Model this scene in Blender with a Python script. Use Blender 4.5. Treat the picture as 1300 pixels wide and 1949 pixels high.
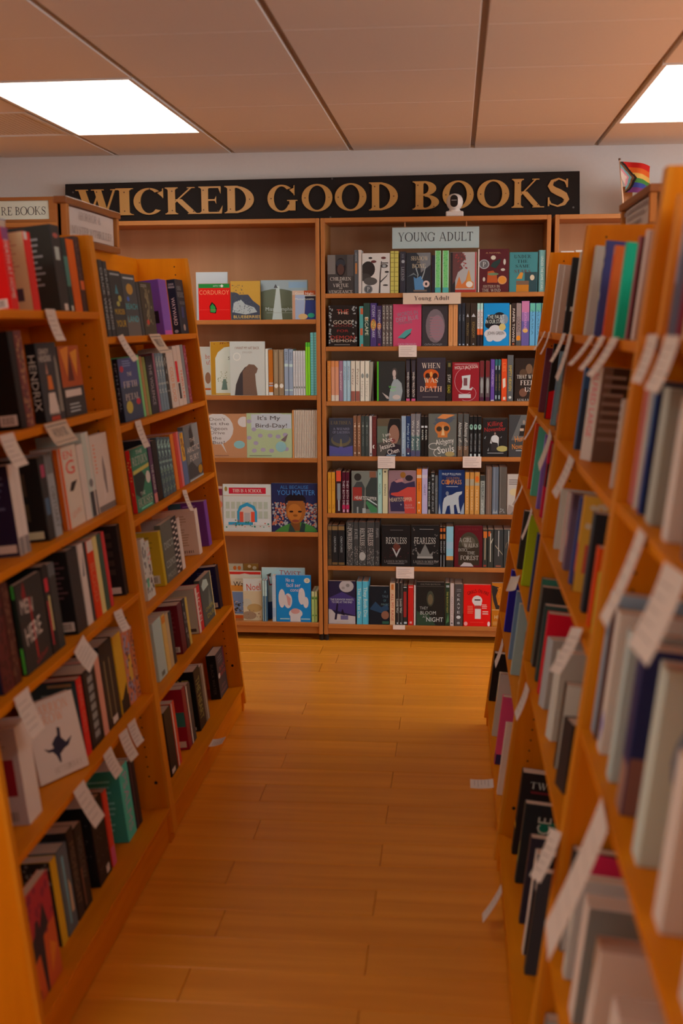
import bpy, bmesh, math, random
from mathutils import Matrix, Vector

for o in list(bpy.data.objects): bpy.data.objects.remove(o)
sc = bpy.context.scene
COL = sc.collection
rad = math.radians

# ------------------------------------------------------------------ camera
FPX, IMW, IMH = 2243.4, 1300, 1949
YAW, PITCH, ROLL, CAMH = .0968, .159, .0065, 1.625
fw = Vector((-math.sin(YAW)*math.cos(PITCH), math.cos(YAW)*math.cos(PITCH), -math.sin(PITCH)))
rt = Vector((math.cos(YAW), math.sin(YAW), 0))
dn = fw.cross(rt)
r2 = math.cos(ROLL)*rt + math.sin(ROLL)*dn
d2 = -math.sin(ROLL)*rt + math.cos(ROLL)*dn
cd = bpy.data.cameras.new('camera')
cam = bpy.data.objects.new('camera', cd); COL.objects.link(cam)
M = Matrix.Identity(4)
for i in range(3):
    M[i][0] = r2[i]; M[i][1] = -d2[i]; M[i][2] = -fw[i]
M[2][3] = CAMH
cam.matrix_world = M
cd.sensor_fit = 'VERTICAL'; cd.sensor_height = 36; cd.sensor_width = 24
cd.lens = FPX/IMH*36
cd.clip_start = .05
cd.dof.use_dof = True; cd.dof.focus_distance = 5.95; cd.dof.aperture_fstop = 2.6
sc.camera = cam

# ------------------------------------------------------------------ world, exposure
w = bpy.data.worlds.new('world'); sc.world = w; w.use_nodes = True
w.node_tree.nodes['Background'].inputs[0].default_value = (.5, .45, .4, 1)
w.node_tree.nodes['Background'].inputs[1].default_value = .3
sc.view_settings.view_transform = 'Standard'; sc.view_settings.look = 'None'
sc.view_settings.gamma = 1; sc.view_settings.use_curve_mapping = False
sc.view_settings.exposure = 0
sc.cycles.use_denoising = True
sc.cycles.max_bounces = 8; sc.cycles.diffuse_bounces = 5
LAMP_COLOR, LAMP_POWER = (1, .89, .78, 1), 6.0
def fill_daylight(name, loc, rot, sx, sz, power):  # cool fill for ceiling and back wall, at openings added out of view
    "daylight area light put in at an unseen window"
    l = bpy.data.lights.new(name, 'AREA'); l.shape = 'RECTANGLE'; l.size = sx; l.size_y = sz; l.energy = power; l.color = (.86, .93, 1)
    o = bpy.data.objects.new(name, l); COL.objects.link(o); o.location = loc; o.rotation_euler = rot
fill_daylight('added_window_fill', (.5, -3.62, 1.45), (math.pi/2, 0, 0), 7.2, 1.75, 8)  # added behind the camera to lift back wall, case fronts and ceiling
fill_daylight('added_window_fill', (5.53, 1.4, 1.45), (math.pi/2, 0, math.pi/2), 7.0, 1.75, 200)  # added out of view on the side the light comes from, lifts the ceiling

# ------------------------------------------------------------------ materials
def lin(h):
    v = [(h >> s & 255)/255 for s in (16, 8, 0)] if isinstance(h, int) else [int(h[i:i+2], 16)/255 for i in (0, 2, 4)]
    return tuple(x/12.92 if x <= .04045 else ((x+.055)/1.055)**2.4 for x in v) + (1,)
def mat(name, col, rough=.5, spec=.5, metal=0):
    m = bpy.data.materials.new(name); m.use_nodes = True
    b = m.node_tree.nodes['Principled BSDF']
    b.inputs['Base Color'].default_value = col if len(col) == 4 else tuple(col)+(1,)
    b.inputs['Roughness'].default_value = rough
    b.inputs['Specular IOR Level'].default_value = spec
    b.inputs['Metallic'].default_value = metal
    return m
def N(m, t, **k):
    n = m.node_tree.nodes.new(t)
    for a, v in k.items(): setattr(n, a, v)
    return n
def link(m, a, b): m.node_tree.links.new(a, b)
def wood(name, c1, c2, axis='z', rough=.4, rand=0., fine=1., spec=.4):
    m = mat(name, c1, rough, spec); b = m.node_tree.nodes['Principled BSDF']
    tc = N(m, 'ShaderNodeTexCoord'); mp = N(m, 'ShaderNodeMapping')
    s = {'x': (1.2, 22, 22), 'y': (22, 1.2, 22), 'z': (22, 22, 1.2)}[axis]
    mp.inputs['Scale'].default_value = tuple(v*fine for v in s)
    if rand:
        oi = N(m, 'ShaderNodeObjectInfo'); mu = N(m, 'ShaderNodeVectorMath', operation='SCALE')
        cmb = N(m, 'ShaderNodeCombineXYZ')
        for k in range(3): link(m, oi.outputs['Random'], cmb.inputs[k])
        link(m, cmb.outputs[0], mu.inputs[0]); mu.inputs['Scale'].default_value = 37
        ad = N(m, 'ShaderNodeVectorMath', operation='ADD')
        link(m, tc.outputs['Object'], ad.inputs[0]); link(m, mu.outputs[0], ad.inputs[1])
        link(m, ad.outputs[0], mp.inputs['Vector'])
    else:
        link(m, tc.outputs['Object'], mp.inputs['Vector'])
    n1 = N(m, 'ShaderNodeTexNoise'); n1.inputs['Scale'].default_value = 1.0; n1.inputs['Detail'].default_value = 7; n1.inputs['Distortion'].default_value = .6
    link(m, mp.outputs[0], n1.inputs['Vector'])
    cr = N(m, 'ShaderNodeValToRGB'); cr.color_ramp.elements[0].position = .32; cr.color_ramp.elements[1].position = .68
    cr.color_ramp.elements[0].color = c2; cr.color_ramp.elements[1].color = c1
    link(m, n1.outputs['Fac'], cr.inputs[0])
    out = cr.outputs[0]
    if rand:
        hs = N(m, 'ShaderNodeHueSaturation'); mr = N(m, 'ShaderNodeMapRange')
        mr.inputs['To Min'].default_value = 1-rand; mr.inputs['To Max'].default_value = 1+rand
        link(m, oi.outputs['Random'], mr.inputs[0]); link(m, mr.outputs[0], hs.inputs['Value']); link(m, out, hs.inputs['Color'])
        out = hs.outputs[0]
    link(m, out, b.inputs['Base Color'])
    bp = N(m, 'ShaderNodeBump'); bp.inputs['Strength'].default_value = .06; bp.inputs['Distance'].default_value = .004
    link(m, n1.outputs['Fac'], bp.inputs['Height']); link(m, bp.outputs[0], b.inputs['Normal'])
    return m
def grainy(name, c1, c2, scale, rough=.8, bump=.1, spec=.3):
    m = mat(name, c1, rough, spec); b = m.node_tree.nodes['Principled BSDF']
    tc = N(m, 'ShaderNodeTexCoord'); n1 = N(m, 'ShaderNodeTexNoise')
    n1.inputs['Scale'].default_value = scale; n1.inputs['Detail'].default_value = 4
    link(m, tc.outputs['Object'], n1.inputs['Vector'])
    mx = N(m, 'ShaderNodeMix', data_type='RGBA'); mx.inputs[6].default_value = c1; mx.inputs[7].default_value = c2
    link(m, n1.outputs['Fac'], mx.inputs[0]); link(m, mx.outputs[2], b.inputs['Base Color'])
    bp = N(m, 'ShaderNodeBump'); bp.inputs['Strength'].default_value = bump; bp.inputs['Distance'].default_value = .002
    link(m, n1.outputs['Fac'], bp.inputs['Height']); link(m, bp.outputs[0], b.inputs['Normal'])
    return m
def printed(name, rough, spec=.5):
    m = mat(name, (.5, .5, .5), rough, spec); b = m.node_tree.nodes['Principled BSDF']
    at = N(m, 'ShaderNodeAttribute', attribute_name='ink'); link(m, at.outputs['Color'], b.inputs['Base Color'])
    return m

RK1, RK2 = (.84, .31, .004, 1), (.72, .235, .002, 1)
M_RACK = {a: wood('oiled_maple_'+a, RK1, RK2, a, .5, spec=.15) for a in 'xyz'}
M_EDGE = wood('pale_maple_edge', (.84, .36, .02, 1), (.74, .28, .012, 1), 'z', .45, spec=.2)
CS1, CS2 = (.50, .21, .055, 1), (.39, .15, .032, 1)
M_CASE = {a: wood('birch_case_'+a, CS1, CS2, a, .45) for a in 'xz'}
M_CBACK = wood('brown_plywood', (.60, .34, .18, 1), (.50, .27, .13, 1), 'z', .5, fine=.35)
M_PLANK = wood('maple_floorboard', (.84, .36, .03, 1), (.70, .27, .015, 1), 'x', .34, .055, .8, .3)
M_SUB = mat('floor_joint_dark', (.16, .07, .02), .8)
M_WALL = grainy('wall_paint', (.74, .72, .70, 1), (.78, .76, .74, 1), 60, .85, .05)
M_TILE = grainy('mineral_ceiling_tile', (.82, .76, .70, 1), (.77, .71, .65, 1), 90, .95, .25)
M_TEE = mat('ceiling_runner_metal', (.42, .33, .26), .6)
M_WHITE = mat('white_enamel', (.78, .76, .74), .4)
M_VENT = mat('vent_metal', (.8, .77, .74), .6)
M_BLACK = mat('black_sign_paint', (.016, .013, .013), .7, .25)
M_GOLD = mat('gold_letter_paint', (.62, .34, .095), .42)
M_SCREW = mat('screw_brown', (.10, .035, .01), .5)
M_GREY = mat('screw_grey', (.12, .115, .115), .4, metal=.4)
M_FRAME = wood('brown_sign_frame', (.40, .155, .04, 1), (.28, .10, .02, 1), 'x', .45)
M_FRAME_L = wood('light_sign_post', (.66, .27, .05, 1), (.5, .19, .03, 1), 'z', .45)
M_HOLE = mat('peg_hole_dark', (.02, .012, .008), .9)
M_PAPER = grainy('white_card', (.78, .74, .71, 1), (.80, .76, .73, 1), 30, .8, .02)
M_CREAM = mat('cream_card', (.68, .60, .50), .7)
M_BLUECARD = mat('pale_blue_card', (.42, .58, .62), .7, .2)
M_GREENCARD = mat('pale_green_card', (.62, .72, .66), .6)
M_INK = mat('dark_ink', (.03, .03, .045), .6)
M_FAINT = mat('faint_ink', (.36, .33, .33), .7)
M_PAGES = grainy('page_block_paper', (.70, .60, .50, 1), (.60, .50, .41, 1), 120, .9, .1)
M_COVER = printed('printed_cover', .42, .18)
M_PRINT = printed('printed_ink', .45, .15)
M_PLASTIC = mat('white_plastic', (.74, .70, .66), .35)
M_LENS = mat('black_glass', (.012, .011, .014), .12)
M_FLAG = printed('flag_cloth', .75, .2)
M_POLE = mat('flag_stick', (.70, .52, .38), .5)
M_LAMP = bpy.data.materials.new('lit_diffuser'); M_LAMP.use_nodes = True
nt = M_LAMP.node_tree; nt.nodes.remove(nt.nodes['Principled BSDF'])
em = nt.nodes.new('ShaderNodeEmission'); em.inputs[0].default_value = LAMP_COLOR; em.inputs[1].default_value = LAMP_POWER
nt.links.new(em.outputs[0], nt.nodes['Material Output'].inputs[0])

# ------------------------------------------------------------------ helpers
def mesh_obj(name, verts, faces, m, parent=None, loc=None):
    me = bpy.data.meshes.new(name); me.from_pydata(verts, [], faces); me.update()
    if m: me.materials.append(m)
    o = bpy.data.objects.new(name, me); COL.objects.link(o)
    if parent: o.parent = parent
    if loc: o.location = loc
    return o
def box_vf(x0, x1, y0, y1, z0, z1):
    v = [(x0,y0,z0),(x1,y0,z0),(x1,y1,z0),(x0,y1,z0),(x0,y0,z1),(x1,y0,z1),(x1,y1,z1),(x0,y1,z1)]
    return v, [(0,3,2,1),(4,5,6,7),(0,1,5,4),(1,2,6,5),(2,3,7,6),(3,0,4,7)]
def box(name, parent, x0, x1, y0, y1, z0, z1, m, bev=0.):
    v, f = box_vf(x0, x1, y0, y1, z0, z1)
    o = mesh_obj(name, v, f, m, parent)
    if bev: bevel(o, bev)
    return o
def bevel(o, w, seg=1):
    bm = bmesh.new(); bm.from_mesh(o.data)
    bmesh.ops.recalc_face_normals(bm, faces=bm.faces[:])
    bmesh.ops.bevel(bm, geom=bm.edges[:], offset=w, segments=seg, affect='EDGES', profile=.5)
    bm.to_mesh(o.data); bm.free()
def prism_y(name, parent, pts, y0, y1, m, bev=0.):
    "polygon given in x,z and extruded along y"
    n = len(pts)
    v = [(x, y0, z) for x, z in pts] + [(x, y1, z) for x, z in pts]
    f = [tuple(range(n)), tuple(range(2*n-1, n-1, -1))] + [(i, i+n, (i+1) % n+n, (i+1) % n) for i in range(n)]
    o = mesh_obj(name, v, f, m, parent)
    bm = bmesh.new(); bm.from_mesh(o.data); bmesh.ops.recalc_face_normals(bm, faces=bm.faces[:])
    if bev: bmesh.ops.bevel(bm, geom=bm.edges[:], offset=bev, segments=1, affect='EDGES')
    bm.to_mesh(o.data); bm.free()
    return o
def empty(name, loc=(0, 0, 0)):
    o = bpy.data.objects.new(name, None); COL.objects.link(o); o.location = loc; o.empty_display_size = .1
    return o
def tag(o, label, cat, group=None):
    o['label'] = label; o['category'] = cat
    if group: o['group'] = group
    return o
def struct(o): o['kind'] = 'structure'; return o
def tube(name, parent, p0, p1, r, m, n=10, r1=None):
    p0, p1 = Vector(p0), Vector(p1); d = (p1-p0).normalized(); a = d.orthogonal().normalized(); b = d.cross(a)
    r1 = r if r1 is None else r1
    v = []; 
    for p, q in ((p0, r), (p1, r1)):
        v += [tuple(p+q*(math.cos(2*math.pi*i/n)*a+math.sin(2*math.pi*i/n)*b)) for i in range(n)]
    f = [(i, (i+1) % n, (i+1) % n+n, i+n) for i in range(n)] + [tuple(range(n-1, -1, -1)), tuple(range(n, 2*n))]
    return mesh_obj(name, v, f, m, parent)

# ------------------------------------------------------------------ lettering
# a drawn serif alphabet: every glyph is a list of closed outlines on a cap height of 1
def ring(cx, cy, rx, ry, tx, ty, a0, a1, n=18):
    A = [rad(a0+(a1-a0)*i/n) for i in range(n+1)]
    o = [(cx+rx*math.cos(a), cy+ry*math.sin(a)) for a in A]
    i_ = [(cx+(rx-tx)*math.cos(a), cy+(ry-ty)*math.sin(a)) for a in A]
    return [[o[k], o[k+1], i_[k+1], i_[k]] for k in range(n)]
def rect(x0, y0, x1, y1): return [(x0, y0), (x1, y0), (x1, y1), (x0, y1)]
def stroke(pts, ws):
    L, Rr = [], []
    for i, p in enumerate(pts):
        a = pts[max(i-1, 0)]; b = pts[min(i+1, len(pts)-1)]
        dx, dy = b[0]-a[0], b[1]-a[1]; d = math.hypot(dx, dy) or 1
        nx, ny = -dy/d, dx/d
        L.append((p[0]+nx*ws[i]/2, p[1]+ny*ws[i]/2)); Rr.append((p[0]-nx*ws[i]/2, p[1]-ny*ws[i]/2))
    return [[L[i], L[i+1], Rr[i+1], Rr[i]] for i in range(len(pts)-1)]
def glyph(c, st, hr):
    sf = .035; se = .085
    def foot(x, w=None, top=False):
        w = st if w is None else w
        y0, y1, y2 = (1, 1-sf, 1-sf-.06) if top else (0, sf, sf+.06)
        return [rect(x-w/2-se, min(y0, y1), x+w/2+se, max(y0, y1)), [(x-w/2-se*.6, y1), (x+w/2+se*.6, y1), (x+w/2, y2), (x-w/2, y2)]]
    def stem(x, w=None, b=True, t=True, y0=0, y1=1):
        w = st if w is None else w
        r = [rect(x-w/2, y0, x+w/2, y1)]
        if b: r += foot(x, w)
        if t: r += foot(x, w, True)
        return r
    def diag(x0, y0, x1, y1, w): return [[(x0-w/2, y0), (x0+w/2, y0), (x1+w/2, y1), (x1-w/2, y1)]]
    x = se+st/2+.02
    if c == 'I': return stem(x), 2*x
    if c == 'W':
        a, b, c2, d, e = .12+st/2, .43, .60+st/2, .93, 1.22
        return (diag(a, 1, b+.04, 0, st)+diag(b+.04, 0, c2+.03, .85, hr)+diag(c2, 1, d, 0, st)+diag(d, 0, e, 1, hr)
                + foot(a, st, True)[:1]+foot(c2, st, True)[:1]+foot(e, hr, True)[:1]), e+.16
    if c == 'V': return diag(.12+st/2, 1, .5, 0, st)+diag(.5, 0, .86, 1, hr)+foot(.12+st/2, st, True)[:1]+foot(.86, hr, True)[:1], 1.0
    if c in 'CG':
        cx, rx = .5, .5
        r = ring(cx, .5, rx, .52, st*1.05, hr, 48, 318 if c == 'C' else 330, 26)
        r += [[(cx+rx*.86, .62), (cx+rx*.92, .62), (cx+rx*.92, 1), (cx+rx*.86, .97)], [(cx+rx*.55, .82), (cx+rx*.9, .64), (cx+rx*.9, .9)]]
        if c == 'G': r += [rect(.78, .04, .78+st, .44), rect(.78-.08, .44-sf, .78+st+.07, .44)]; return r, 1.08
        return r, .98
    if c == 'D': return stem(x)+ring(x+.08, .5, .62-.06, .5, st*1.05, hr, -90, 90, 16)+[rect(x, 0, x+.08, hr), rect(x, 1-hr, x+.08, 1)], x+.7
    if c in 'EFL':
        r = stem(x); W_ = x+.5
        if c in 'EF': r += [rect(x, 1-hr, W_, 1), [(W_-.07, 1-hr), (W_, 1-.27), (W_+.01, 1-hr), (W_, 1)], rect(x, .5-hr/2, x+.36, .5+hr/2), [(x+.3, .5), (x+.36, .36), (x+.36, .64)]]
        if c in 'EL': r += [rect(x, 0, W_+.03, hr), [(W_-.06, hr), (W_+.03, 0), (W_+.06, .29)]]
        return r, W_+.08
    if c == 'K': return stem(x)+diag(x+.04, .38, x+.58, .98, hr)+diag(x+.66, 0, x+.2, .56, st)+foot(x+.58, hr, True)[:1]+foot(x+.67, st)[:1], x+.67+st/2+se
    if c in 'OQ':
        r = ring(.53, .5, .53, .52, st*1.1, hr, 0, 360, 32)
        if c == 'Q': r += diag(.5, .1, .95, -.2, st*.7)
        return r, 1.06
    if c == 'B': return stem(x)+ring(x+.12, .745, .34, .255, st, hr, -90, 90, 12)+ring(x+.14, .26, .4, .26, st, hr, -90, 90, 12)+[rect(x, 0, x+.14, hr), rect(x, .49, x+.13, .49+hr), rect(x, 1-hr, x+.12, 1)], x+.58
    if c in 'PR':
        r = stem(x)+ring(x+.14, .73, .38, .27, st, hr, -90, 90, 12)+[rect(x, .46, x+.14, .46+hr), rect(x, 1-hr, x+.14, 1)]
        if c == 'R': r += diag(x+.62, 0, x+.22, .48, st)+foot(x+.63, st)[:1]; return r, x+.63+st/2+se
        return r, x+.56
    if c in 'Ss':
        P_ = [(.62, .76), (.56, .9), (.36, .985), (.16, .9), (.1, .74), (.2, .6), (.36, .51), (.54, .4), (.62, .25), (.54, .1), (.34, .015), (.12, .1), (.05, .26)]
        h = hr; ws = [h*.8, h, h, st*.55, st*.8, st*1.05, st*1.15, st*1.05, st*.8, st*.55, h, h, h*.8]
        return stroke(P_, ws)+[rect(.6, .68, .65, .98), rect(.03, .02, .08, .33)], .72
    if c == 'A': return diag(.1, 0, .44, 1, hr)+diag(.86, 0, .48, 1, st)+[rect(.2, .3, .7, .3+hr)]+foot(.1, hr)[:1]+foot(.86, st)[:1], 1.0
    if c == 'H': return stem(x)+stem(x+.56)+[rect(x, .5-hr/2, x+.56, .5+hr/2)], 2*x+.56
    if c == 'M': return stem(x, hr)+stem(x+.72)+diag(x, 1, x+.36, 0, st)+diag(x+.36, 0, x+.7, 1, hr), 2*x+.72
    if c == 'N': return stem(x, hr)+stem(x+.6, hr, False)+diag(x+.02, 1, x+.58, 0, st), 2*x+.6
    if c == 'T': return stem(.4, None, True, False)+[rect(.02, 1-hr, .78, 1), [(.02, .74), (.1, 1-hr), (.02, 1)], [(.78, .74), (.7, 1-hr), (.78, 1)]], .8
    if c == 'U': return stem(x, None, False, True, .3)+stem(x+.54, hr, False, True, .3)+ring(x+.27, .32, .27+st/2, .34, st, hr, 180, 360, 16), 2*x+.54
    if c == 'X': return diag(.12+st/2, 1, .72, 0, st)+diag(.12, 0, .72, 1, hr)+foot(.12+st/2, st, True)[:1]+foot(.72, st)[:1], .88
    if c == 'Y': return diag(.12+st/2, 1, .46, .44, st)+diag(.46, .44, .8, 1, hr)+stem(.46, None, True, False, 0, .5)+foot(.12+st/2, st, True)[:1]+foot(.8, hr, True)[:1], .9
    if c == 'Z': return [rect(.06, 1-hr, .66, 1), rect(.04, 0, .68, hr)]+diag(.1+st/2, hr, .62-st/2, 1-hr, st), .72
    if c == 'J': return stem(.34, None, False, True, .2)+ring(.17, .2, .17+st/2, .24, st, hr, 200, 360, 10), .52
    if c == '&': return ring(.36, .76, .2, .24, st*.7, hr, 0, 360, 16)+ring(.34, .25, .32, .27, st, hr, 30, 360, 16)+diag(.84, 0, .26, .72, st), .9
    if c == "'": return [rect(.05, .7, .05+hr*1.5, 1)], .2
    lo = 'abcdefghijklmnopqrstuvwxyz'
    if c in lo:
        xh = .66
        def ls(x, y0=0, y1=xh, b=True, t=True):
            r = [rect(x-st*.4, y0, x+st*.4, y1)]
            if b: r += [rect(x-st*.4-.06, 0, x+st*.4+.06, sf)]
            if t: r += [rect(x-st*.4-.08, y1-sf*1.4, x, y1)]
            return r
        bowl = lambda cx: ring(cx, xh/2, .27, xh/2+.01, st*.8, hr, 0, 360, 18)
        if c == 'o': return bowl(.29), .6
        if c == 'u': return ls(.14, .15, xh, False)+ls(.48)+ring(.31, .2, .17+st*.4, .21, st*.8, hr, 180, 360, 10), .64
        if c == 'n': return ls(.14)+ls(.48, 0, .46, True, False)+ring(.31, .44, .17+st*.4, .22, st*.8, hr, 0, 180, 10), .64
        if c == 'd': return bowl(.29)+ls(.5, 0, 1), .66
        if c == 'l': return ls(.14, 0, 1), .3
        if c == 't': return ls(.16, .08, .86, False, False)+[rect(.02, xh-hr, .34, xh), rect(.16, 0, .34, hr)], .38
        if c == 'g': return ring(.27, .42, .23, .25, st*.8, hr, 0, 360, 16)+ring(.29, -.1, .28, .17, st*.6, hr, 0, 360, 16)+[rect(.42, xh-hr*1.3, .6, xh), rect(.1, .07, .4, .07+hr)], .6
    return None
_tc = {}
def text_shape(s, style):
    "outlines of a line of type: verts, faces, width, cap height 1"
    k = (s, style)
    if k in _tc: return _tc[k]
    V_, F_ = [], []
    if style in ('s', 'n', 'B'):
        st, hr = {'s': (.17, .055), 'n': (.11, .05), 'B': (.21, .06)}[style]
        x = 0
        for ch in s:
            if ch == ' ': x += .42; continue
            g = glyph(ch, st, hr)
            if g is None:
                v, f, w_ = text_shape(ch, 'b'); b = len(V_)
                V_ += [(x+p[0], p[1], 0) for p in v]; F_ += [tuple(i+b for i in q) for q in f]; x += w_+.1; continue
            for poly in g[0]:
                ar = sum(poly[i][0]*poly[(i+1) % len(poly)][1]-poly[(i+1) % len(poly)][0]*poly[i][1] for i in range(len(poly)))
                if ar < 0: poly = poly[::-1]
                b = len(V_); V_ += [(x+p[0], p[1], len(F_) % 40) for p in poly]; F_.append(tuple(range(b, b+len(poly))))
            x += g[1]+.07
        w_ = x
    else:
        cu = bpy.data.curves.new('type', 'FONT'); cu.body = s; cu.resolution_u = 2
        ob = bpy.data.objects.new('type', cu); me = ob.to_mesh()
        V_ = [(v.co.x/.691, v.co.y/.691) for v in me.vertices]; F_ = [tuple(p.vertices) for p in me.polygons]
        ob.to_mesh_clear(); bpy.data.objects.remove(ob); bpy.data.curves.remove(cu)
        x0 = min((p[0] for p in V_), default=0); V_ = [(p[0]-x0, p[1], 0) for p in V_]
        w_ = max((p[0] for p in V_), default=1)
    _tc[k] = (V_, F_, w_)
    return _tc[k]
def flat_text(name, parent, s, style, m, x0, x1, z0, z1, y, depth=.0006):
    "a line of type standing in the x,z plane facing -y"
    v, f, w_ = text_shape(s, style)
    sx, sz = (x1-x0)/w_, (z1-z0)
    return mesh_obj(name, [(x0+p[0]*sx, y-depth-p[2]*2e-5, z0+p[1]*sz) for p in v], f, m, parent)

# ------------------------------------------------------------------ room
CZ = CAMH+.8637; WY = 6.18; T = .61; OX, OY = -.5365, 3.6703
RX0, RX1, RY0 = -4.8065, 5.5635, -3.65
fl = struct(box('floor', None, RX0, RX1, RY0, WY, -.06, -.006, M_SUB))
random.seed(4)
PW, PL = .1524, 1.22
bm0 = box_vf(0, PL-.0012, 0, PW-.0012, -.006, 0)
plank_me = bpy.data.meshes.new('floor_plank'); plank_me.from_pydata(bm0[0], [], bm0[1])
bmx = bmesh.new(); bmx.from_mesh(plank_me); bmesh.ops.bevel(bmx, geom=[e for e in bmx.edges if all(v.co.z > -.001 for v in e.verts)], offset=.0012, segments=1, affect='EDGES'); bmx.to_mesh(plank_me); bmx.free()
plank_me.materials.append(M_PLANK)
j0 = 4.266-PW*10
for r in range(-4, 23):
    y = j0+r*PW
    off = [-.215, -.63, -.215, -.66][r % 4]-(.35 if y > 4.7 and r % 3 == 0 else 0)
    if y+PW > WY: break
    for k in range(-2, 2):
        o = bpy.data.objects.new('floor_plank', plank_me); COL.objects.link(o)
        o.location = (off+k*PL, y, 0); o.parent = fl
for (a, b, c, d) in ((RX0, RX1, RY0, j0-4*PW), (RX0, -3.3, j0-4*PW, WY), (2.0, RX1, j0-4*PW, WY)):
    q = box('floor_field', fl, a, b, c, d, -.006, -.0008, M_PLANK)
struct(box('wall_back', None, RX0-.1, RX1+.1, WY, WY+.1, -.06, 2.9, M_WALL))
struct(box('wall_left', None, RX0-.1, RX0, RY0, WY, -.06, 2.9, M_WALL))
def holed_wall(name, boxes):
    v, f = [], []
    for b in boxes:
        q, g = box_vf(*b); n = len(v); v += q; f += [tuple(i+n for i in t_) for t_ in g]
    return struct(mesh_obj(name, v, f, M_WALL))
WZ0, WZ1 = .55, 2.35
fx0, fx1 = -3.2, 4.2
holed_wall('wall_front', [(RX0-.1, fx0, RY0-.1, RY0, -.06, 2.9), (fx1, RX1+.1, RY0-.1, RY0, -.06, 2.9), (fx0, fx1, RY0-.1, RY0, -.06, WZ0), (fx0, fx1, RY0-.1, RY0, WZ1, 2.9)])
ry0, ry1 = -2.2, 5.0
holed_wall('wall_right', [(RX1, RX1+.1, RY0, ry0, -.06, 2.9), (RX1, RX1+.1, ry1, WY, -.06, 2.9), (RX1, RX1+.1, ry0, ry1, -.06, WZ0), (RX1, RX1+.1, ry0, ry1, WZ1, 2.9)])
def added_window(name, axis, a0, a1, at):  # frame for an unseen opening, added to go with the fill light
    v, f = [], []
    n_ = 4
    for i in range(n_+1):
        a = a0+(a1-a0)*i/n_
        b = (a-.03, a+.03, at+.01, at+.07, WZ0, WZ1) if axis == 'x' else (at+.01, at+.07, a-.03, a+.03, WZ0, WZ1)
        q, g = box_vf(*b); n = len(v); v += q; f += [tuple(k+n for k in t_) for t_ in g]
    for z in (WZ0, WZ1-.05):
        b = (a0, a1, at+.012, at+.068, z, z+.05) if axis == 'x' else (at+.012, at+.068, a0, a1, z, z+.05)
        q, g = box_vf(*b); n = len(v); v += q; f += [tuple(k+n for k in t_) for t_ in g]
    return struct(mesh_obj(name, v, f, M_WHITE))
added_window('added_window_1', 'x', fx0, fx1, RY0-.09)
added_window('added_window_2', 'y', ry0, ry1, RX1+.01)
ce = struct(box('ceiling', None, RX0-.1, RX1+.1, RY0-.1, WY+.1, CZ+.06, CZ+.12, M_TEE))
tv, tf = box_vf(.011, T-.011, .0018, T-.0018, 0, .02)
tile_me = bpy.data.meshes.new('ceiling_tile'); tile_me.from_pydata(tv, [], tf)
bmx = bmesh.new(); bmx.from_mesh(tile_me); bmesh.ops.bevel(bmx, geom=[e for e in bmx.edges if all(v.co.z < .001 for v in e.verts)], offset=.0018, segments=1, affect='EDGES'); bmx.to_mesh(tile_me); bmx.free()
tile_me.materials.append(M_TILE)
lights = [(cx, ky) for cx in (-6, -2, 2, 6) for ky in (1, -5)]
taken = {(c, k+d) for c, k in lights for d in (0, 1)}
taken.add((-3, 2))
for c in range(-7, 10):
    x = OX+c*T
    if x+T > RX1+.01: break
    for k in range(-12, 4):
        if (c, k) in taken: continue
        o = bpy.data.objects.new('ceiling_tile', tile_me); COL.objects.link(o)
        o.location = (x, OY+k*T, CZ); o.parent = ce
        if k == 3: o.scale.y = (WY-OY-3*T)/T
    box('ceiling_runner', ce, x-.0125, x+.0125, RY0, WY, CZ+.016, CZ+.03, M_TEE)
for c, k in lights:
    x, y = OX+c*T, OY+k*T
    r = empty('ceiling_light', (x+T/2, y+T, CZ))
    tag(r, 'lit white rectangular ceiling panel '+({(-2, 1): 'above the horror sign end of the racks', (2, 1): 'above the rainbow flag side'}.get((c, k), 'out of the photo, in the rest of the shop ceiling')), 'ceiling light', 'ceiling light panels')
    a, b = T/2, T
    v, f = [], []
    for (x0, x1, y0, y1) in ((-a+.008, -a+.024, -b+.004, b-.004), (a-.024, a-.008, -b+.004, b-.004), (-a+.024, a-.024, -b+.004, -b+.018), (-a+.024, a-.024, b-.018, b-.004)):
        q, g = box_vf(x0, x1, y0, y1, -.004, .03); n = len(v); v += q; f += [tuple(i+n for i in t) for t in g]
    mesh_obj('light_frame', v, f, M_WHITE, r)
    box('diffuser', r, -a+.024, a-.024, -b+.018, b-.018, .004, .008, M_LAMP)
vt = empty('ceiling_vent', (OX-3*T+T/2, OY+2*T+T/2, CZ))
tag(vt, 'perforated square air vent panel beside the lit ceiling panel', 'vent')
a = T/2
v, f = [], []
for (x0, x1, y0, y1) in ((-a+.011, -a+.03, -a, a), (a-.03, a-.011, -a, a), (-a+.03, a-.03, -a, -a+.02), (-a+.03, a-.03, a-.02, a)):
    q, g = box_vf(x0, x1, y0, y1, -.003, .02); n = len(v); v += q; f += [tuple(i+n for i in t) for t in g]
mesh_obj('vent_frame', v, f, M_WHITE, vt)
box('vent_plate', vt, -a+.03, a-.03, -a+.02, a-.02, .003, .006, M_VENT)
v, f = [], []
for i in range(24):
    for j in range(22):
        cx, cy = -a+.05+i*.022, -a+.05+j*.024
        n = len(v); v += [(cx+.006*math.cos(k*math.pi/3), cy+.006*math.sin(k*math.pi/3), .0025) for k in range(6)]; f.append(tuple(range(n+5, n-1, -1)))
ph = mesh_obj('vent_holes', v, f, M_TEE, vt); ph['kind'] = 'stuff'

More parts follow.
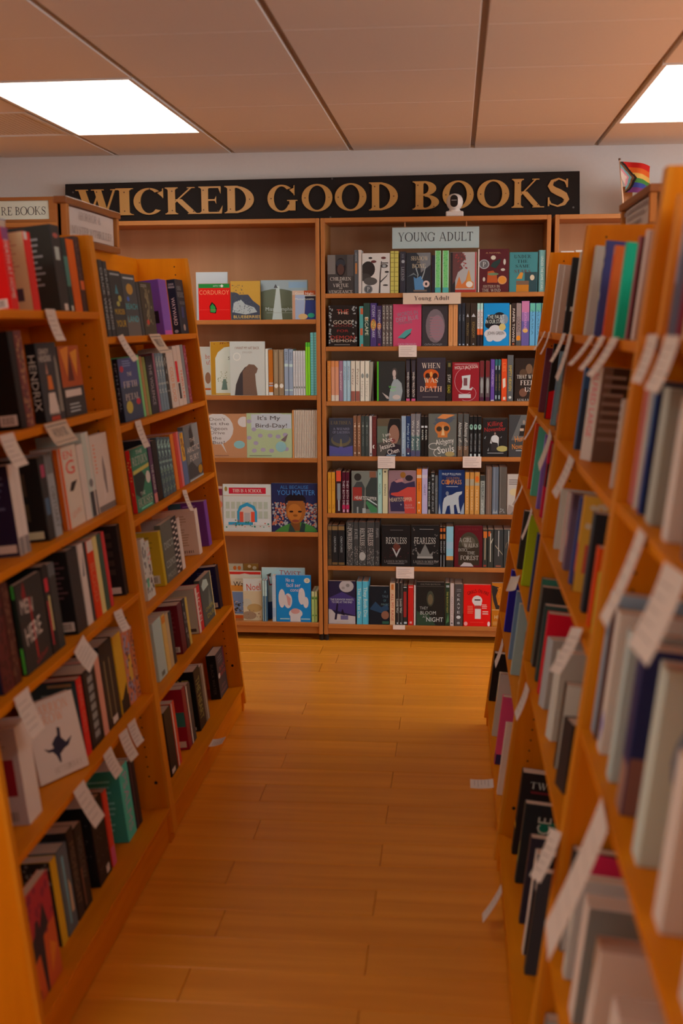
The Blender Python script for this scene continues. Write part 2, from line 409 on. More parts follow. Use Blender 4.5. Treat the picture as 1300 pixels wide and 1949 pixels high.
# ------------------------------------------------------------------ wall bookcases
PBZ = [1.6433,1.2669,0.951,0.5697,0.0966]
SIGN = [["W",-1.9601,-1.7359,2.1794,2.3112],["I",-1.7491,-1.6574,2.1801,2.3147],["C",-1.6552,-1.4997,2.1805,2.3142],["K",-1.4901,-1.3061,2.181,2.3147],["E",-1.315,-1.1921,2.1816,2.3168],["D",-1.1816,-1.03,2.1821,2.3172],["G",-0.9595,-0.8071,2.1828,2.3185],["O",-0.7847,-0.6284,2.1834,2.3195],["O",-0.6161,-0.456,2.184,2.3205],["D",-0.4431,-0.2977,2.1846,2.3218],["B",-0.2237,-0.0905,2.1853,2.3234],["O",-0.0739,0.0815,2.1858,2.3239],["O",0.0987,0.2577,2.1864,2.3249],["K",0.2703,0.4304,2.187,2.3259],["S",0.4461,0.5534,2.1876,2.3279]]
def bookcase(x0, x1, levels, label, dep=.29):
    yb = 6.17; yf = yb-dep; t = .02; top = 2.132
    r = empty('bookcase', ((x0+x1)/2, yf, 0)); tag(r, label, 'bookcase')
    a, b = x0-(x0+x1)/2, x1-(x0+x1)/2
    for s in (0, 1):
        q = (a, a+t) if not s else (b-t, b)
        box('side_panel', r, q[0], q[1], 0, dep, .036, top, M_CASE['z'], .0015)
        for yy in (.03, dep-.03):
            tube('levelling_foot', r, ((q[0]+q[1])/2, yy, 0), ((q[0]+q[1])/2, yy, .037), .012, M_HOLE, 8)
    box('top_panel', r, a+t, b-t, 0, dep, top-.022, top, M_CASE['x'], .0015)
    box('back_panel', r, a+t, b-t, dep-.008, dep, .036, top-.022, M_CBACK)
    for z in levels:
        box('shelf', r, a+t+.001, b-t-.001, .001, dep-.009, z-.022, z, M_CASE['x'], .0012)
    box('plinth', r, a+t, b-t, .012, .03, .037, levels[-1]-.022, M_CASE['x'])
    v, f = [], []
    for s, xx in ((-1, b-t-.0006), (1, a+t+.0006)):
        for i in range(58):
            z = .16+i*.032; n = len(v)
            v += [(xx, .035+.0025*math.cos(k*math.pi/3), z+.0025*math.sin(k*math.pi/3)) for k in range(6)]; f.append(tuple(range(n, n+6)))
    o = mesh_obj('peg_holes', v, f, M_HOLE, r); o['kind'] = 'stuff'
    return r
YAZ = [1.7685, 1.509, 1.238, .961, .670, .397, .09]
bookcase(-.666, .4505, YAZ, 'tall birch wall bookcase under the right half of the shop sign, holding young adult books')
bookcase(-1.789, -.6715, PBZ, 'tall birch wall bookcase under the left half of the shop sign, holding picture books')
bookcase(.469, 1.588, YAZ, 'birch wall bookcase mostly hidden behind the right-side racks, under the flag')
bookcase(-2.93, -1.795, PBZ, 'birch wall bookcase mostly hidden behind the near left-side rack')

# ------------------------------------------------------------------ slanted aisle racks
TA = rad(6.4)
def rack(side, y0, y1, levels, label):
    s = -1 if side == 'L' else 1
    Xf = (lambda z: -.87-.11*z) if side == 'L' else (lambda z: .123+.123*z)
    Xb = lambda z: (-1.20-.09*z/1.89) if side == 'L' else (.47+.11*z/1.89)
    H = 1.885; t = .022
    r = empty('book_rack', (Xf(0), (y0+y1)/2, 0)); tag(r, label, 'book rack')
    ox, oy = Xf(0), (y0+y1)/2
    def pz(name, pts, a, b, m, bev=0.): return prism_y(name, r, [(p[0]-ox, p[1]) for p in pts], a-oy, b-oy, m, bev)
    fx = lambda z, p: Xf(z)+s*p
    prof = [(fx(0, .012), 0), (fx(.035, 0), .035), (Xf(H), H), (Xb(H), H), (Xb(0), 0)]
    for (a, b, inner, ns) in ((y0, y0+t, y0+t, 1), (y1-t, y1, y1-t, -1)):
        pz('side_panel', [(fx(0, .014), 0), (fx(.035, .010), .035), (fx(H, .010), H), (Xb(H), H), (Xb(0), 0)], a, b, M_RACK['z'])
        pz('edge_band', [(fx(.035, 0), .035), (fx(H, 0), H), (fx(H, .010), H), (fx(.035, .010), .035)], a, b, M_EDGE)
        v, f = [], []
        for i in range(52):
            z = .22+i*.032; xx = fx(z, .055); n = len(v)
            v += [(xx+.003*math.cos(k*math.pi/3)-ox, inner+ns*.0007-oy, z+.003*math.sin(k*math.pi/3)) for k in range(6)]; f.append(tuple(range(n, n+6)))
        v += [(fx(.16, .04)+.006*math.cos(k*math.pi/3)-ox, inner+ns*.0007-oy, .2+.006*math.sin(k*math.pi/3)) for k in range(6)]; f.append(tuple(range(len(v)-6, len(v))))
        o = mesh_obj('peg_holes', v, f, M_HOLE, r); o['kind'] = 'stuff'
    pz('back_panel', [(Xb(.0), .02), (Xb(H), H), (Xb(H)-s*.008, H), (Xb(0)-s*.008, .02)], y0+t, y1-t, M_RACK['y'])
    for z in levels:
        d = abs(Xb(z)-Xf(z))-.012
        c, q = math.cos(TA), math.sin(TA)
        p0 = (Xf(z), z); p1 = (Xf(z)+s*d, z-d*q/c)
        pz('shelf', [p0, p1, (p1[0], p1[1]-.02), (p0[0]-s*.0022*-1, z-.021)], y0+t+.0005, y1-t-.0005, M_RACK['y'], .001)
    z = levels[-1]-.021
    pz('toe_board', [(fx(0, .02), .004), (fx(z, .014), z-.001), (fx(z, .030), z-.001), (fx(0, .036), .004)], y0+t+.0005, y1-t-.0005, M_RACK['y'])
    return r
RZ = {'L1': [1.662,1.377,1.087,.815,.494,.12], 'L2': [1.588,1.318,1.025,.742,.463,.11], 'R2': [1.588,1.30,1.03,.76,.48,.12], 'R1': [1.59,1.30,1.02,.655,.12], 'R0': [1.60,1.31,.89,.47,.12]}
rack('L', 2.278, 3.4775, RZ['L1'], 'slanted orange maple book rack on the left of the aisle, nearer the camera')
rack('L', 3.4795, 4.766, RZ['L2'], 'slanted orange maple book rack with the horror sign, next to the picture books')
rack('R', 3.372, 4.66, RZ['R2'], 'slanted orange maple book rack on the right of the aisle, by the young adult case')
rack('R', 2.130, 3.3695, RZ['R1'], 'slanted orange maple book rack in the middle of the right-hand row')
rack('R', .85, 2.1275, RZ['R0'], 'slanted orange maple book rack nearest the camera, blurred at the right edge')

# ------------------------------------------------------------------ shop sign
sg = empty('shop_sign', (-.71, 6.13, 2.13)); tag(sg, 'long black wooden board with raised gold capitals on top of the wall bookcases', 'sign')
pts = [(-2.022, 2.134), (.608, 2.134), (.602, 2.36), (-2.016, 2.342)]
v = [(x+.71, yy, z-2.13) for yy in (-.02, 0) for x, z in pts]
o = mesh_obj('sign_board', v, [(0,1,2,3), (7,6,5,4), (0,4,5,1), (1,5,6,2), (2,6,7,3), (3,7,4,0)], M_BLACK, sg); bevel(o, .002)
for c, x0, x1, z0, z1 in SIGN:
    v2, f2, w_ = text_shape(c, 'B')
    xs = [p[0] for p in v2]; lo, hi = min(xs), max(xs)
    V3, F3 = [], []
    ys = [p[1] for p in v2]; yl, yh = min(ys), max(ys)
    for (yy) in (-.030, -.0202):
        V3 += [(x0+(p[0]-lo)/(hi-lo)*(x1-x0)+.71, yy-p[2]*6e-5, z0+(p[1]-yl)/(yh-yl)*(z1-z0)-2.13) for p in v2]
    n = len(v2)
    for q in f2:
        F3.append(tuple(q))
        for i in range(len(q)): F3.append((q[(i+1) % len(q)], q[i], q[i]+n, q[(i+1) % len(q)]+n))
    L = mesh_obj('letter', V3, F3, M_GOLD, sg)
    for (fx_, fz) in {'W': ((.27, .88), (.5, .9), (.63, .1)), 'I': ((.5, .85), (.5, .15)), 'C': ((.2, .45), (.55, .96)), 'O': ((.11, .5), (.89, .5)), 'D': ((.2, .85), (.2, .15), (.86, .5)), 'S': ((.3, .85), (.72, .2)), 'G': ((.12, .5), (.8, .3))}.get(c, ((.2, .86), (.2, .14), (.8, .1))):
        px, pz_ = x0+fx_*(x1-x0)+.71, z0+fz*(z1-z0)-2.13
        tube('screw', L, (px, -.0312, pz_), (px, -.029, pz_), .0035, M_SCREW, 8)
for (x, z) in ((-1.975, 2.30), (-.64, 2.155), (-.63, 2.345), (.575, 2.185)):
    tube('screw', sg, (x+.71, -.0222, z-2.13), (x+.71, -.0195, z-2.13), .005, M_GREY, 8)

# ------------------------------------------------------------------ section signs and toppers
c = empty('section_card', (-.104, 5.93, 1.9842)); tag(c, 'pale blue card lettered for young adults hanging above the top row of books', 'sign')
box('card', c, -.212, .212, -.003, 0, .0, .101, M_BLUECARD)
flat_text('lettering', c, 'YOUNG ADULT', 'n', M_INK, -.185, .185, .034, .076, -.003)
for xx in (-.15, .15): box('hanging_tab', c, xx-.003, xx+.003, 0, .001, .08, 2.1099-1.9842, M_CBACK)
def topper(label, loc, rz, w_, h, post, paper, lines, left_open=False):
    r = empty('topper_sign', loc); r.rotation_euler = (0, 0, rad(rz)); tag(r, label, 'sign')
    t = .022
    box('backing', r, -w_/2, w_/2, .002, .012, .0, h, M_FRAME)
    box('top_rail', r, -w_/2-.012, w_/2+.012, -.022, .022, h, h+t, M_FRAME, .002)
    box('bottom_rail', r, -w_/2, w_/2, -.02, .02, -t, 0, M_FRAME, .002)
    box('post', r, -w_/2, -w_/2+post, -.018, .018, 0, h, M_FRAME_L, .002)
    box('post', r, w_/2-post, w_/2, -.018, .018, 0, h, M_FRAME_L, .002)
    n = 12; x0, x1 = -w_/2+post+.004, w_/2-post-.004
    V_, F_ = [], []
    for i in range(n+1):
        u = i/n; V_ += [(x0+(x1-x0)*u, -.004-.016*4*u*(1-u)*.5, .004), (x0+(x1-x0)*u, -.004-.010*4*u*(1-u)*.5, h-.004)]
    for i in range(n): F_.append((2*i, 2*i+2, 2*i+3, 2*i+1))
    pg = mesh_obj('sign_paper', V_, F_, paper, r)
    if lines: 
        for (s, fx0, fx1, z0, z1) in lines:
            flat_text('lettering', pg, s, 'n', M_INK if paper is not M_PAPER else M_FAINT, x0+(x1-x0)*fx0, x0+(x1-x0)*fx1, h*z0, h*z1, -.0125)
    return r
topper('wood-framed sign for horror and mystery books on the far left-side rack', (-1.27, 4.10, 1.907), 90, .60, .105, .025, M_PAPER, [('HORROR &', .22, .66, .62, .86), ('MYSTERY/THRILLER', .06, .92, .16, .40)])
t2 = topper('wood-framed sign seen obliquely on the far right-side rack, in front of the flag', (.57, 3.87, 1.907), -90, .62, .085, .025, M_PAPER, None)
v, f = [], []
random.seed(9)
for ln in range(3):
    x = -.25+.06*ln
    while x < .22-.05*ln:
        wd = random.uniform(.012, .026); n = len(v); z = .06-.022*ln
        v += [(x, -.0135, z), (x+wd*.8, -.0135, z), (x+wd*.8, -.0135, z+.013), (x, -.0135, z+.013)]; f.append((n, n+1, n+2, n+3)); x += wd+.004
mesh_obj('lettering', v, f, M_FAINT, t2)
def wall_topper(label, x0, x1, paper):
    r = empty('topper_sign', ((x0+x1)/2, 5.90, 2.1325)); tag(r, label, 'sign')
    a = (x1-x0)/2
    box('backing', r, -a, a, .004, .014, .0, .125, M_FRAME, .002)
    box('top_rail', r, -a, a, -.008, .004, .108, .125, M_FRAME, .001)
    box('bottom_rail', r, -a, a, -.008, .004, 0, .016, M_FRAME, .001)
    box('post', r, -a, -a+.045, -.008, .004, .016, .108, M_FRAME, .001)
    box('post', r, a-.045, a, -.008, .004, .016, .108, M_FRAME, .001)
    box('sign_paper', r, -a+.045, a-.045, .0, .004, .016, .108, paper)
    return r
q = wall_topper('wood-framed pale green sign ending in BOOKS on the left wall bookcase', -2.56, -1.988, M_GREENCARD)
flat_text('lettering', q, 'RE BOOKS', 'n', M_INK, -.008, .226, .038, .078, -.0005)
q = wall_topper('wood-framed sign standing behind the rainbow flag on the right wall bookcase', .786, 1.30, M_GREENCARD)
flat_text('lettering', q, 'YOUN', 'n', M_INK, -.12, .02, .07, .098, -.0005) if False else None
flat_text('lettering', q, 'N', 'n', M_INK, -.132, -.098, .022, .05, -.0005)

# flag
fg = empty('rainbow_flag', (.79, 5.868, 2.1328)); tag(fg, 'small rainbow pride flag on a stick standing before the right wooden sign', 'flag')
tube('stick', fg, (.0, 0, 0), (-.028, -.006, .245), .004, M_POLE, 10)
tube('finial', fg, (-.028, -.006, .243), (-.0287, -.006, .252), .0055, M_SCREW, 10)
nu, nv = 46, 36
V_ = []
for j in range(nv+1):
    vv = j/nv
    for i in range(nu+1):
        u = i/nu
        x = -.027+.016*vv+u*(.142-.012*vv)
        z = .236-.142*vv-.022*u*u-.016*max(0, u-.75)*4*(vv)
        if vv > .55: x += .010*math.sin((vv-.55)*6)*(1-u)*1.6
        y = -.012+.022*math.sin(u*7+vv*2.2)*u-.035*vv*u+.02*math.sin(vv*5)*u
        V_.append((x, y, z))
F_, C_ = [], []
ST = ['b8201c', 'c85a20', 'c8a050', '3f7a3c', '34408a', '6a3470']
for j in range(nv):
    for i in range(nu):
        a = j*(nu+1)+i; F_.append((a, a+1, a+nu+2, a+nu+1))
        u, vv = (i+.5)/nu, (j+.5)/nv
        d = u+abs(vv-.5)*.85
        C_.append('d0c0b8' if d < .2 else 'c88a98' if d < .28 else '6aa0a8' if d < .36 else '6a4a30' if d < .44 else '241c1a' if d < .53 else ST[min(int(vv*6), 5)])
fo = mesh_obj('flag_cloth', V_, F_, M_FLAG, fg)
ca = fo.data.color_attributes.new('ink', 'FLOAT_COLOR', 'CORNER')
for p in fo.data.polygons:
    cc = lin(C_[p.index])
    for li in p.loop_indices: ca.data[li].color = cc
    p.use_smooth = True

# security camera
cm = empty('security_camera', (-.0125, 5.945, 2.1325)); tag(cm, 'small white round security camera on top of the young adult bookcase', 'camera')
def lathe(name, parent, prof, m, n=20, sy=1.):
    V_ = [(r*math.cos(2*math.pi*i/n), sy*r*math.sin(2*math.pi*i/n), z) for r, z in prof for i in range(n)]
    F_ = [(k*n+i, k*n+(i+1) % n, (k+1)*n+(i+1) % n, (k+1)*n+i) for k in range(len(prof)-1) for i in range(n)]
    F_ += [tuple(range(n-1, -1, -1)), tuple(range((len(prof)-1)*n, len(prof)*n))]
    o = mesh_obj(name, V_, F_, m, parent)
    for p in o.data.polygons: p.use_smooth = len(p.vertices) == 4
    return o
b = box('base', cm, -.043, .043, -.035, .035, 0, .026, M_PLASTIC); bevel(b, .006, 2)
lathe('neck', cm, [(.036, .024), (.026, .034), (.024, .042)], M_PLASTIC)
hd = lathe('head', cm, [(.003, .031), (.018, .034), (.03, .042), (.038, .056), (.041, .072), (.038, .088), (.03, .101), (.018, .109), (.003, .112)], M_PLASTIC, 24, .8)
n = 24; V_ = []
for yy in (-.0335, -.026):
    for i in range(n):
        a = 2*math.pi*i/n; cx, cz = math.cos(a), math.sin(a)
        V_.append((-.003+.0185*cx, yy, .074+.010*(1 if cz > 0 else -1)*(abs(cz) > .01)+.0185*cz))
fp = mesh_obj('face_plate', V_, [tuple(range(n-1, -1, -1)), tuple(range(n, 2*n))]+[(i, (i+1) % n, (i+1) % n+n, i+n) for i in range(n)], M_LENS, cm)
tube('lens', fp, (-.003, -.0315, .064), (-.003, -.036, .064), .011, M_LENS, 16)
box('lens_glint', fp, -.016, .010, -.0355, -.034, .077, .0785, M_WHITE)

# ------------------------------------------------------------------ books
CARDS=[
["w",[-0.1196,5.874,1.7661],0.2823,0.0542,0,0,"wide cream section card lettered for young adults on a shelf edge","Young Adult"],
["w",[-0.2369,5.874,1.5125],0.0882,0.0569,0,0,"small white note card under the second young adult shelf",""],
["w",[-0.3423,5.874,0.962],0.0871,0.0606,0,0,"small white note card under the fourth young adult shelf, nearer its middle divider",""],
["w",[0.0849,5.874,0.9625],0.0917,0.0562,0,0,"small white note card under the fourth young adult shelf, beneath green-oval spines",""],
["w",[-0.2475,5.874,0.3969],0.0909,0.0601,0,0,"small white note card under the sixth young adult shelf",""],
["w",[-0.2779,5.874,0.0929],0.062,0.0238,0,0,"small white note card stuck on the lowest young adult shelf edge",""],
["L",[-1.0488,3.0141,1.6636],0.075,0.085,4,0,"white note card below the thick charcoal spine, near left-side rack",""],
["L",[-1.0175,2.9254,1.3786],0.165,0.062,14,0,"wide white section card with ruled edges, near left-side rack","HORROR"],
["L",[-1.0175,2.5926,1.3786],0.085,0.08,10,0,"white note card beneath the barcode-side black book, near left-side rack",""],
["L",[-0.9557,3.2046,0.8166],0.075,0.062,8,6,"white note card by the divider above the orange checked spines",""],
["L",[-0.9557,2.8515,0.8166],0.1,0.066,14,-12,"white note card below the thick black barcode book, near left-side rack",""],
["L",[-0.9557,2.4432,0.8166],0.085,0.1,8,0,"blurred white note card above the leaning crow cover",""],
["L",[-0.9204,3.1801,0.4956],0.075,0.07,6,4,"far card of the overlapping pair above the teal spine",""],
["L",[-0.9204,3.0931,0.4956],0.075,0.082,9,4,"near card of the overlapping pair above the teal spine",""],
["L",[-0.9204,2.9411,0.4956],0.07,0.072,10,0,"white note card just before the overlapping pair",""],
["L",[-0.9204,2.6996,0.4956],0.08,0.105,16,0,"curled white note card over the lowest shelf, near left-side rack",""],
["L",[-1.0407,3.6279,1.5896],0.07,0.09,16,-6,"white note card below the yellow-titled cover, far left-side rack",""],
["L",[-1.0407,4.0506,1.5896],0.15,0.075,16,0,"wide white section card under the gold vine cover","THRILLER"],
["L",[-1.011,3.6874,1.3196],0.07,0.09,5,0,"white note card below the slate blue cover, far left-side rack",""],
["L",[-0.9788,4.1718,1.0266],0.06,0.08,7,8,"white note card above the purple spine, far left-side rack",""],
["R",[0.3143,4.2936,1.5896],0.06,0.075,14,0,"narrow white note card nearest the end panel, far right-side rack",""],
["R",[0.3143,4.0774,1.5896],0.06,0.08,6,0,"narrow white note card second from the end panel, far right-side rack",""],
["R",[0.3143,3.5258,1.5896],0.11,0.09,10,0,"white note card above the black dotted spine, far right-side rack",""],
["R",[0.3143,3.3328,1.5896],0.1,0.13,4,4,"long white note card at the divider, far right-side rack",""],
["R",[0.2789,4.1203,1.3016],0.05,0.09,12,0,"thin white note card above the mint spine, far right-side rack",""],
["R",[0.2789,3.4975,1.3016],0.1,0.11,4,8,"white note card above the crimson and black spine, far right-side rack",""],
["R",[0.2457,4.3139,1.0316],0.05,0.08,10,0,"thin white note card left of the lime spine, far right-side rack",""],
["R",[0.2457,3.7647,1.0316],0.06,0.1,4,0,"white note card over the navy ringed spine, far right-side rack",""],
["R",[0.2125,3.9054,0.7616],0.16,0.03,50,10,"slim white strip poking out above the blue spines, far right-side rack",""],
["R",[0.1781,4.1718,0.4816],0.09,0.09,3,0,"white note card over the raspberry spine, far right-side rack",""],
["R",[0.3146,2.8113,1.5916],0.09,0.085,22,0,"white note card under the navy spine, middle right-side rack",""],
["R",[0.3146,2.6114,1.5916],0.09,0.085,18,0,"white note card under the vermilion spine, middle right-side rack",""],
["R",[0.3146,2.4142,1.5916],0.11,0.09,18,0,"white note card under the emerald spine, middle right-side rack",""],
["R",[0.2789,2.8562,1.3016],0.12,0.1,10,0,"white note card above the teal-striped spine, middle right-side rack",""],
["R",[0.1996,3.0898,0.6566],0.1,0.09,6,-6,"white note card below the bottle green spine, middle right-side rack",""],
["R",[0.2445,2.3135,1.0216],0.12,0.1,14,-14,"white note card under the red-orange spine, middle right-side rack",""],
["R",[0.1996,2.1714,0.6566],0.11,0.1,12,-20,"large tilted white note card above the pink-cornered book",""],
["R",[0.1338,2.9905,0.1216],0.05,0.1,16,0,"white note card hanging off the lowest shelf, middle right-side rack",""],
["L",[-0.8781,4.0566,0.1116],0.075,0.05,84,0,"white note card lying flat on the lowest shelf edge, far left-side rack",""],
["R",[0.1338,3.7294,0.1216],0.075,0.075,72,0,"white note card sticking out flat over the floor, far right-side rack",""],
["R",[0.3158,1.9586,1.6016],0.1,0.08,3,0,"white note card below the lilac-grey spine, near right-side rack",""],
["R",[0.3158,1.785,1.6016],0.12,0.085,5,0,"white note card below the peach spine, near right-side rack",""],
["R",[0.2802,1.775,1.3116],0.07,0.15,10,0,"white note card above the dove spine, near right-side rack",""],
["R",[0.2285,1.7108,0.8916],0.1,0.24,10,6,"long white note card hanging above the buff spine, near right-side rack",""],
["R",[0.2802,1.5031,1.3116],0.14,0.12,10,-4,"white sheet hanging at the photo edge, upper one on the near right-side rack",""],
["R",[0.1768,1.2,0.4716],0.18,0.24,14,-10,"big white sheet hanging low at the edge of the near right-side rack",""]
]
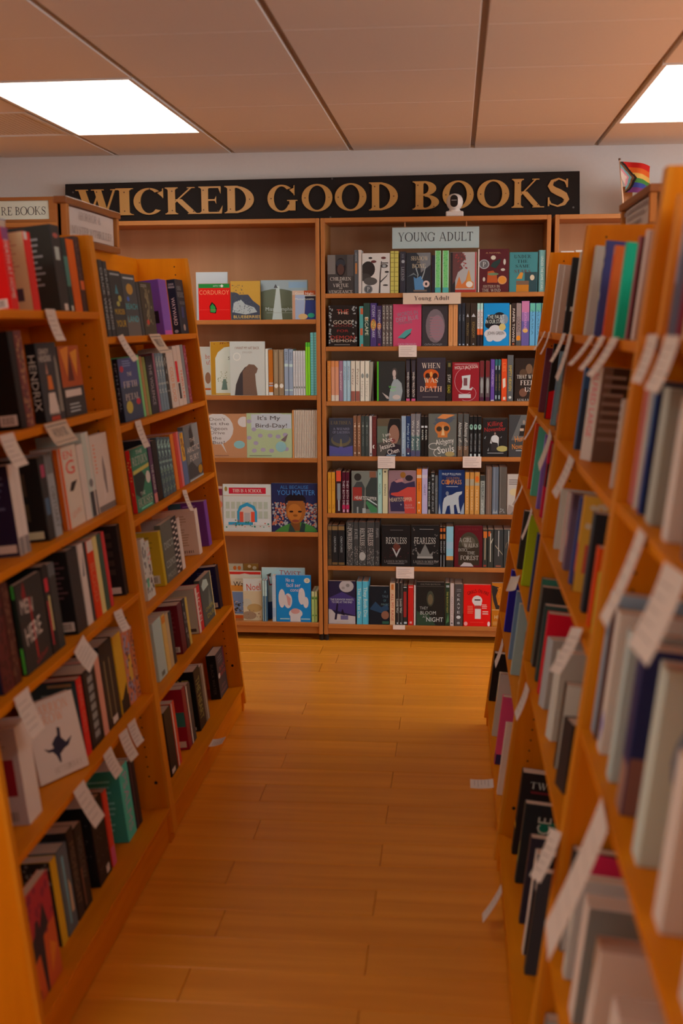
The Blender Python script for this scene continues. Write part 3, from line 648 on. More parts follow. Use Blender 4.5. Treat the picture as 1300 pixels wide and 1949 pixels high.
BOOKS=[
["paperback","F",[-0.5687,5.893,1.7689],0,0,0,0.1321,0.02,0.1874,4408133,[["r",0.0,0.5,0.3,1,8026745],["r",0.75,0.45,1,1,5592665],["e",0.5,0.68,0.2,0.24,2762281],["e",0.5,0.78,0.18,0.1,3554888],["e",0.5,0.62,0.13,0.14,5587261],["t","CHILDREN",0.5,0.38,0.8,0.085,15067878,"n",0],["t","OF",0.5,0.295,0.12,0.04,15067878,"n",0],["t","VIRTUE",0.5,0.21,0.6,0.085,15067878,"n",0],["t","AND",0.5,0.135,0.14,0.035,15067878,"n",0],["t","VENGEANCE",0.5,0.045,0.92,0.075,15067878,"n",0]],[],"dark face-out paperback with a shadowed portrait and pale serif title, young adult case, top shelf",""],
["paperback","S",[-0.492,5.893,1.7689],0,0,0,0.135,0.0176,0.2092,5660520,[["r",0.2,0.45,0.8,0.7,11434571],["v","NATIONS",0.5,0.84,0.2,0.5,10268862,"b"]],[],"tall grey spine with an orange middle band, young adult case, top shelf",""],
["paperback","S",[-0.4738,5.893,1.7689],0,0,0,0.135,0.015,0.2089,13487564,[],[],"pale pinkish cream spine beside the portrait book, young adult case, top shelf",""],
["paperback","F",[-0.3948,5.893,1.7689],0,0,0,0.1366,0.02,0.1929,13686744,[["e",0.22,0.6,0.25,0.2,3355444],["e",0.1,0.4,0.22,0.1,4408133],["e",0.3,0.3,0.25,0.1,5593177],["p",4408648,0.6,0,0.66,0,0.68,0.45,0.72,0.8,0.69,0.8,0.64,0.5],["p",4408648,0.66,0.3,0.9,0.45,0.95,0.5,0.9,0.42,0.67,0.26],["e",0.8,0.68,0.14,0.05,4408133],["e",0.8,0.68,0.07,0.035,10267570],["r",0.68,0.74,0.95,0.765,3355444],["e",0.78,0.88,0.09,0.03,6766144],["e",0.42,0.79,0.1,0.035,6766144],["e",0.3,0.88,0.07,0.025,3355444],["e",0.9,0.53,0.08,0.025,3355444],["e",0.85,0.2,0.1,0.02,3355444],["e",0.22,0.1,0.16,0.11,8292752],["e",0.22,0.1,0.13,0.085,5923432],["t","P",0.23,0.1,0.1,0.11,12504530,"s",0]],[],"beige face-out paperback with black leaves and one drawn eye, young adult case, top shelf",""],
["paperback","S",[-0.314,5.893,1.7689],0,0,0,0.135,0.0188,0.202,13092973,[["g",9,9342539]],[],"olive yellow spine with a fine grid, young adult case, top shelf","olive yellow grid spines, young adult case, top shelf"],
["paperback","S",[-0.2933,5.893,1.7689],0,0,0,0.135,0.0187,0.2017,13092973,[["g",9,9342539]],[],"olive yellow spine with a fine grid, young adult case, top shelf","olive yellow grid spines, young adult case, top shelf"],
["paperback","S",[-0.263,5.893,1.7689],0,0,0,0.135,0.0277,0.1989,3882571,[["e",0.55,0.76,0.3,0.04,10267576],["v","LEGEND",0.5,0.46,0.34,0.5,11911369,"n"],["v","XII",0.5,0.9,0.1,0.4,7963792,"b"]],[],"charcoal spine with a pale moon above white lettering, young adult case, top shelf",""],
["paperback","F",[-0.1859,5.893,1.7689],0,0,0,0.1202,0.02,0.1929,3357509,[["p",7963789,0.6,0.5,1,0.7,1,1,0.4,1,0.55,0.9],["p",5607108,0.35,0.05,0.75,0.05,0.7,0.3,0.6,0.42,0.4,0.36,0.3,0.4],["p",10268859,0.45,0.35,0.5,0.45,0.42,0.62,0.4,0.7,0.38,0.6,0.46,0.46],["p",10268859,0.62,0.35,0.72,0.52,0.78,0.66,0.8,0.64,0.75,0.5,0.66,0.34],["p",7965075,0.05,0.4,0.3,0.5,0.45,0.42,0.3,0.46],["t","SHADOW",0.55,0.86,0.72,0.1,14276024,"n",0],["t","AND",0.5,0.765,0.14,0.04,14276024,"n",0],["t","BONE",0.52,0.67,0.56,0.1,14276024,"n",0],["e",0.82,0.22,0.14,0.085,14273225],["e",0.82,0.22,0.05,0.04,4406853],["r",0.3,0.03,0.85,0.075,7957602]],[],"dark face-out paperback with pale antlers and blue smoke, young adult case, top shelf",""],
["paperback","S",[-0.1146,5.893,1.7689],0,0,0,0.135,0.0161,0.1795,3223101,[],[],"thin near-black spine beside the green pair, young adult case, top shelf",""],
["paperback","S",[-0.0909,5.893,1.7689],0,0,0,0.135,0.0276,0.2018,7984519,[["r",0,0,0.12,1,12513251],["r",0.88,0,1,1,12513251],["d",40,0.15,0.05,0.85,0.97,0.16,4765800,1],["r",0,0,1,0.12,5617854]],[],"leafy green spine with pale edges, young adult case, top shelf","leafy green spines, young adult case, top shelf"],
["paperback","S",[-0.0537,5.893,1.7689],0,0,0,0.135,0.0301,0.2014,7984519,[["r",0,0,0.12,1,12513251],["r",0.88,0,1,1,12513251],["d",40,0.15,0.05,0.85,0.97,0.16,4765800,1],["r",0,0,1,0.12,5617854]],[],"leafy green spine with pale edges, young adult case, top shelf","leafy green spines, young adult case, top shelf"],
["paperback","F",[0.0318,5.893,1.7689],0,0,0,0.1296,0.02,0.1929,11450558,[["r",0,0,0.2,1,3355447],["p",6768715,0.1,1,0.45,1,0.6,0.85,0.4,0.7,0.5,0.6,0.3,0.5,0.2,0.3,0.1,0.2],["d",24,0.2,0.6,0.65,0.98,0.06,10242123,1],["p",13664587,0.2,0.1,0.35,0.4,0.45,0.2,0.6,0.3,0.7,0.55,0.78,0.3,0.9,0.25,0.9,0.1],["p",13672790,0.62,0.25,0.72,0.58,0.82,0.25],["r",0.2,0,1,0.07,11419194],["r",0.95,0,1,1,12469067],["e",0.74,0.2,0.13,0.075,15067878]],[],"misty face-out paperback with red branches and an orange flame, young adult case, top shelf",""],
["hardback","F",[0.177,5.893,1.7689],0,0,0,0.1493,0.026,0.2061,5843249,[["r",0,0,0.04,1,15067878],["t","A NOVEL",0.5,0.91,0.5,0.03,12493177,"b",0],["e",0.5,0.8,0.08,0.05,13686217],["e",0.2,0.65,0.17,0.11,11057348],["e",0.2,0.65,0.14,0.09,6777971],["t","P",0.21,0.65,0.12,0.11,12504533,"s",0],["p",2900805,0.4,0.6,0.5,0.7,0.75,0.78,0.72,0.68,0.58,0.55],["p",11885876,0.3,0.22,0.65,0.22,0.62,0.4,0.5,0.5,0.32,0.48],["e",0.5,0.42,0.18,0.03,6786672],["e",0.8,0.28,0.15,0.1,13672048],["e",0.8,0.28,0.12,0.08,14259776],["e",0.87,0.7,0.04,0.07,13094345],["e",0.82,0.52,0.07,0.03,13094345],["e",0.2,0.3,0.04,0.05,13094345],["t","SISTERS IN",0.45,0.135,0.56,0.06,14276041,"n",0],["t","THE WIND",0.45,0.045,0.62,0.07,14276041,"n",0]],[],"maroon face-out hardback with medallion and orange slices, young adult case, top shelf",""],
["paperback","F",[0.3227,5.893,1.7689],0,0,0,0.1359,0.02,0.1894,4558489,[["r",0.55,0,1,0.5,3363420],["t","UNDER",0.47,0.89,0.62,0.085,2177085,"s",0],["t","THE",0.47,0.77,0.4,0.075,2177085,"s",0],["t","SAME",0.47,0.65,0.52,0.075,2177085,"s",0],["t","STARS",0.47,0.52,0.6,0.085,6766144,"s",0],["r",0.25,0,0.7,0.18,12484910],["r",0.25,0.18,0.7,0.28,7955798],["p",13669952,0.25,0.33,0.4,0.5,0.5,0.48,0.45,0.33],["e",0.82,0.36,0.08,0.07,13684152]],[],"teal face-out paperback with spaced dark title over orange blocks, young adult case, top shelf",""],
["paperback","S",[0.4124,5.893,1.7689],0,0,0,0.135,0.0322,0.1983,7977150,[["r",0,0,0.18,1,5607065],["v","UNDER THE SAME STARS",0.5,0.45,0.8,0.4,13691628,"b"]],[],"pale teal spine with white lettering, young adult case, top shelf",""],
["hardback","F",[-0.56,5.893,1.5094],0,0,0,0.1435,0.026,0.2026,2762278,[["d",26,0.0,0.03,0.14,0.97,0.07,10267570,3],["d",26,0.84,0.03,0.98,0.97,0.07,10267570,4],["t","THE",0.5,0.84,0.42,0.12,11884619,"b",0],["t","THE",0.5,0.81,0.36,0.05,13686217,"b",0],["t","GOOD",0.5,0.59,0.68,0.09,13684158,"b",0],["t","GOOD",0.5,0.51,0.66,0.06,9061181,"b",0],["t","FOR",0.5,0.38,0.4,0.06,10236724,"b",0],["t","DEMON",0.5,0.22,0.86,0.09,11421760,"b",0],["t","DEMON",0.5,0.14,0.8,0.06,13684158,"b",0],["r",0.2,0.035,0.75,0.055,7961209]],[],"dark face-out hardback with red and cream title, striped edges, young adult case, second shelf",""],
["paperback","S",[-0.4677,5.893,1.5094],0,0,0,0.135,0.019,0.1968,5614511,[["r",0.3,0.8,1,0.95,13069387],["r",0.2,0.28,0.9,0.45,13069387],["r",0.4,0,1,0.06,13069387]],[],"teal spine with red-orange patches, young adult case, second shelf",""],
["paperback","S",[-0.4409,5.893,1.5094],0,0,0,0.135,0.0307,0.2119,3362891,[["v","ESCAPE",0.5,0.47,0.42,0.55,14281429,"b"],["e",0.5,0.64,0.3,0.03,11895115]],[],"dark green spine with a slanted pale title, young adult case, second shelf",""],
["paperback","S",[-0.4076,5.893,1.5094],0,0,0,0.135,0.0294,0.2116,5260164,[["e",0.5,0.5,0.48,0.13,13669963],["e",0.5,0.5,0.3,0.09,14863737],["v","MINES",0.5,0.5,0.2,0.5,2170400,"b"],["v","STORM",0.5,0.82,0.26,0.5,13096431,"b"],["v","DARK",0.5,0.3,0.2,0.5,13096431,"b"]],[],"purple spine with a glowing orange sunburst, young adult case, second shelf",""],
["paperback","S",[-0.3789,5.893,1.5094],0,0,0,0.135,0.0242,0.1986,4405346,[["e",0.5,0.5,0.45,0.09,12484939],["v","STORM NIGHT",0.5,0.55,0.7,0.45,13096431,"b"],["r",0.3,0.02,0.7,0.07,11877969]],[],"dark purple spine with a small orange ring, young adult case, second shelf",""],
["paperback","S",[-0.3561,5.893,1.5094],0,0,0,0.135,0.015,0.2036,6906466,[["v","CITY OF ASH",0.5,0.52,0.9,0.5,14279904,"b"]],[],"grey-brown spine with cream lettering, young adult case, second shelf","grey-brown cream-lettered spines, young adult case, second shelf"],
["paperback","S",[-0.3386,5.893,1.5094],0,0,0,0.135,0.0163,0.2034,6906466,[["v","CITY OF ASH",0.5,0.52,0.9,0.5,14279904,"b"]],[],"grey-brown spine with cream lettering, young adult case, second shelf","grey-brown cream-lettered spines, young adult case, second shelf"],
["paperback","S",[-0.321,5.893,1.5094],0,0,0,0.135,0.015,0.2033,6906466,[["v","CITY OF ASH",0.5,0.52,0.9,0.5,14279904,"b"]],[],"grey-brown spine with cream lettering, young adult case, second shelf","grey-brown cream-lettered spines, young adult case, second shelf"],
["paperback","F",[-0.2406,5.893,1.5094],0,0,0,0.1395,0.02,0.2052,13062777,[["t","WORDS IN",0.5,0.78,0.75,0.1,8292251,"b",8],["t","DEEP BLUE",0.5,0.66,0.8,0.1,9477042,"b",8],["t","WORDS",0.42,0.56,0.5,0.06,7109261,"b",8],["p",5614509,0.15,0.2,0.45,0.38,0.68,0.42,0.62,0.32,0.4,0.2],["p",3359560,0.15,0.2,0.4,0.2,0.62,0.32,0.64,0.3,0.42,0.17],["t","CATH CROWLEY",0.5,0.05,0.66,0.04,14267861,"b",0]],[],"pink face-out paperback with slanting silver letters and a green gem, young adult case, second shelf",""],
["paperback","F",[-0.1047,5.893,1.5094],0,0,0,0.1259,0.02,0.1965,4079173,[["e",0.52,0.5,0.38,0.42,7959679],["e",0.6,0.45,0.28,0.32,9535632],["n",0.3,0.2,0.8,0.75,8,10254986],["t","CATH CROWLEY",0.45,0.04,0.7,0.045,10265519,"b",0]],[],"dark grey face-out paperback with a smoky pink oval, young adult case, second shelf",""],
["paperback","S",[-0.0266,5.893,1.5094],0,0,0,0.135,0.0213,0.201,14263149,[["r",0.4,0.1,0.6,0.9,13077590]],[],"peach orange spine, young adult case, second shelf","peach orange spines, young adult case, second shelf"],
["paperback","S",[-0.0034,5.893,1.5094],0,0,0,0.135,0.0213,0.2008,14263149,[["r",0.4,0.1,0.6,0.9,13077590]],[],"peach orange spine, young adult case, second shelf","peach orange spines, young adult case, second shelf"],
["paperback","S",[0.0178,5.893,1.5094],0,0,0,0.135,0.0148,0.2082,3357512,[["r",0.3,0.02,0.8,0.05,12506604],["v","PLAIN",0.5,0.66,0.14,0.4,10268868,"b"]],[],"charcoal spine with a white foot mark, young adult case, second shelf","charcoal white-footed spines, young adult case, second shelf"],
["paperback","S",[0.0358,5.893,1.5094],0,0,0,0.135,0.0148,0.2081,3357512,[["r",0.3,0.02,0.8,0.05,12506604],["v","PLAIN",0.5,0.66,0.14,0.4,10268868,"b"]],[],"charcoal spine with a white foot mark, young adult case, second shelf","charcoal white-footed spines, young adult case, second shelf"],
["paperback","S",[0.0563,5.893,1.5094],0,0,0,0.135,0.02,0.2079,3880497,[["p",12505051,0.2,0.68,0.5,0.76,0.8,0.68],["v","TRUTH",0.5,0.4,0.3,0.4,10260060,"b"],["r",0.35,0.01,0.65,0.05,12505051]],[],"slim dark brown spine with a small white crown, young adult case, second shelf",""],
["paperback","S",[0.0846,5.893,1.5094],0,0,0,0.135,0.0302,0.2077,3880497,[["p",12505051,0.15,0.68,0.5,0.76,0.85,0.68],["v","KINGDOM",0.5,0.38,0.36,0.45,10260060,"b"],["p",12505051,0.35,0.03,0.5,0.07,0.65,0.03]],[],"wide dark brown spine with a white crown, young adult case, second shelf",""],
["paperback","S",[0.1093,5.893,1.5094],0,0,0,0.135,0.013,0.2075,3223866,[["r",0,0.85,1,1,11464687],["r",0,0.4,1,0.85,14281455],["v","TURTLES",0.5,0.63,0.36,0.5,10244689,"b"],["r",0,0.26,1,0.4,15431493]],[],"pale-topped spine with an orange block above black, young adult case, second shelf","orange-block slim spines, young adult case, second shelf"],
["paperback","S",[0.1241,5.893,1.5094],0,0,0,0.135,0.0127,0.2074,3223866,[["r",0,0.85,1,1,11464687],["r",0,0.4,1,0.85,14281455],["v","TURTLES",0.5,0.63,0.36,0.5,10244689,"b"],["r",0,0.26,1,0.4,15431493]],[],"pale-topped spine with an orange block above black, young adult case, second shelf","orange-block slim spines, young adult case, second shelf"],
["paperback","F",[0.196,5.893,1.5094],0,0,0,0.1247,0.02,0.2068,1940463,[["e",0.35,0.58,0.26,0.16,2172462],["e",0.62,0.62,0.28,0.17,2172462],["e",0.25,0.5,0.2,0.1,2172462],["e",0.8,0.62,0.16,0.12,8888245],["e",0.3,0.28,0.28,0.12,13688812],["e",0.62,0.26,0.28,0.12,13688812],["e",0.45,0.36,0.25,0.13,13688812],["e",0.25,0.17,0.14,0.07,13688812],["e",0.55,0.17,0.2,0.07,13688812],["e",0.74,0.44,0.13,0.08,13684100],["t","THE FAULT",0.48,0.68,0.66,0.09,14282735,"b",0],["t","IN OUR STARS",0.44,0.57,0.74,0.09,14282735,"b",0],["t","JOHN GREEN",0.48,0.3,0.66,0.075,4409425,"b",0]],[],"bright blue face-out paperback with a black and a white cloud, young adult case, second shelf",""],
["paperback","S",[0.2631,5.893,1.5094],0,0,0,0.135,0.0058,0.1987,14273959,[],[],"very thin tan spine tight against the blue cover, young adult case, second shelf",""],
["paperback","S",[0.2796,5.893,1.5094],0,0,0,0.135,0.0211,0.2062,3879729,[["v","PAPER TOWNS",0.5,0.48,0.78,0.5,15462383,"b"],["r",0.3,0.02,0.7,0.06,13070149]],[],"dark brown spine with spaced white capitals, young adult case, second shelf",""],
["paperback","S",[0.3039,5.893,1.5094],0,0,0,0.135,0.0236,0.206,10261654,[["v","LOOKING",0.5,0.5,0.35,0.7,4406085,"b"],["e",0.5,0.18,0.46,0.06,14849582],["r",0,0,1,0.12,5594466]],[],"dusty pink spine with an orange foot block, young adult case, second shelf",""],
["paperback","S",[0.3363,5.893,1.5094],0,0,0,0.135,0.0376,0.2158,6907314,[["r",0,0.75,1,1,13075640],["r",0,0.55,1,0.75,10255038],["e",0.5,0.34,0.35,0.05,14860397],["v","KATHERINES",0.5,0.55,0.4,0.35,14262758,"b"]],[],"pink and purple spine with a yellow spot, young adult case, second shelf",""],
["paperback","S",[0.3707,5.893,1.5094],0,0,0,0.135,0.0248,0.2055,6797548,[["r",0,0.8,1,1,6800824],["v","ALASKA",0.5,0.55,0.6,0.35,4422311,"b"]],[],"pale blue-green spine with dark marks, young adult case, second shelf","pale blue-green spines, young adult case, second shelf"],
["paperback","S",[0.3986,5.893,1.5094],0,0,0,0.135,0.0248,0.2052,6797548,[["r",0,0.8,1,1,6800824],["v","ALASKA",0.5,0.55,0.6,0.35,4422311,"b"]],[],"pale blue-green spine with dark marks, young adult case, second shelf","pale blue-green spines, young adult case, second shelf"],
["paperback","S",[0.4214,5.893,1.5094],0,0,0,0.135,0.0145,0.205,6797548,[["r",0,0.8,1,1,6800824],["v","ALASKA",0.5,0.55,0.6,0.35,4422311,"b"]],[],"pale blue-green spine with dark marks, young adult case, second shelf","pale blue-green spines, young adult case, second shelf"],
["paperback","S",[-0.6303,5.893,1.2384],0,0,0,0.135,0.0179,0.2004,13667397,[["d",30,0.1,0.03,0.9,0.97,0.18,14863760,2]],[],"orange spine with tan scrollwork, young adult case, third shelf",""],
["paperback","S",[-0.6105,5.893,1.2384],0,0,0,0.135,0.0179,0.2003,14263175,[["r",0,0,1,0.15,14868437],["r",0,0.85,1,1,14259810]],[],"salmon spine with a cream foot, young adult case, third shelf","salmon cream-footed spines, young adult case, third shelf"],
["paperback","S",[-0.5907,5.893,1.2384],0,0,0,0.135,0.0179,0.2003,14263175,[["r",0,0,1,0.15,14868437],["r",0,0.85,1,1,14259810]],[],"salmon spine with a cream foot, young adult case, third shelf","salmon cream-footed spines, young adult case, third shelf"],
["paperback","S",[-0.5702,5.893,1.2384],0,0,0,0.135,0.0192,0.2002,10255515,[["v","Summer",0.5,0.5,0.5,0.5,15462383,"b"]],[],"mauve spine with white script, young adult case, third shelf",""],
["paperback","S",[-0.5504,5.893,1.2384],0,0,0,0.135,0.0166,0.2001,11064815,[["d",20,0.1,0.05,0.9,0.97,0.2,13692911,5],["v","Always",0.5,0.7,0.35,0.4,7961246,"b"]],[],"light blue cloudy spine, young adult case, third shelf","light blue cloudy spines, young adult case, third shelf"],
["paperback","S",[-0.5319,5.893,1.2384],0,0,0,0.135,0.0165,0.2001,11064815,[["d",20,0.1,0.05,0.9,0.97,0.2,13692911,5],["v","Always",0.5,0.7,0.35,0.4,7961246,"b"]],[],"light blue cloudy spine, young adult case, third shelf","light blue cloudy spines, young adult case, third shelf"],
["paperback","S",[-0.5102,5.893,1.2384],0,0,0,0.135,0.0205,0.2,14278613,[["r",0,0,1,0.25,10249564],["v","Pretty",0.5,0.6,0.4,0.5,9075309,"b"]],[],"beige spine with a brick-red foot, young adult case, third shelf","beige brick-footed spines, young adult case, third shelf"],
["paperback","S",[-0.4865,5.893,1.2384],0,0,0,0.135,0.0205,0.1999,14278613,[["r",0,0,1,0.25,10249564],["v","Pretty",0.5,0.6,0.4,0.5,9075309,"b"]],[],"beige spine with a brick-red foot, young adult case, third shelf","beige brick-footed spines, young adult case, third shelf"],
["paperback","S",[-0.4628,5.893,1.2384],0,0,0,0.135,0.0205,0.1998,14871264,[["e",0.5,0.63,0.35,0.06,9083803],["v","Happy",0.5,0.3,0.4,0.5,11910066,"b"]],[],"cream spine with a grey leaf, young adult case, third shelf","cream grey-leaf spines, young adult case, third shelf"],
["paperback","S",[-0.4391,5.893,1.2384],0,0,0,0.135,0.0204,0.1998,14871264,[["e",0.5,0.63,0.35,0.06,9083803],["v","Happy",0.5,0.3,0.4,0.5,11910066,"b"]],[],"cream spine with a grey leaf, young adult case, third shelf","cream grey-leaf spines, young adult case, third shelf"],
["paperback","S",[-0.4187,5.893,1.2384],0,0,0,0.135,0.0165,0.1945,10265497,[["p",4406842,0.3,0,1,0,1,0.8]],[],"cream and umber spine ending the pale row, young adult case, third shelf",""],
["paperback","F",[-0.321,5.893,1.2384],0,0,0,0.1409,0.02,0.1968,3488573,[["r",0,0,0.06,1,5621044],["p",10269630,0.42,0,0.45,0.2,0.52,0.42,0.6,0.55,0.75,0.55,0.88,0.45,0.92,0.25,0.85,0],["e",0.63,0.72,0.1,0.12,5591633],["e",0.62,0.7,0.06,0.09,13091006],["r",0.58,0.55,0.68,0.62,12499128],["e",0.7,0.1,0.14,0.06,13092292],["p",13092292,0.18,0.22,0.4,0.12,0.44,0.06,0.36,0.06],["t","Water",0.56,0.36,0.28,0.05,7989881,"b",0],["t","Night",0.58,0.28,0.22,0.05,10284967,"b",0]],[],"charcoal face-out paperback with lime edge and pale-jumpered figure, young adult case, third shelf",""],
["paperback","S",[-0.2353,5.893,1.2384],0,0,0,0.135,0.019,0.2068,2762286,[["v","WHEN I WAS DEATH",0.5,0.4,0.6,0.6,15462383,"b"],["r",0,0,1,0.06,13656720],["r",0,0.7,0.9,0.97,4539729]],[],"black spine with tall white title and pink foot, young adult case, third shelf","black pink-footed spines, young adult case, third shelf"],
["paperback","S",[-0.2085,5.893,1.2384],0,0,0,0.135,0.0203,0.2067,2762286,[["v","WHEN I WAS DEATH",0.5,0.4,0.6,0.6,15462383,"b"],["r",0,0,1,0.06,13656720],["r",0,0.7,0.9,0.97,4539729]],[],"black spine with tall white title and pink foot, young adult case, third shelf","black pink-footed spines, young adult case, third shelf"],
["hardback","F",[-0.1213,5.893,1.2384],0,0,0,0.1426,0.026,0.2142,4012872,[["e",0.5,0.6,0.27,0.14,13657902],["r",0.3,0.3,0.7,0.55,13657902],["e",0.38,0.58,0.09,0.07,4401443],["e",0.64,0.58,0.09,0.07,4401443],["e",0.5,0.62,0.05,0.06,15444828],["t","WHEN",0.5,0.82,0.68,0.12,14868437,"s",0],["t","WAS",0.5,0.48,0.52,0.11,14871253,"s",0],["t","DEATH",0.5,0.28,0.78,0.12,14863806,"s",0],["r",0.2,0.09,0.75,0.1,10263451]],[],"dusky face-out hardback with a molten orange skull between title lines, young adult case, third shelf",""],
["paperback","S",[-0.0328,5.893,1.2384],0,0,0,0.135,0.0254,0.1984,2763046,[["v","STAY",0.5,0.56,0.2,0.55,14872559,"b"],["v","DEAD",0.5,0.3,0.2,0.55,12501044,"b"],["r",0.3,0.85,0.8,0.95,7961163]],[],"black spine with white and yellow capitals, young adult case, third shelf",""],
["paperback","F",[0.0494,5.893,1.2384],0,0,0,0.1327,0.02,0.1904,10234167,[["r",0.08,0.95,0.92,0.96,14276064],["t","HOLLY JACKSON",0.52,0.88,0.86,0.08,15462383,"b",3],["p",13690095,0.35,0.65,0.68,0.68,0.66,0.5,0.64,0.32,0.78,0.36,0.72,0.28,0.3,0.3,0.36,0.36,0.38,0.5],["r",0.42,0.4,0.56,0.6,7950940],["r",0.24,0.08,0.7,0.18,13690095],["a",0.48,0.52,0.4,0.34,60,300,0.012,14269385],["a",0.55,0.2,0.35,0.2,-120,60,0.012,14269385]],[],"crimson face-out paperback with a white paper tower sketch, young adult case, third shelf",""],
["paperback","S",[0.1289,5.893,1.2384],0,0,0,0.135,0.0201,0.1979,6774632,[["r",0,0.6,1,1,7942970],["e",0.5,0.42,0.35,0.16,10267570],["r",0.25,0.2,0.75,0.42,10267570],["r",0,0,1,0.1,5582411]],[],"dark red spine with a grey jar, young adult case, third shelf","grey-jar spines, young adult case, third shelf"],
["paperback","S",[0.1573,5.893,1.2384],0,0,0,0.135,0.02,0.1978,6774632,[["r",0,0.6,1,1,7942970],["e",0.5,0.42,0.35,0.16,10267570],["r",0.25,0.2,0.75,0.42,10267570],["r",0,0,1,0.1,5582411]],[],"dark red spine with a grey jar, young adult case, third shelf","grey-jar spines, young adult case, third shelf"],
["paperback","S",[0.1812,5.893,1.2384],0,0,0,0.135,0.0187,0.2054,6902453,[["v","MONSTERS",0.5,0.55,0.4,0.55,13091055,"b"],["r",0.1,0,0.9,0.03,14871276]],[],"purple spine with lilac title, young adult case, third shelf",""],
["paperback","S",[0.1995,5.893,1.2384],0,0,0,0.135,0.0131,0.2053,2766914,[["r",0,0.85,1,1,3372932],["r",0.2,0.75,0.6,0.85,11455963],["v","UNDER WORLD",0.5,0.45,0.4,0.5,10260060,"b"],["r",0.2,0.05,0.7,0.14,11455963]],[],"black spine with a teal head, young adult case, third shelf","teal-headed black spines, young adult case, third shelf"],
["paperback","S",[0.2148,5.893,1.2384],0,0,0,0.135,0.0133,0.2053,2766914,[["r",0,0.85,1,1,3372932],["r",0.2,0.75,0.6,0.85,11455963],["v","UNDER WORLD",0.5,0.45,0.4,0.5,10260060,"b"],["r",0.2,0.05,0.7,0.14,11455963]],[],"black spine with a teal head, young adult case, third shelf","teal-headed black spines, young adult case, third shelf"],
["paperback","S",[0.2378,5.893,1.2384],0,0,0,0.135,0.0264,0.2077,14833710,[["p",14868437,0.3,0.3,0.8,0.35,0.75,0.55,0.2,0.52],["v","LIES",0.5,0.8,0.2,0.6,15701596,"b"],["r",0.35,0.03,0.8,0.1,14868437]],[],"red-orange spine with a white torn strip, young adult case, third shelf",""],
["paperback","S",[0.2674,5.893,1.2384],0,0,0,0.135,0.029,0.2256,6384755,[["v","EMPTY HEAVEN",0.5,0.5,0.55,0.5,13680709,"b"],["e",0.5,0.08,0.25,0.03,14282735]],[],"grey spine with a mustard title, young adult case, third shelf",""],
["hardback","F",[0.3588,5.893,1.2384],0,0,0,0.1398,0.026,0.2099,3222313,[["e",0.5,0.75,0.12,0.12,7955793],["e",0.3,0.65,0.14,0.1,5917501],["e",0.72,0.66,0.14,0.1,6771266],["e",0.3,0.2,0.14,0.1,7952971],["e",0.65,0.18,0.12,0.08,5917501],["t","THAT WHICH",0.5,0.57,0.86,0.085,14872556,"s",0],["t","FEEDS",0.5,0.43,0.6,0.11,15462383,"s",0],["t","US",0.5,0.27,0.3,0.1,15462383,"s",0],["t","KEALA KENDALL",0.5,0.03,0.8,0.05,14279910,"s",0]],[],"brown face-out hardback with figures behind a bold white title, young adult case, third shelf",""],
["paperback","F",[-0.5727,5.893,0.9614],0,0,0,0.1218,0.02,0.1917,4015446,[["e",0.5,0.42,0.42,0.17,6776662],["e",0.5,0.47,0.36,0.14,4542565],["p",5725607,0,0,1,0,1,0.28,0.6,0.22,0.5,0.3,0.4,0.22,0,0.28],["p",7961180,0.45,0.25,0.55,0.25,0.53,0.45,0.47,0.45],["t","EARTHSEA",0.5,0.88,0.86,0.09,8288857,"s",0],["t","A WIZARD",0.52,0.72,0.7,0.06,10662101,"n",0],["t","OF EARTHSEA",0.52,0.63,0.72,0.06,10662101,"n",0],["t","URSULA K. LE GUIN",0.5,0.04,0.8,0.04,7109264,"b",0]],[],"slate blue face-out paperback with a dim gold ring, young adult case, fourth shelf",""],
["paperback","S",[-0.5016,5.893,0.9614],0,0,0,0.135,0.0167,0.2024,9070417,[["e",0.5,0.75,0.25,0.02,15462380],["v","TEHANU",0.5,0.55,0.6,0.4,14273202,"b"],["e",0.5,0.08,0.25,0.02,14276041]],[],"copper brown spine with a pale star, young adult case, fourth shelf","copper brown starred spines, young adult case, fourth shelf"],
["paperback","S",[-0.481,5.893,0.9614],0,0,0,0.135,0.018,0.2024,9070417,[["e",0.5,0.75,0.25,0.02,15462380],["v","TEHANU",0.5,0.55,0.6,0.4,14273202,"b"],["e",0.5,0.08,0.25,0.02,14276041]],[],"copper brown spine with a pale star, young adult case, fourth shelf","copper brown starred spines, young adult case, fourth shelf"],
["paperback","S",[-0.4611,5.893,0.9614],0,0,0,0.135,0.018,0.2024,4411473,[["e",0.5,0.75,0.25,0.02,11913929],["v","OTHER WIND",0.5,0.55,0.6,0.4,7966352,"b"]],[],"dark olive-grey spine with faint lettering, young adult case, fourth shelf","dark olive-grey spines, young adult case, fourth shelf"],
["paperback","S",[-0.4412,5.893,0.9614],0,0,0,0.135,0.0179,0.2024,4411473,[["e",0.5,0.75,0.25,0.02,11913929],["v","OTHER WIND",0.5,0.55,0.6,0.4,7966352,"b"]],[],"dark olive-grey spine with faint lettering, young adult case, fourth shelf","dark olive-grey spines, young adult case, fourth shelf"],
["paperback","S",[-0.4227,5.893,0.9614],0,0,0,0.135,0.0126,0.2024,13949664,[["r",0.3,0.03,0.8,0.08,5593186]],[],"pinkish white spine beside the dark red one, young adult case, fourth shelf",""],
["paperback","S",[-0.4042,5.893,0.9614],0,0,0,0.135,0.0206,0.1998,6763316,[["a",0.5,0.24,0.4,0.05,90,270,0.25,14872559],["v","PRINCE",0.5,0.7,0.4,0.4,9064523,"b"]],[],"dark red spine with a white curl, young adult case, fourth shelf",""],
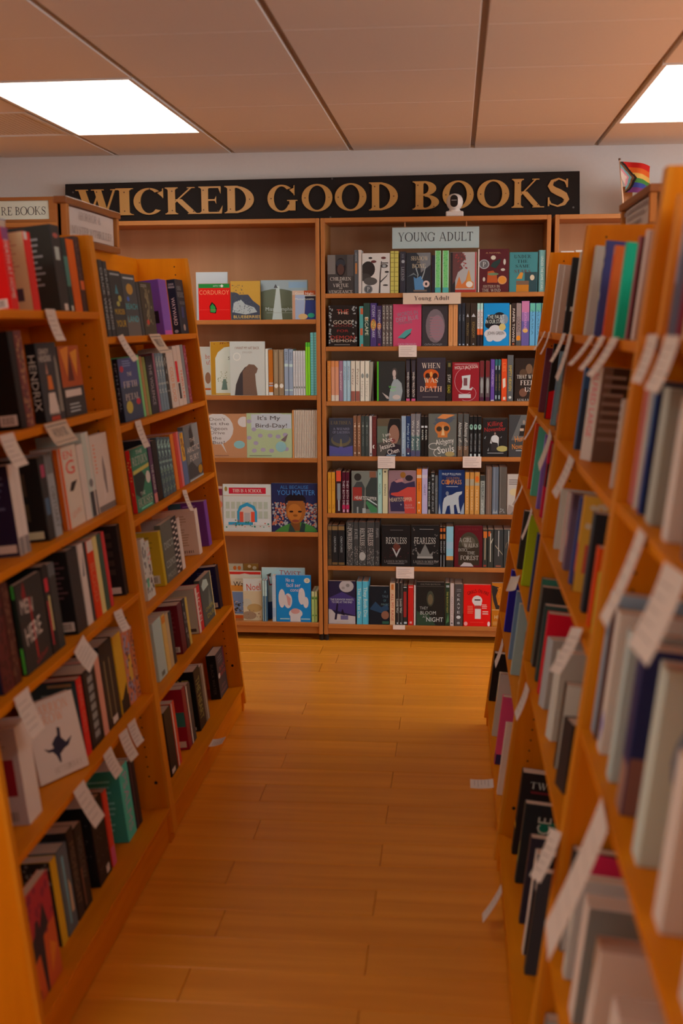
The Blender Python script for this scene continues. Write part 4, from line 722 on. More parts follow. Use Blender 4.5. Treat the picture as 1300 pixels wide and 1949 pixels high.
["paperback","F",[-0.3309,5.893,0.9614],0,0,0,0.1195,0.02,0.1894,5593174,[["r",0,0.8,0.55,1,6774606],["e",0.75,0.72,0.3,0.36,2763051],["e",0.72,0.58,0.22,0.26,10255469],["e",0.68,0.42,0.1,0.05,9065041],["p",3223098,0.3,0,1,0,1,0.3,0.7,0.35],["p",6584173,0,0.35,0.4,0.4,0.45,0.8,0,0.8],["t","I am",0.4,0.58,0.3,0.09,14872559,"b",14],["t","Not",0.45,0.44,0.4,0.13,15462383,"b",14],["t","Jessica",0.42,0.28,0.66,0.13,15462383,"b",14],["t","Chen",0.68,0.14,0.5,0.13,15462383,"b",14],["r",0.4,0.02,0.8,0.04,10276335]],[],"face-out paperback with a blurred portrait under white brush script, young adult case, fourth shelf",""],
["paperback","S",[-0.257,5.893,0.9614],0,0,0,0.135,0.0218,0.2026,10008789,[["v","We Were",0.5,0.4,0.4,0.4,13101807,"b"],["r",0.2,0.02,0.6,0.06,6781584]],[],"light blue-grey spine, young adult case, fourth shelf",""],
["paperback","S",[-0.2333,5.893,0.9614],0,0,0,0.135,0.0218,0.2026,2769779,[["v","Family of Liars",0.5,0.48,0.66,0.5,11918063,"b"],["e",0.5,0.07,0.2,0.02,14282735],["r",0,0.1,1,0.2,5589096]],[],"navy spine with a pale vertical title, young adult case, fourth shelf",""],
["paperback","S",[-0.2096,5.893,0.9614],0,0,0,0.135,0.0218,0.2131,8291470,[["r",0,0,1,0.5,5601919],["v","We Fall Apart",0.5,0.5,0.7,0.5,14872559,"b"],["r",0,0,1,0.14,5725572]],[],"mauve spine fading to green with white title, young adult case, fourth shelf","mauve fading green spines, young adult case, fourth shelf"],
["paperback","S",[-0.1853,5.893,0.9614],0,0,0,0.135,0.023,0.2132,8291470,[["r",0,0,1,0.5,5601919],["v","We Fall Apart",0.5,0.5,0.7,0.5,14872559,"b"],["r",0,0,1,0.14,5725572]],[],"mauve spine fading to green with white title, young adult case, fourth shelf","mauve fading green spines, young adult case, fourth shelf"],
["paperback","S",[-0.1626,5.893,0.9614],0,0,0,0.135,0.0159,0.2001,2499620,[["r",0.1,0.72,0.9,0.77,13690095],["v","RIVER",0.5,0.54,0.26,0.5,14282735,"b"]],[],"black spine with white blocks and letters, young adult case, fourth shelf","black white-block spines, young adult case, fourth shelf"],
["paperback","S",[-0.1448,5.893,0.9614],0,0,0,0.135,0.0157,0.2001,2499620,[["r",0.1,0.72,0.9,0.77,13690095],["v","RIVER",0.5,0.54,0.26,0.5,14282735,"b"]],[],"black spine with white blocks and letters, young adult case, fourth shelf","black white-block spines, young adult case, fourth shelf"],
["hardback","F",[-0.0634,5.893,0.9614],0,0,0,0.1407,0.026,0.2133,6911091,[["e",0.55,0.86,0.32,0.09,5596537],["p",5596537,0.15,0.78,0.8,0.93,0.98,0.9,0.3,0.72],["e",0.5,0.66,0.28,0.16,13074757],["r",0.33,0.45,0.68,0.66,13074757],["p",14863771,0.46,0.5,0.52,0.75,0.58,0.5],["e",0.38,0.65,0.1,0.06,4537908],["e",0.64,0.66,0.1,0.06,4537908],["p",14259804,0.3,0.9,0.5,1,0.95,0.98,0.6,0.88],["t","Alchemy",0.58,0.36,0.66,0.13,14872559,"b",8],["t","of",0.6,0.28,0.12,0.05,14872559,"b",8],["t","Souls",0.62,0.17,0.6,0.17,14872559,"b",8],["a",0.2,0.24,0.2,0.08,60,300,0.02,14872559],["a",0.36,0.09,0.18,0.1,0,300,0.02,14872559],["e",0.77,0.06,0.17,0.06,11445875]],[],"grey face-out hardback with hat and orange mask above looping script, young adult case, fourth shelf",""],
["paperback","S",[0.0249,5.893,0.9614],0,0,0,0.135,0.0242,0.2134,5594463,[["r",0,0,1,0.25,7956310],["v","Alchemy of",0.5,0.58,0.45,0.6,14872559,"b"],["v","Souls",0.5,0.26,0.2,0.5,12503753,"b"]],[],"grey spine with white script and bronze foot, young adult case, fourth shelf","grey white-script spines, young adult case, fourth shelf"],
["paperback","S",[0.0542,5.893,0.9614],0,0,0,0.135,0.0255,0.2134,5594463,[["r",0,0,1,0.25,7956310],["v","Alchemy of",0.5,0.58,0.45,0.6,14872559,"b"],["v","Souls",0.5,0.26,0.2,0.5,12503753,"b"]],[],"grey spine with white script and bronze foot, young adult case, fourth shelf","grey white-script spines, young adult case, fourth shelf"],
["paperback","S",[0.0794,5.893,0.9614],0,0,0,0.135,0.0184,0.2004,2303529,[["e",0.5,0.74,0.45,0.07,10278348],["e",0.5,0.75,0.25,0.03,4553328],["v","PRETTY DEAD QUEENS",0.5,0.35,0.45,0.35,11913941,"b"],["r",0.2,0,0.7,0.07,13691631]],[],"black spine with a pale green oval, young adult case, fourth shelf","green-oval black spines, young adult case, fourth shelf"],
["paperback","S",[0.1002,5.893,0.9614],0,0,0,0.135,0.0184,0.2004,2303529,[["e",0.5,0.74,0.45,0.07,10278348],["e",0.5,0.75,0.25,0.03,4553328],["v","PRETTY DEAD QUEENS",0.5,0.35,0.45,0.35,11913941,"b"],["r",0.2,0,0.7,0.07,13691631]],[],"black spine with a pale green oval, young adult case, fourth shelf","green-oval black spines, young adult case, fourth shelf"],
["paperback","S",[0.121,5.893,0.9614],0,0,0,0.135,0.0184,0.2004,2303529,[["e",0.5,0.74,0.45,0.07,10278348],["e",0.5,0.75,0.25,0.03,4553328],["v","PRETTY DEAD QUEENS",0.5,0.35,0.45,0.35,11913941,"b"],["r",0.2,0,0.7,0.07,13691631]],[],"black spine with a pale green oval, young adult case, fourth shelf","green-oval black spines, young adult case, fourth shelf"],
["paperback","F",[0.1972,5.893,0.9614],0,0,0,0.124,0.02,0.1927,2698030,[["t","Killing",0.5,0.86,0.6,0.12,11417658,"b",6],["t","November",0.5,0.72,0.86,0.11,11876410,"b",4],["r",0.08,0.97,0.9,0.975,6777971],["e",0.5,0.6,0.035,0.035,10260106],["p",13690095,0.3,0.35,0.36,0.52,0.45,0.56,0.56,0.56,0.66,0.5,0.64,0.24,0.6,0.36,0.4,0.38,0.34,0.46,0.38,0.34],["p",3685186,0.35,0.34,0.62,0.34,0.66,0.16,0.34,0.16],["p",10268862,0.2,0.16,0.26,0.24,0.24,0.14],["p",10268862,0.06,0.48,0.14,0.54,0.1,0.46],["p",10268862,0.72,0.5,0.78,0.54,0.74,0.48],["e",0.8,0.21,0.23,0.075,11910009],["r",0.2,0.085,0.85,0.105,10267573]],[],"black face-out paperback with red script and figure in white shirt, young adult case, fourth shelf",""],
["paperback","F",[0.3241,5.893,0.9614],0,0,0,0.1183,0.02,0.2084,4541780,[["p",6911097,0.1,0.4,0.5,1,0.8,1,0.95,0.4],["e",0.62,0.83,0.05,0.05,10263446],["p",2895409,0.42,0.5,0.5,0.76,0.74,0.76,0.82,0.5],["r",0.46,0.62,0.62,0.68,13090994],["t","Hunting",0.6,0.45,0.7,0.14,14259781,"b",8],["t","November",0.56,0.26,0.84,0.13,14259781,"b",4],["r",0.3,0.14,0.8,0.16,11913426]],[],"grey face-out paperback with orange brush script, young adult case, fourth shelf",""],
["paperback","S",[-0.6328,5.893,0.6704],0,0,0,0.135,0.0171,0.2085,14263866,[["v","SPIN",0.5,0.7,0.3,0.4,12483124,"b"],["v","ME",0.5,0.15,0.1,0.4,10249518,"b"]],[],"amber spine with dull red marks, young adult case, fifth shelf","amber spines, young adult case, fifth shelf"],
["paperback","S",[-0.6132,5.893,0.6704],0,0,0,0.135,0.0177,0.2087,14263866,[["v","SPIN",0.5,0.7,0.3,0.4,12483124,"b"],["v","ME",0.5,0.15,0.1,0.4,10249518,"b"]],[],"amber spine with dull red marks, young adult case, fifth shelf","amber spines, young adult case, fifth shelf"],
["paperback","S",[-0.5866,5.893,0.6704],0,0,0,0.135,0.0289,0.2168,4401454,[["r",0.1,0.75,0.95,1,14835013],["p",9084589,0.25,0.35,0.25,0.7,0.85,0.7,0.85,0.35,0.7,0.28,0.7,0.05,0.4,0.05,0.4,0.28],["r",0.42,0.05,0.68,0.3,11913947]],[],"dark spine with red cap and grey marker pen drawing, young adult case, fifth shelf",""],
["paperback","S",[-0.5603,5.893,0.6704],0,0,0,0.135,0.0171,0.209,5578292,[["v","THEY BOTH DIE",0.5,0.5,0.6,0.6,13688815,"b"],["r",0.2,0.02,0.8,0.09,13675465],["r",0,0.1,1,0.2,11875170]],[],"dark crimson spine with white blocks of letters, young adult case, fifth shelf","dark crimson spines, young adult case, fifth shelf"],
["paperback","S",[-0.5408,5.893,0.6704],0,0,0,0.135,0.0176,0.2091,5578292,[["v","THEY BOTH DIE",0.5,0.5,0.6,0.6,13688815,"b"],["r",0.2,0.02,0.8,0.09,13675465],["r",0,0.1,1,0.2,11875170]],[],"dark crimson spine with white blocks of letters, young adult case, fifth shelf","dark crimson spines, young adult case, fifth shelf"],
["paperback","F",[-0.4549,5.893,0.6704],0,0,0,0.1316,0.02,0.2149,7964548,[["e",0.24,0.86,0.14,0.09,3487287],["p",4542548,0.05,0,0.05,0.6,0.2,0.75,0.4,0.75,0.52,0.6,0.45,0],["r",0.04,0.3,0.4,0.62,10239546],["p",3885386,0.55,0.1,0.55,0.6,0.75,0.85,1,0.85,1,0.1],["r",0.7,0.85,0.95,1,9069905],["p",4558434,0.55,0.25,0.6,0.3,1,0.12,1,0.02,0.75,0.02],["p",12507872,0.6,0.33,1,0.18,1,0.21,0.62,0.36],["t","HEARTSTOPPER",0.55,0.36,0.86,0.08,14872559,"b",-3],["r",0.2,0,0.26,0.15,10268853],["r",0.42,0,0.55,0.12,11058630]],[],"olive face-out paperback with two drawn backs and a red bag, young adult case, fifth shelf",""],
["paperback","S",[-0.3767,5.893,0.6704],0,0,0,0.135,0.0207,0.226,11067355,[["v","NOVEL",0.5,0.54,0.26,0.4,5601913,"b"],["r",0.4,0.87,0.6,0.92,5601913]],[],"pale green spine with dark small title, young adult case, fifth shelf",""],
["paperback","S",[-0.3501,5.893,0.6704],0,0,0,0.135,0.026,0.2261,13687480,[["v","ROMANCE",0.5,0.53,0.26,0.4,4409413,"b"],["e",0.5,0.94,0.2,0.02,4409413]],[],"cream spine with dark small title, young adult case, fifth shelf",""],
["paperback","F",[-0.2638,5.893,0.6704],0,0,0,0.1401,0.02,0.2186,9994638,[["p",3881052,0.08,0.05,0.02,0.5,0.1,0.72,0.3,0.8,0.6,0.7,0.95,0.76,0.98,0.6,0.7,0.5,0.55,0.4,0.6,0.05],["p",13062731,0.1,0.48,0.35,0.5,0.7,0.62,1,0.62,1,0,0.6,0,0.55,0.4,0.3,0.4,0.08,0.44],["e",0.75,0.83,0.14,0.07,3354170],["e",0.53,0.9,0.1,0.07,10252852],["p",12488342,0.2,0.76,0.5,0.83,0.55,0.75,0.3,0.72],["t","HEARTSTOPPER",0.45,0.33,0.82,0.09,14276030,"b",2],["t","V",0.46,0.21,0.06,0.04,14278636,"b",0],["t","ALICE",0.73,0.2,0.26,0.04,13085618,"b",0],["t","OSEMAN",0.75,0.14,0.36,0.04,13085618,"b",0]],[],"mauve face-out paperback with two hugging shapes in purple and red, young adult case, fifth shelf",""],
["paperback","S",[-0.1785,5.893,0.6704],0,0,0,0.135,0.024,0.2271,14845742,[["r",0,0.8,1,0.87,14865854],["e",0.5,0.25,0.25,0.02,15723221],["r",0.4,0.05,0.6,0.09,15723221],["v","HEART",0.5,0.6,0.2,0.4,10244654,"b"]],[],"orange spine with a cream band near its head, young adult case, fifth shelf",""],
["paperback","S",[-0.1504,5.893,0.6704],0,0,0,0.135,0.0272,0.2272,12501231,[["r",0,0.8,1,0.87,13686255],["v","HEART",0.5,0.53,0.24,0.4,7961266,"b"]],[],"lilac spine with a dark small title, young adult case, fifth shelf",""],
["paperback","S",[-0.1277,5.893,0.6704],0,0,0,0.135,0.0134,0.1821,2764337,[["v","THE BOOGIE",0.5,0.55,0.7,0.6,13691631,"b"],["r",0.1,0,0.9,0.12,10265505]],[],"short black spine with white capitals, young adult case, fifth shelf",""],
["paperback","S",[-0.1095,5.893,0.6704],0,0,0,0.135,0.0192,0.2088,3225146,[["r",0.2,0.9,0.8,0.95,10268859],["e",0.5,0.84,0.2,0.025,10268859],["v","BOOK OF DUST",0.5,0.4,0.7,0.4,12506592,"b"]],[],"black spine with stacked pale emblem and title, young adult case, fifth shelf",""],
["paperback","S",[-0.0916,5.893,0.6704],0,0,0,0.135,0.0126,0.1956,6779513,[["d",16,0.1,0.3,0.9,0.7,0.3,10268859,2]],[],"narrow grey speckled spine beside the navy cover, young adult case, fifth shelf",""],
["hardback","F",[-0.0165,5.893,0.6704],0,0,0,0.1311,0.026,0.2226,1914480,[["r",0,0,0.12,1,2772362],["t","PHILIP PULLMAN",0.5,0.91,0.72,0.055,12507887,"b",0],["t","GOLDEN",0.55,0.82,0.5,0.05,10255429,"b",0],["t","COMPASS",0.5,0.73,0.78,0.1,13672796,"b",0],["e",0.37,0.73,0.07,0.06,12478266],["r",0.3,0.62,0.75,0.635,10270165],["p",11915232,0.15,0,0.17,0.25,0.22,0.36,0.35,0.42,0.52,0.44,0.7,0.5,0.92,0.52,0.9,0.46,0.8,0.42,0.78,0.36,0.8,0.2,0.86,0.02,0.76,0.02,0.68,0.22,0.6,0.2,0.62,0,0.48,0,0.44,0.2,0.34,0.18,0.26,0],["e",0.34,0.47,0.06,0.05,7965863],["p",10270933,0,0,0.1,0,0.04,0.24],["p",10270933,0.85,0,1,0,1,0.28,0.92,0.16]],[],"navy face-out hardback with a white bear walking through snow, young adult case, fifth shelf",""],
["paperback","S",[0.0624,5.893,0.6704],0,0,0,0.135,0.0204,0.2125,13672790,[["r",0.0,0.68,1,0.84,11448475],["v","HIS DARK",0.5,0.33,0.5,0.35,15458226,"b"]],[],"tan orange spine with a grey drawing near its head, young adult case, fifth shelf","tan orange spines, young adult case, fifth shelf"],
["paperback","S",[0.0861,5.893,0.6704],0,0,0,0.135,0.0204,0.2126,13672790,[["r",0.0,0.68,1,0.84,11448475],["v","HIS DARK",0.5,0.33,0.5,0.35,15458226,"b"]],[],"tan orange spine with a grey drawing near its head, young adult case, fifth shelf","tan orange spines, young adult case, fifth shelf"],
["paperback","S",[0.1116,5.893,0.6704],0,0,0,0.135,0.0243,0.2127,13672790,[["e",0.5,0.84,0.38,0.07,14841646],["r",0,0.68,1,0.75,11448475],["v","HIS DARK",0.5,0.33,0.5,0.35,15458226,"b"]],[],"tan orange spine with a bright orange disc, young adult case, fifth shelf",""],
["paperback","S",[0.1392,5.893,0.6704],0,0,0,0.135,0.0217,0.197,10268333,[["r",0,0.86,1,1,3883845],["v","A MERCURY",0.5,0.6,0.45,0.6,2896177,"b"],["d",14,0.1,0.03,0.9,0.35,0.25,12505039,3]],[],"beige spine with a black head and black capitals, young adult case, fifth shelf",""],
["paperback","S",[0.1693,5.893,0.6704],0,0,0,0.135,0.0295,0.2395,7957602,[["r",0,0,0.15,1,5591121],["r",0.45,0,0.55,0.95,10260100]],[],"tall brown shrink-wrapped spine, young adult case, fifth shelf",""],
["paperback","S",[0.2026,5.893,0.6704],0,0,0,0.135,0.0308,0.2397,6913168,[["r",0.3,0,0.4,1,9085886],["p",10268862,0.1,0.02,0.3,0.12,0.5,0.04,0.8,0.1,0.9,0.02]],[],"tall blue-grey shrink-wrapped spine, young adult case, fifth shelf",""],
["paperback","S",[0.2399,5.893,0.6704],0,0,0,0.135,0.0373,0.2399,6316383,[["r",0.12,0,0.2,1,8291460],["d",8,0.1,0.02,0.8,0.12,0.2,10267570,5]],[],"tall umber shrink-wrapped spine, young adult case, fifth shelf",""],
["paperback","F",[0.2992,5.893,0.6704],0,0,0,0.075,0.02,0.2032,12502468,[["r",0.1,0.85,0.9,0.87,6909040],["r",0.1,0.8,0.9,0.82,6909040],["r",0.1,0.75,0.9,0.77,6909040],["e",0.45,0.56,0.3,0.09,13684135],["p",10263451,0,0,0.6,0,0.4,0.2,0.1,0.25],["p",7960438,0.2,0,0.7,0,0.5,0.12]],[],"pale face-out paperback with grey lines and a soft moon, young adult case, fifth shelf",""],
["paperback","S",[-0.6338,5.893,0.3974],0,0,0,0.135,0.0197,0.2088,4406839,[["r",0,0.88,1,0.98,9074513],["r",0,0.02,1,0.16,6772800],["v","IMPOSSIBLE",0.5,0.5,0.5,0.4,7957579,"b"]],[],"brown-black spine with worn gold bands, young adult case, sixth shelf",""],
["paperback","S",[-0.607,5.893,0.3974],0,0,0,0.135,0.03,0.2091,2764081,[["r",0,0.88,1,0.98,9074513],["r",0,0.02,1,0.08,7956293],["v","CREATURES",0.5,0.53,0.4,0.3,11453903,"b"]],[],"black spine with gold head and foot bands, young adult case, sixth shelf","black gold-banded spines, young adult case, sixth shelf"],
["paperback","S",[-0.5736,5.893,0.3974],0,0,0,0.135,0.0318,0.2094,2764081,[["r",0,0.88,1,0.98,9074513],["r",0,0.02,1,0.08,7956293],["v","CREATURES",0.5,0.53,0.4,0.3,11453903,"b"]],[],"black spine with gold head and foot bands, young adult case, sixth shelf","black gold-banded spines, young adult case, sixth shelf"],
["paperback","S",[-0.5305,5.893,0.3974],0,0,0,0.135,0.0372,0.2261,4541262,[["d",60,0.1,0.02,0.95,0.4,0.1,10266279,2],["d",20,0.1,0.85,0.95,0.98,0.1,10266279,3],["v","POWERLESS",0.5,0.62,0.48,0.6,14872559,"n"]],[],"grey speckled spine, first of the white-lettered set, young adult case, sixth shelf",""],
["paperback","S",[-0.4988,5.893,0.3974],0,0,0,0.135,0.0223,0.2265,4541262,[["d",60,0.05,0.02,0.95,0.45,0.16,10266279,4],["v","FATE",0.5,0.72,0.24,0.7,12505045,"n"]],[],"narrow grey speckled spine in the white-lettered set, young adult case, sixth shelf",""],
["paperback","S",[-0.4665,5.893,0.3974],0,0,0,0.135,0.0384,0.2268,4541262,[["e",0.5,0.22,0.45,0.1,11451326],["d",60,0.05,0.02,0.95,0.45,0.1,10266279,5],["v","RECKLESS",0.5,0.66,0.4,0.6,14872559,"n"]],[],"grey speckled spine with pale crest, middle of the white-lettered set, young adult case, sixth shelf",""],
["paperback","S",[-0.4248,5.893,0.3974],0,0,0,0.135,0.0411,0.2272,4541262,[["d",70,0.05,0.02,0.95,0.4,0.1,10266279,6],["v","FEARLESS",0.5,0.66,0.4,0.65,15462383,"n"]],[],"grey speckled spine, fourth of the white-lettered set, young adult case, sixth shelf",""],
["paperback","S",[-0.3905,5.893,0.3974],0,0,0,0.135,0.0236,0.2275,3882818,[["d",40,0.05,0.02,0.9,0.35,0.15,10266279,7],["v","FEARFUL",0.5,0.75,0.22,0.5,12505045,"n"]],[],"dark speckled spine closing the white-lettered set, young adult case, sixth shelf",""],
["hardback","F",[-0.2954,5.893,0.3974],0,0,0,0.1466,0.026,0.2122,2303015,[["d",20,0.1,0.2,0.95,0.45,0.04,5581108,3],["p",6766132,0.4,0.5,0.5,0.58,0.66,0.5,0.62,0.4,0.44,0.4],["p",11912655,0.36,0.46,0.52,0.22,0.68,0.46,0.6,0.42,0.52,0.3,0.44,0.42],["t","RECKLESS",0.52,0.63,0.74,0.15,14872559,"n",0],["t","LAUREN ROBERTS",0.5,0.12,0.82,0.06,10265511,"n",0],["r",0.2,0.06,0.8,0.07,10265511],["r",0.3,0.88,0.75,0.89,7961727]],[],"black face-out hardback with silver V emblem and condensed title, young adult case, sixth shelf",""],
["hardback","F",[-0.1472,5.893,0.3974],0,0,0,0.1433,0.026,0.2137,2303529,[["d",14,0.04,0.3,0.2,0.95,0.06,8290692,8],["d",14,0.82,0.1,0.98,0.8,0.05,8290692,9],["p",7963783,0.25,0.22,0.2,0.38,0.32,0.3,0.4,0.42,0.5,0.55,0.6,0.42,0.68,0.3,0.8,0.38,0.75,0.22],["r",0.22,0.2,0.78,0.25,10266797],["t","FEARLESS",0.5,0.63,0.78,0.15,14872559,"n",0],["t","LAUREN ROBERTS",0.5,0.12,0.84,0.06,11055282,"n",0],["r",0.2,0.06,0.8,0.07,10265511],["r",0.3,0.9,0.8,0.91,10266282]],[],"black face-out hardback with silver crown and blossoms, young adult case, sixth shelf",""],
["paperback","S",[-0.0657,5.893,0.3974],0,0,0,0.135,0.0132,0.2064,2171171,[["r",0.1,0.88,0.9,0.97,13069364],["r",0.1,0.7,0.9,0.82,12484933],["v","SECRET",0.5,0.5,0.3,0.5,12505051,"b"],["r",0.3,0,0.6,0.3,9083815]],[],"black spine with orange head and white lettering, young adult case, sixth shelf","orange-headed black spines, young adult case, sixth shelf"],
["paperback","S",[-0.0503,5.893,0.3974],0,0,0,0.135,0.0132,0.2066,2171171,[["r",0.1,0.88,0.9,0.97,13069364],["r",0.1,0.7,0.9,0.82,12484933],["v","SECRET",0.5,0.5,0.3,0.5,12505051,"b"],["r",0.3,0,0.6,0.3,9083815]],[],"black spine with orange head and white lettering, young adult case, sixth shelf","orange-headed black spines, young adult case, sixth shelf"],
["paperback","S",[-0.0222,5.893,0.3974],0,0,0,0.135,0.0365,0.2096,3488573,[["r",0,0.25,1,1,9097199],["r",0,0.45,1,0.62,10276335],["r",0,0.17,1,0.27,13672028]],[],"dark spine in a pale blue sleeve with orange hem, young adult case, sixth shelf",""],
["hardback","F",[0.0711,5.893,0.3974],0,0,0,0.1409,0.026,0.2132,6430249,[["e",0.52,0.5,0.38,0.35,4540477],["r",0.14,0.05,0.9,0.5,3881009],["e",0.5,0.6,0.25,0.15,6382425],["p",12502479,0.2,0.02,0.7,0.02,0.6,0.1,0.35,0.12],["t","MADELEINE ROUX",0.5,0.92,0.74,0.05,9059909,"n",0],["t","A GIRL",0.4,0.66,0.46,0.1,13688800,"n",0],["t","WALKS",0.6,0.53,0.52,0.09,13688800,"n",0],["t","INTO",0.3,0.42,0.32,0.07,13688800,"n",0],["t","THE",0.6,0.35,0.3,0.07,13688800,"n",0],["t","FOREST",0.55,0.23,0.66,0.1,14872559,"n",0]],[],"dark red face-out hardback with leafy arch and white title, young adult case, sixth shelf",""],
["paperback","S",[0.1553,5.893,0.3974],0,0,0,0.135,0.0226,0.1952,3883842,[["r",0.1,0.78,0.9,0.95,13662772],["r",0.42,0.2,0.58,0.78,13684146],["r",0.2,0.02,0.8,0.07,10242106]],[],"dark olive spine with an orange flash, young adult case, sixth shelf",""],
["paperback","S",[0.1831,5.893,0.3974],0,0,0,0.135,0.0276,0.1955,3883842,[["r",0,0.82,0.45,0.95,13068084],["r",0.4,0.15,0.55,0.9,13687503],["p",13687503,0.5,0.6,0.95,0.75,0.95,0.78,0.5,0.66]],[],"dark olive spine with an orange corner and white strokes, young adult case, sixth shelf",""],
["paperback","S",[0.2229,5.893,0.3974],0,0,0,0.135,0.0455,0.1959,4015432,[["r",0.46,0.3,0.54,0.97,12505045],["p",11448475,0.1,0.6,1,0.35,1,0.33,0.1,0.57],["r",0.2,0.02,0.8,0.06,10249553]],[],"wide dark olive spine with a pale blade, young adult case, sixth shelf",""],
["paperback","S",[0.2676,5.893,0.3974],0,0,0,0.135,0.0375,0.1964,4410447,[["r",0.6,0.4,0.68,0.97,14282735],["a",0.6,0.55,0.35,0.12,0,200,0.05,10260080]],[],"dark grey-green spine ending the row by the rack, young adult case, sixth shelf",""],
["paperback","F",[-0.5731,5.893,0.0904],0,0,0,0.1412,0.02,0.2262,2828875,[["p",4537988,0,0.35,1,0.2,1,0.6,0.5,0.75,0,0.6],["e",0.67,0.88,0.27,0.14,11910084],["e",0.72,0.9,0.07,0.04,9079952],["e",0.55,0.84,0.06,0.03,10264228],["p",12502479,0,0.35,0.12,0.33,0.25,0.24,0.5,0.22,0.75,0.2,1,0.18,1,0,0,0],["p",2170426,0.22,0.1,0.3,0.45,0.33,0.52,0.36,0.45,0.34,0.3,0.3,0.1],["p",2170426,0.46,0.22,0.5,0.34,0.54,0.34,0.6,0.2],["r",0.45,0.1,0.73,0.2,6776734],["t","THE SURVIVOR WANTS",0.5,0.57,0.86,0.045,13097711,"b",0],["t","TO DIE AT THE END",0.5,0.51,0.76,0.045,13097711,"b",0],["r",0.3,0.04,0.75,0.055,12499111]],[],"indigo face-out paperback with a full moon over a white city, young adult case, lowest shelf",""],
["paperback","S",[-0.4828,5.893,0.0904],0,0,0,0.135,0.0274,0.2248,5752300,[["v","The First to Die",0.5,0.5,0.7,0.6,13692911,"b"]],[],"sky blue spine with a white cursive title, young adult case, lowest shelf",""],
["paperback","S",[-0.4513,5.893,0.0904],0,0,0,0.135,0.0306,0.2253,5752300,[["v","They Both Die",0.5,0.52,0.7,0.6,13692911,"b"],["r",0.9,0,1,1,3375515]],[],"sky blue spine with a white title and shaded edge, young adult case, lowest shelf",""],
["paperback","F",[-0.3802,5.893,0.0904],0,0,0,0.1022,0.02,0.2015,1910321,[["p",2903408,0,0.4,0.3,0.6,0.6,0.45,0.9,0.55,1,0.4,0.6,0.3],["e",0.8,0.25,0.2,0.11,9070422],["t","A",0.8,0.86,0.1,0.06,6784923,"b",0],["t","TALE",0.8,0.74,0.3,0.06,6784923,"b",0],["t","OF",0.78,0.63,0.14,0.06,5605275,"b",0],["t","MAGIC",0.8,0.53,0.4,0.05,6787483,"b",0],["r",0.65,0.02,1,0.09,3368278]],[],"blue-black face-out paperback with a copper disc, young adult case, lowest shelf",""],
["paperback","S",[-0.3126,5.893,0.0904],0,0,0,0.135,0.0264,0.2191,14270881,[["v","ALL MY RAGE",0.5,0.42,0.66,0.5,11877940,"b"],["r",0.25,0.84,0.75,0.97,13665349]],[],"peach spine with spaced red capitals, young adult case, lowest shelf",""],
["paperback","S",[-0.2872,5.893,0.0904],0,0,0,0.135,0.015,0.2194,3355444,[["v","Lovely War",0.5,0.45,0.34,0.7,14282735,"b"],["r",0.3,0.02,0.7,0.06,13690095],["r",0.85,0,1,1,9080461]],[],"dark brown spine with white script, young adult case, lowest shelf","dark brown white-script spines, young adult case, lowest shelf"],
["paperback","S",[-0.2694,5.893,0.0904],0,0,0,0.135,0.0156,0.2197,3355444,[["v","Lovely War",0.5,0.45,0.34,0.7,14282735,"b"],["r",0.3,0.02,0.7,0.06,13690095],["r",0.85,0,1,1,9080461]],[],"dark brown spine with white script, young adult case, lowest shelf","dark brown white-script spines, young adult case, lowest shelf"],
["paperback","S",[-0.2472,5.893,0.0904],0,0,0,0.135,0.0223,0.2063,3224372,[["r",0.1,0.2,0.8,0.85,10236724],["r",0.1,0.95,0.8,0.97,13690095],["r",0.2,0.03,0.9,0.08,12506592]],[],"charcoal spine with a long red panel, young adult case, lowest shelf",""],
["paperback","S",[-0.2189,5.893,0.0904],0,0,0,0.135,0.0277,0.2095,13381163,[["r",0.1,0.94,0.9,0.96,15444914],["r",0.3,0.04,0.7,0.09,15712457]],[],"plain red spine, young adult case, lowest shelf",""],
["paperback","S",[-0.1986,5.893,0.0904],0,0,0,0.135,0.0085,0.2098,14212835,[],[],"thin white spine beside the plain red one, young adult case, lowest shelf",""],
["hardback","F",[-0.1189,5.893,0.0904],0,0,0,0.1443,0.026,0.2274,2566441,[["e",0.5,0.62,0.13,0.18,4542533],["e",0.5,0.6,0.09,0.12,7104337],["p",3362880,0,0,0,0.35,0.2,0.25,0.4,0.3,0.6,0.1,0.7,0],["r",0.0,0.9,1,0.905,7961721],["t","KALYNN BAYRON",0.5,0.95,0.7,0.035,7961721,"b",0],["t","THEY",0.27,0.4,0.3,0.07,10267565,"b",0],["t","BLOOM",0.42,0.29,0.56,0.08,11913420,"b",0],["t","AT",0.3,0.2,0.16,0.05,10267565,"b",0],["t","NIGHT",0.66,0.14,0.6,0.1,13690092,"b",0]],[],"black face-out hardback with greenish face and vines, young adult case, lowest shelf",""],
["paperback","S",[-0.0322,5.893,0.0904],0,0,0,0.135,0.0227,0.2232,2900787,[["v","THEY BLOOM AT NIGHT",0.5,0.55,0.5,0.4,11909986,"b"],["p",5607010,0.2,0.05,0.9,0.1,0.7,0.3],["r",0.2,0.9,0.9,0.95,10270142]],[],"dark green spine with yellow capitals, young adult case, lowest shelf",""],
["paperback","S",[-0.0088,5.893,0.0904],0,0,0,0.135,0.0186,0.2209,13092297,[["v","ANATOMY OF",0.5,0.4,0.6,0.35,7959673,"b"],["e",0.5,0.06,0.3,0.02,6776688]],[],"pale pink spine with fine lettering, young adult case, lowest shelf",""],
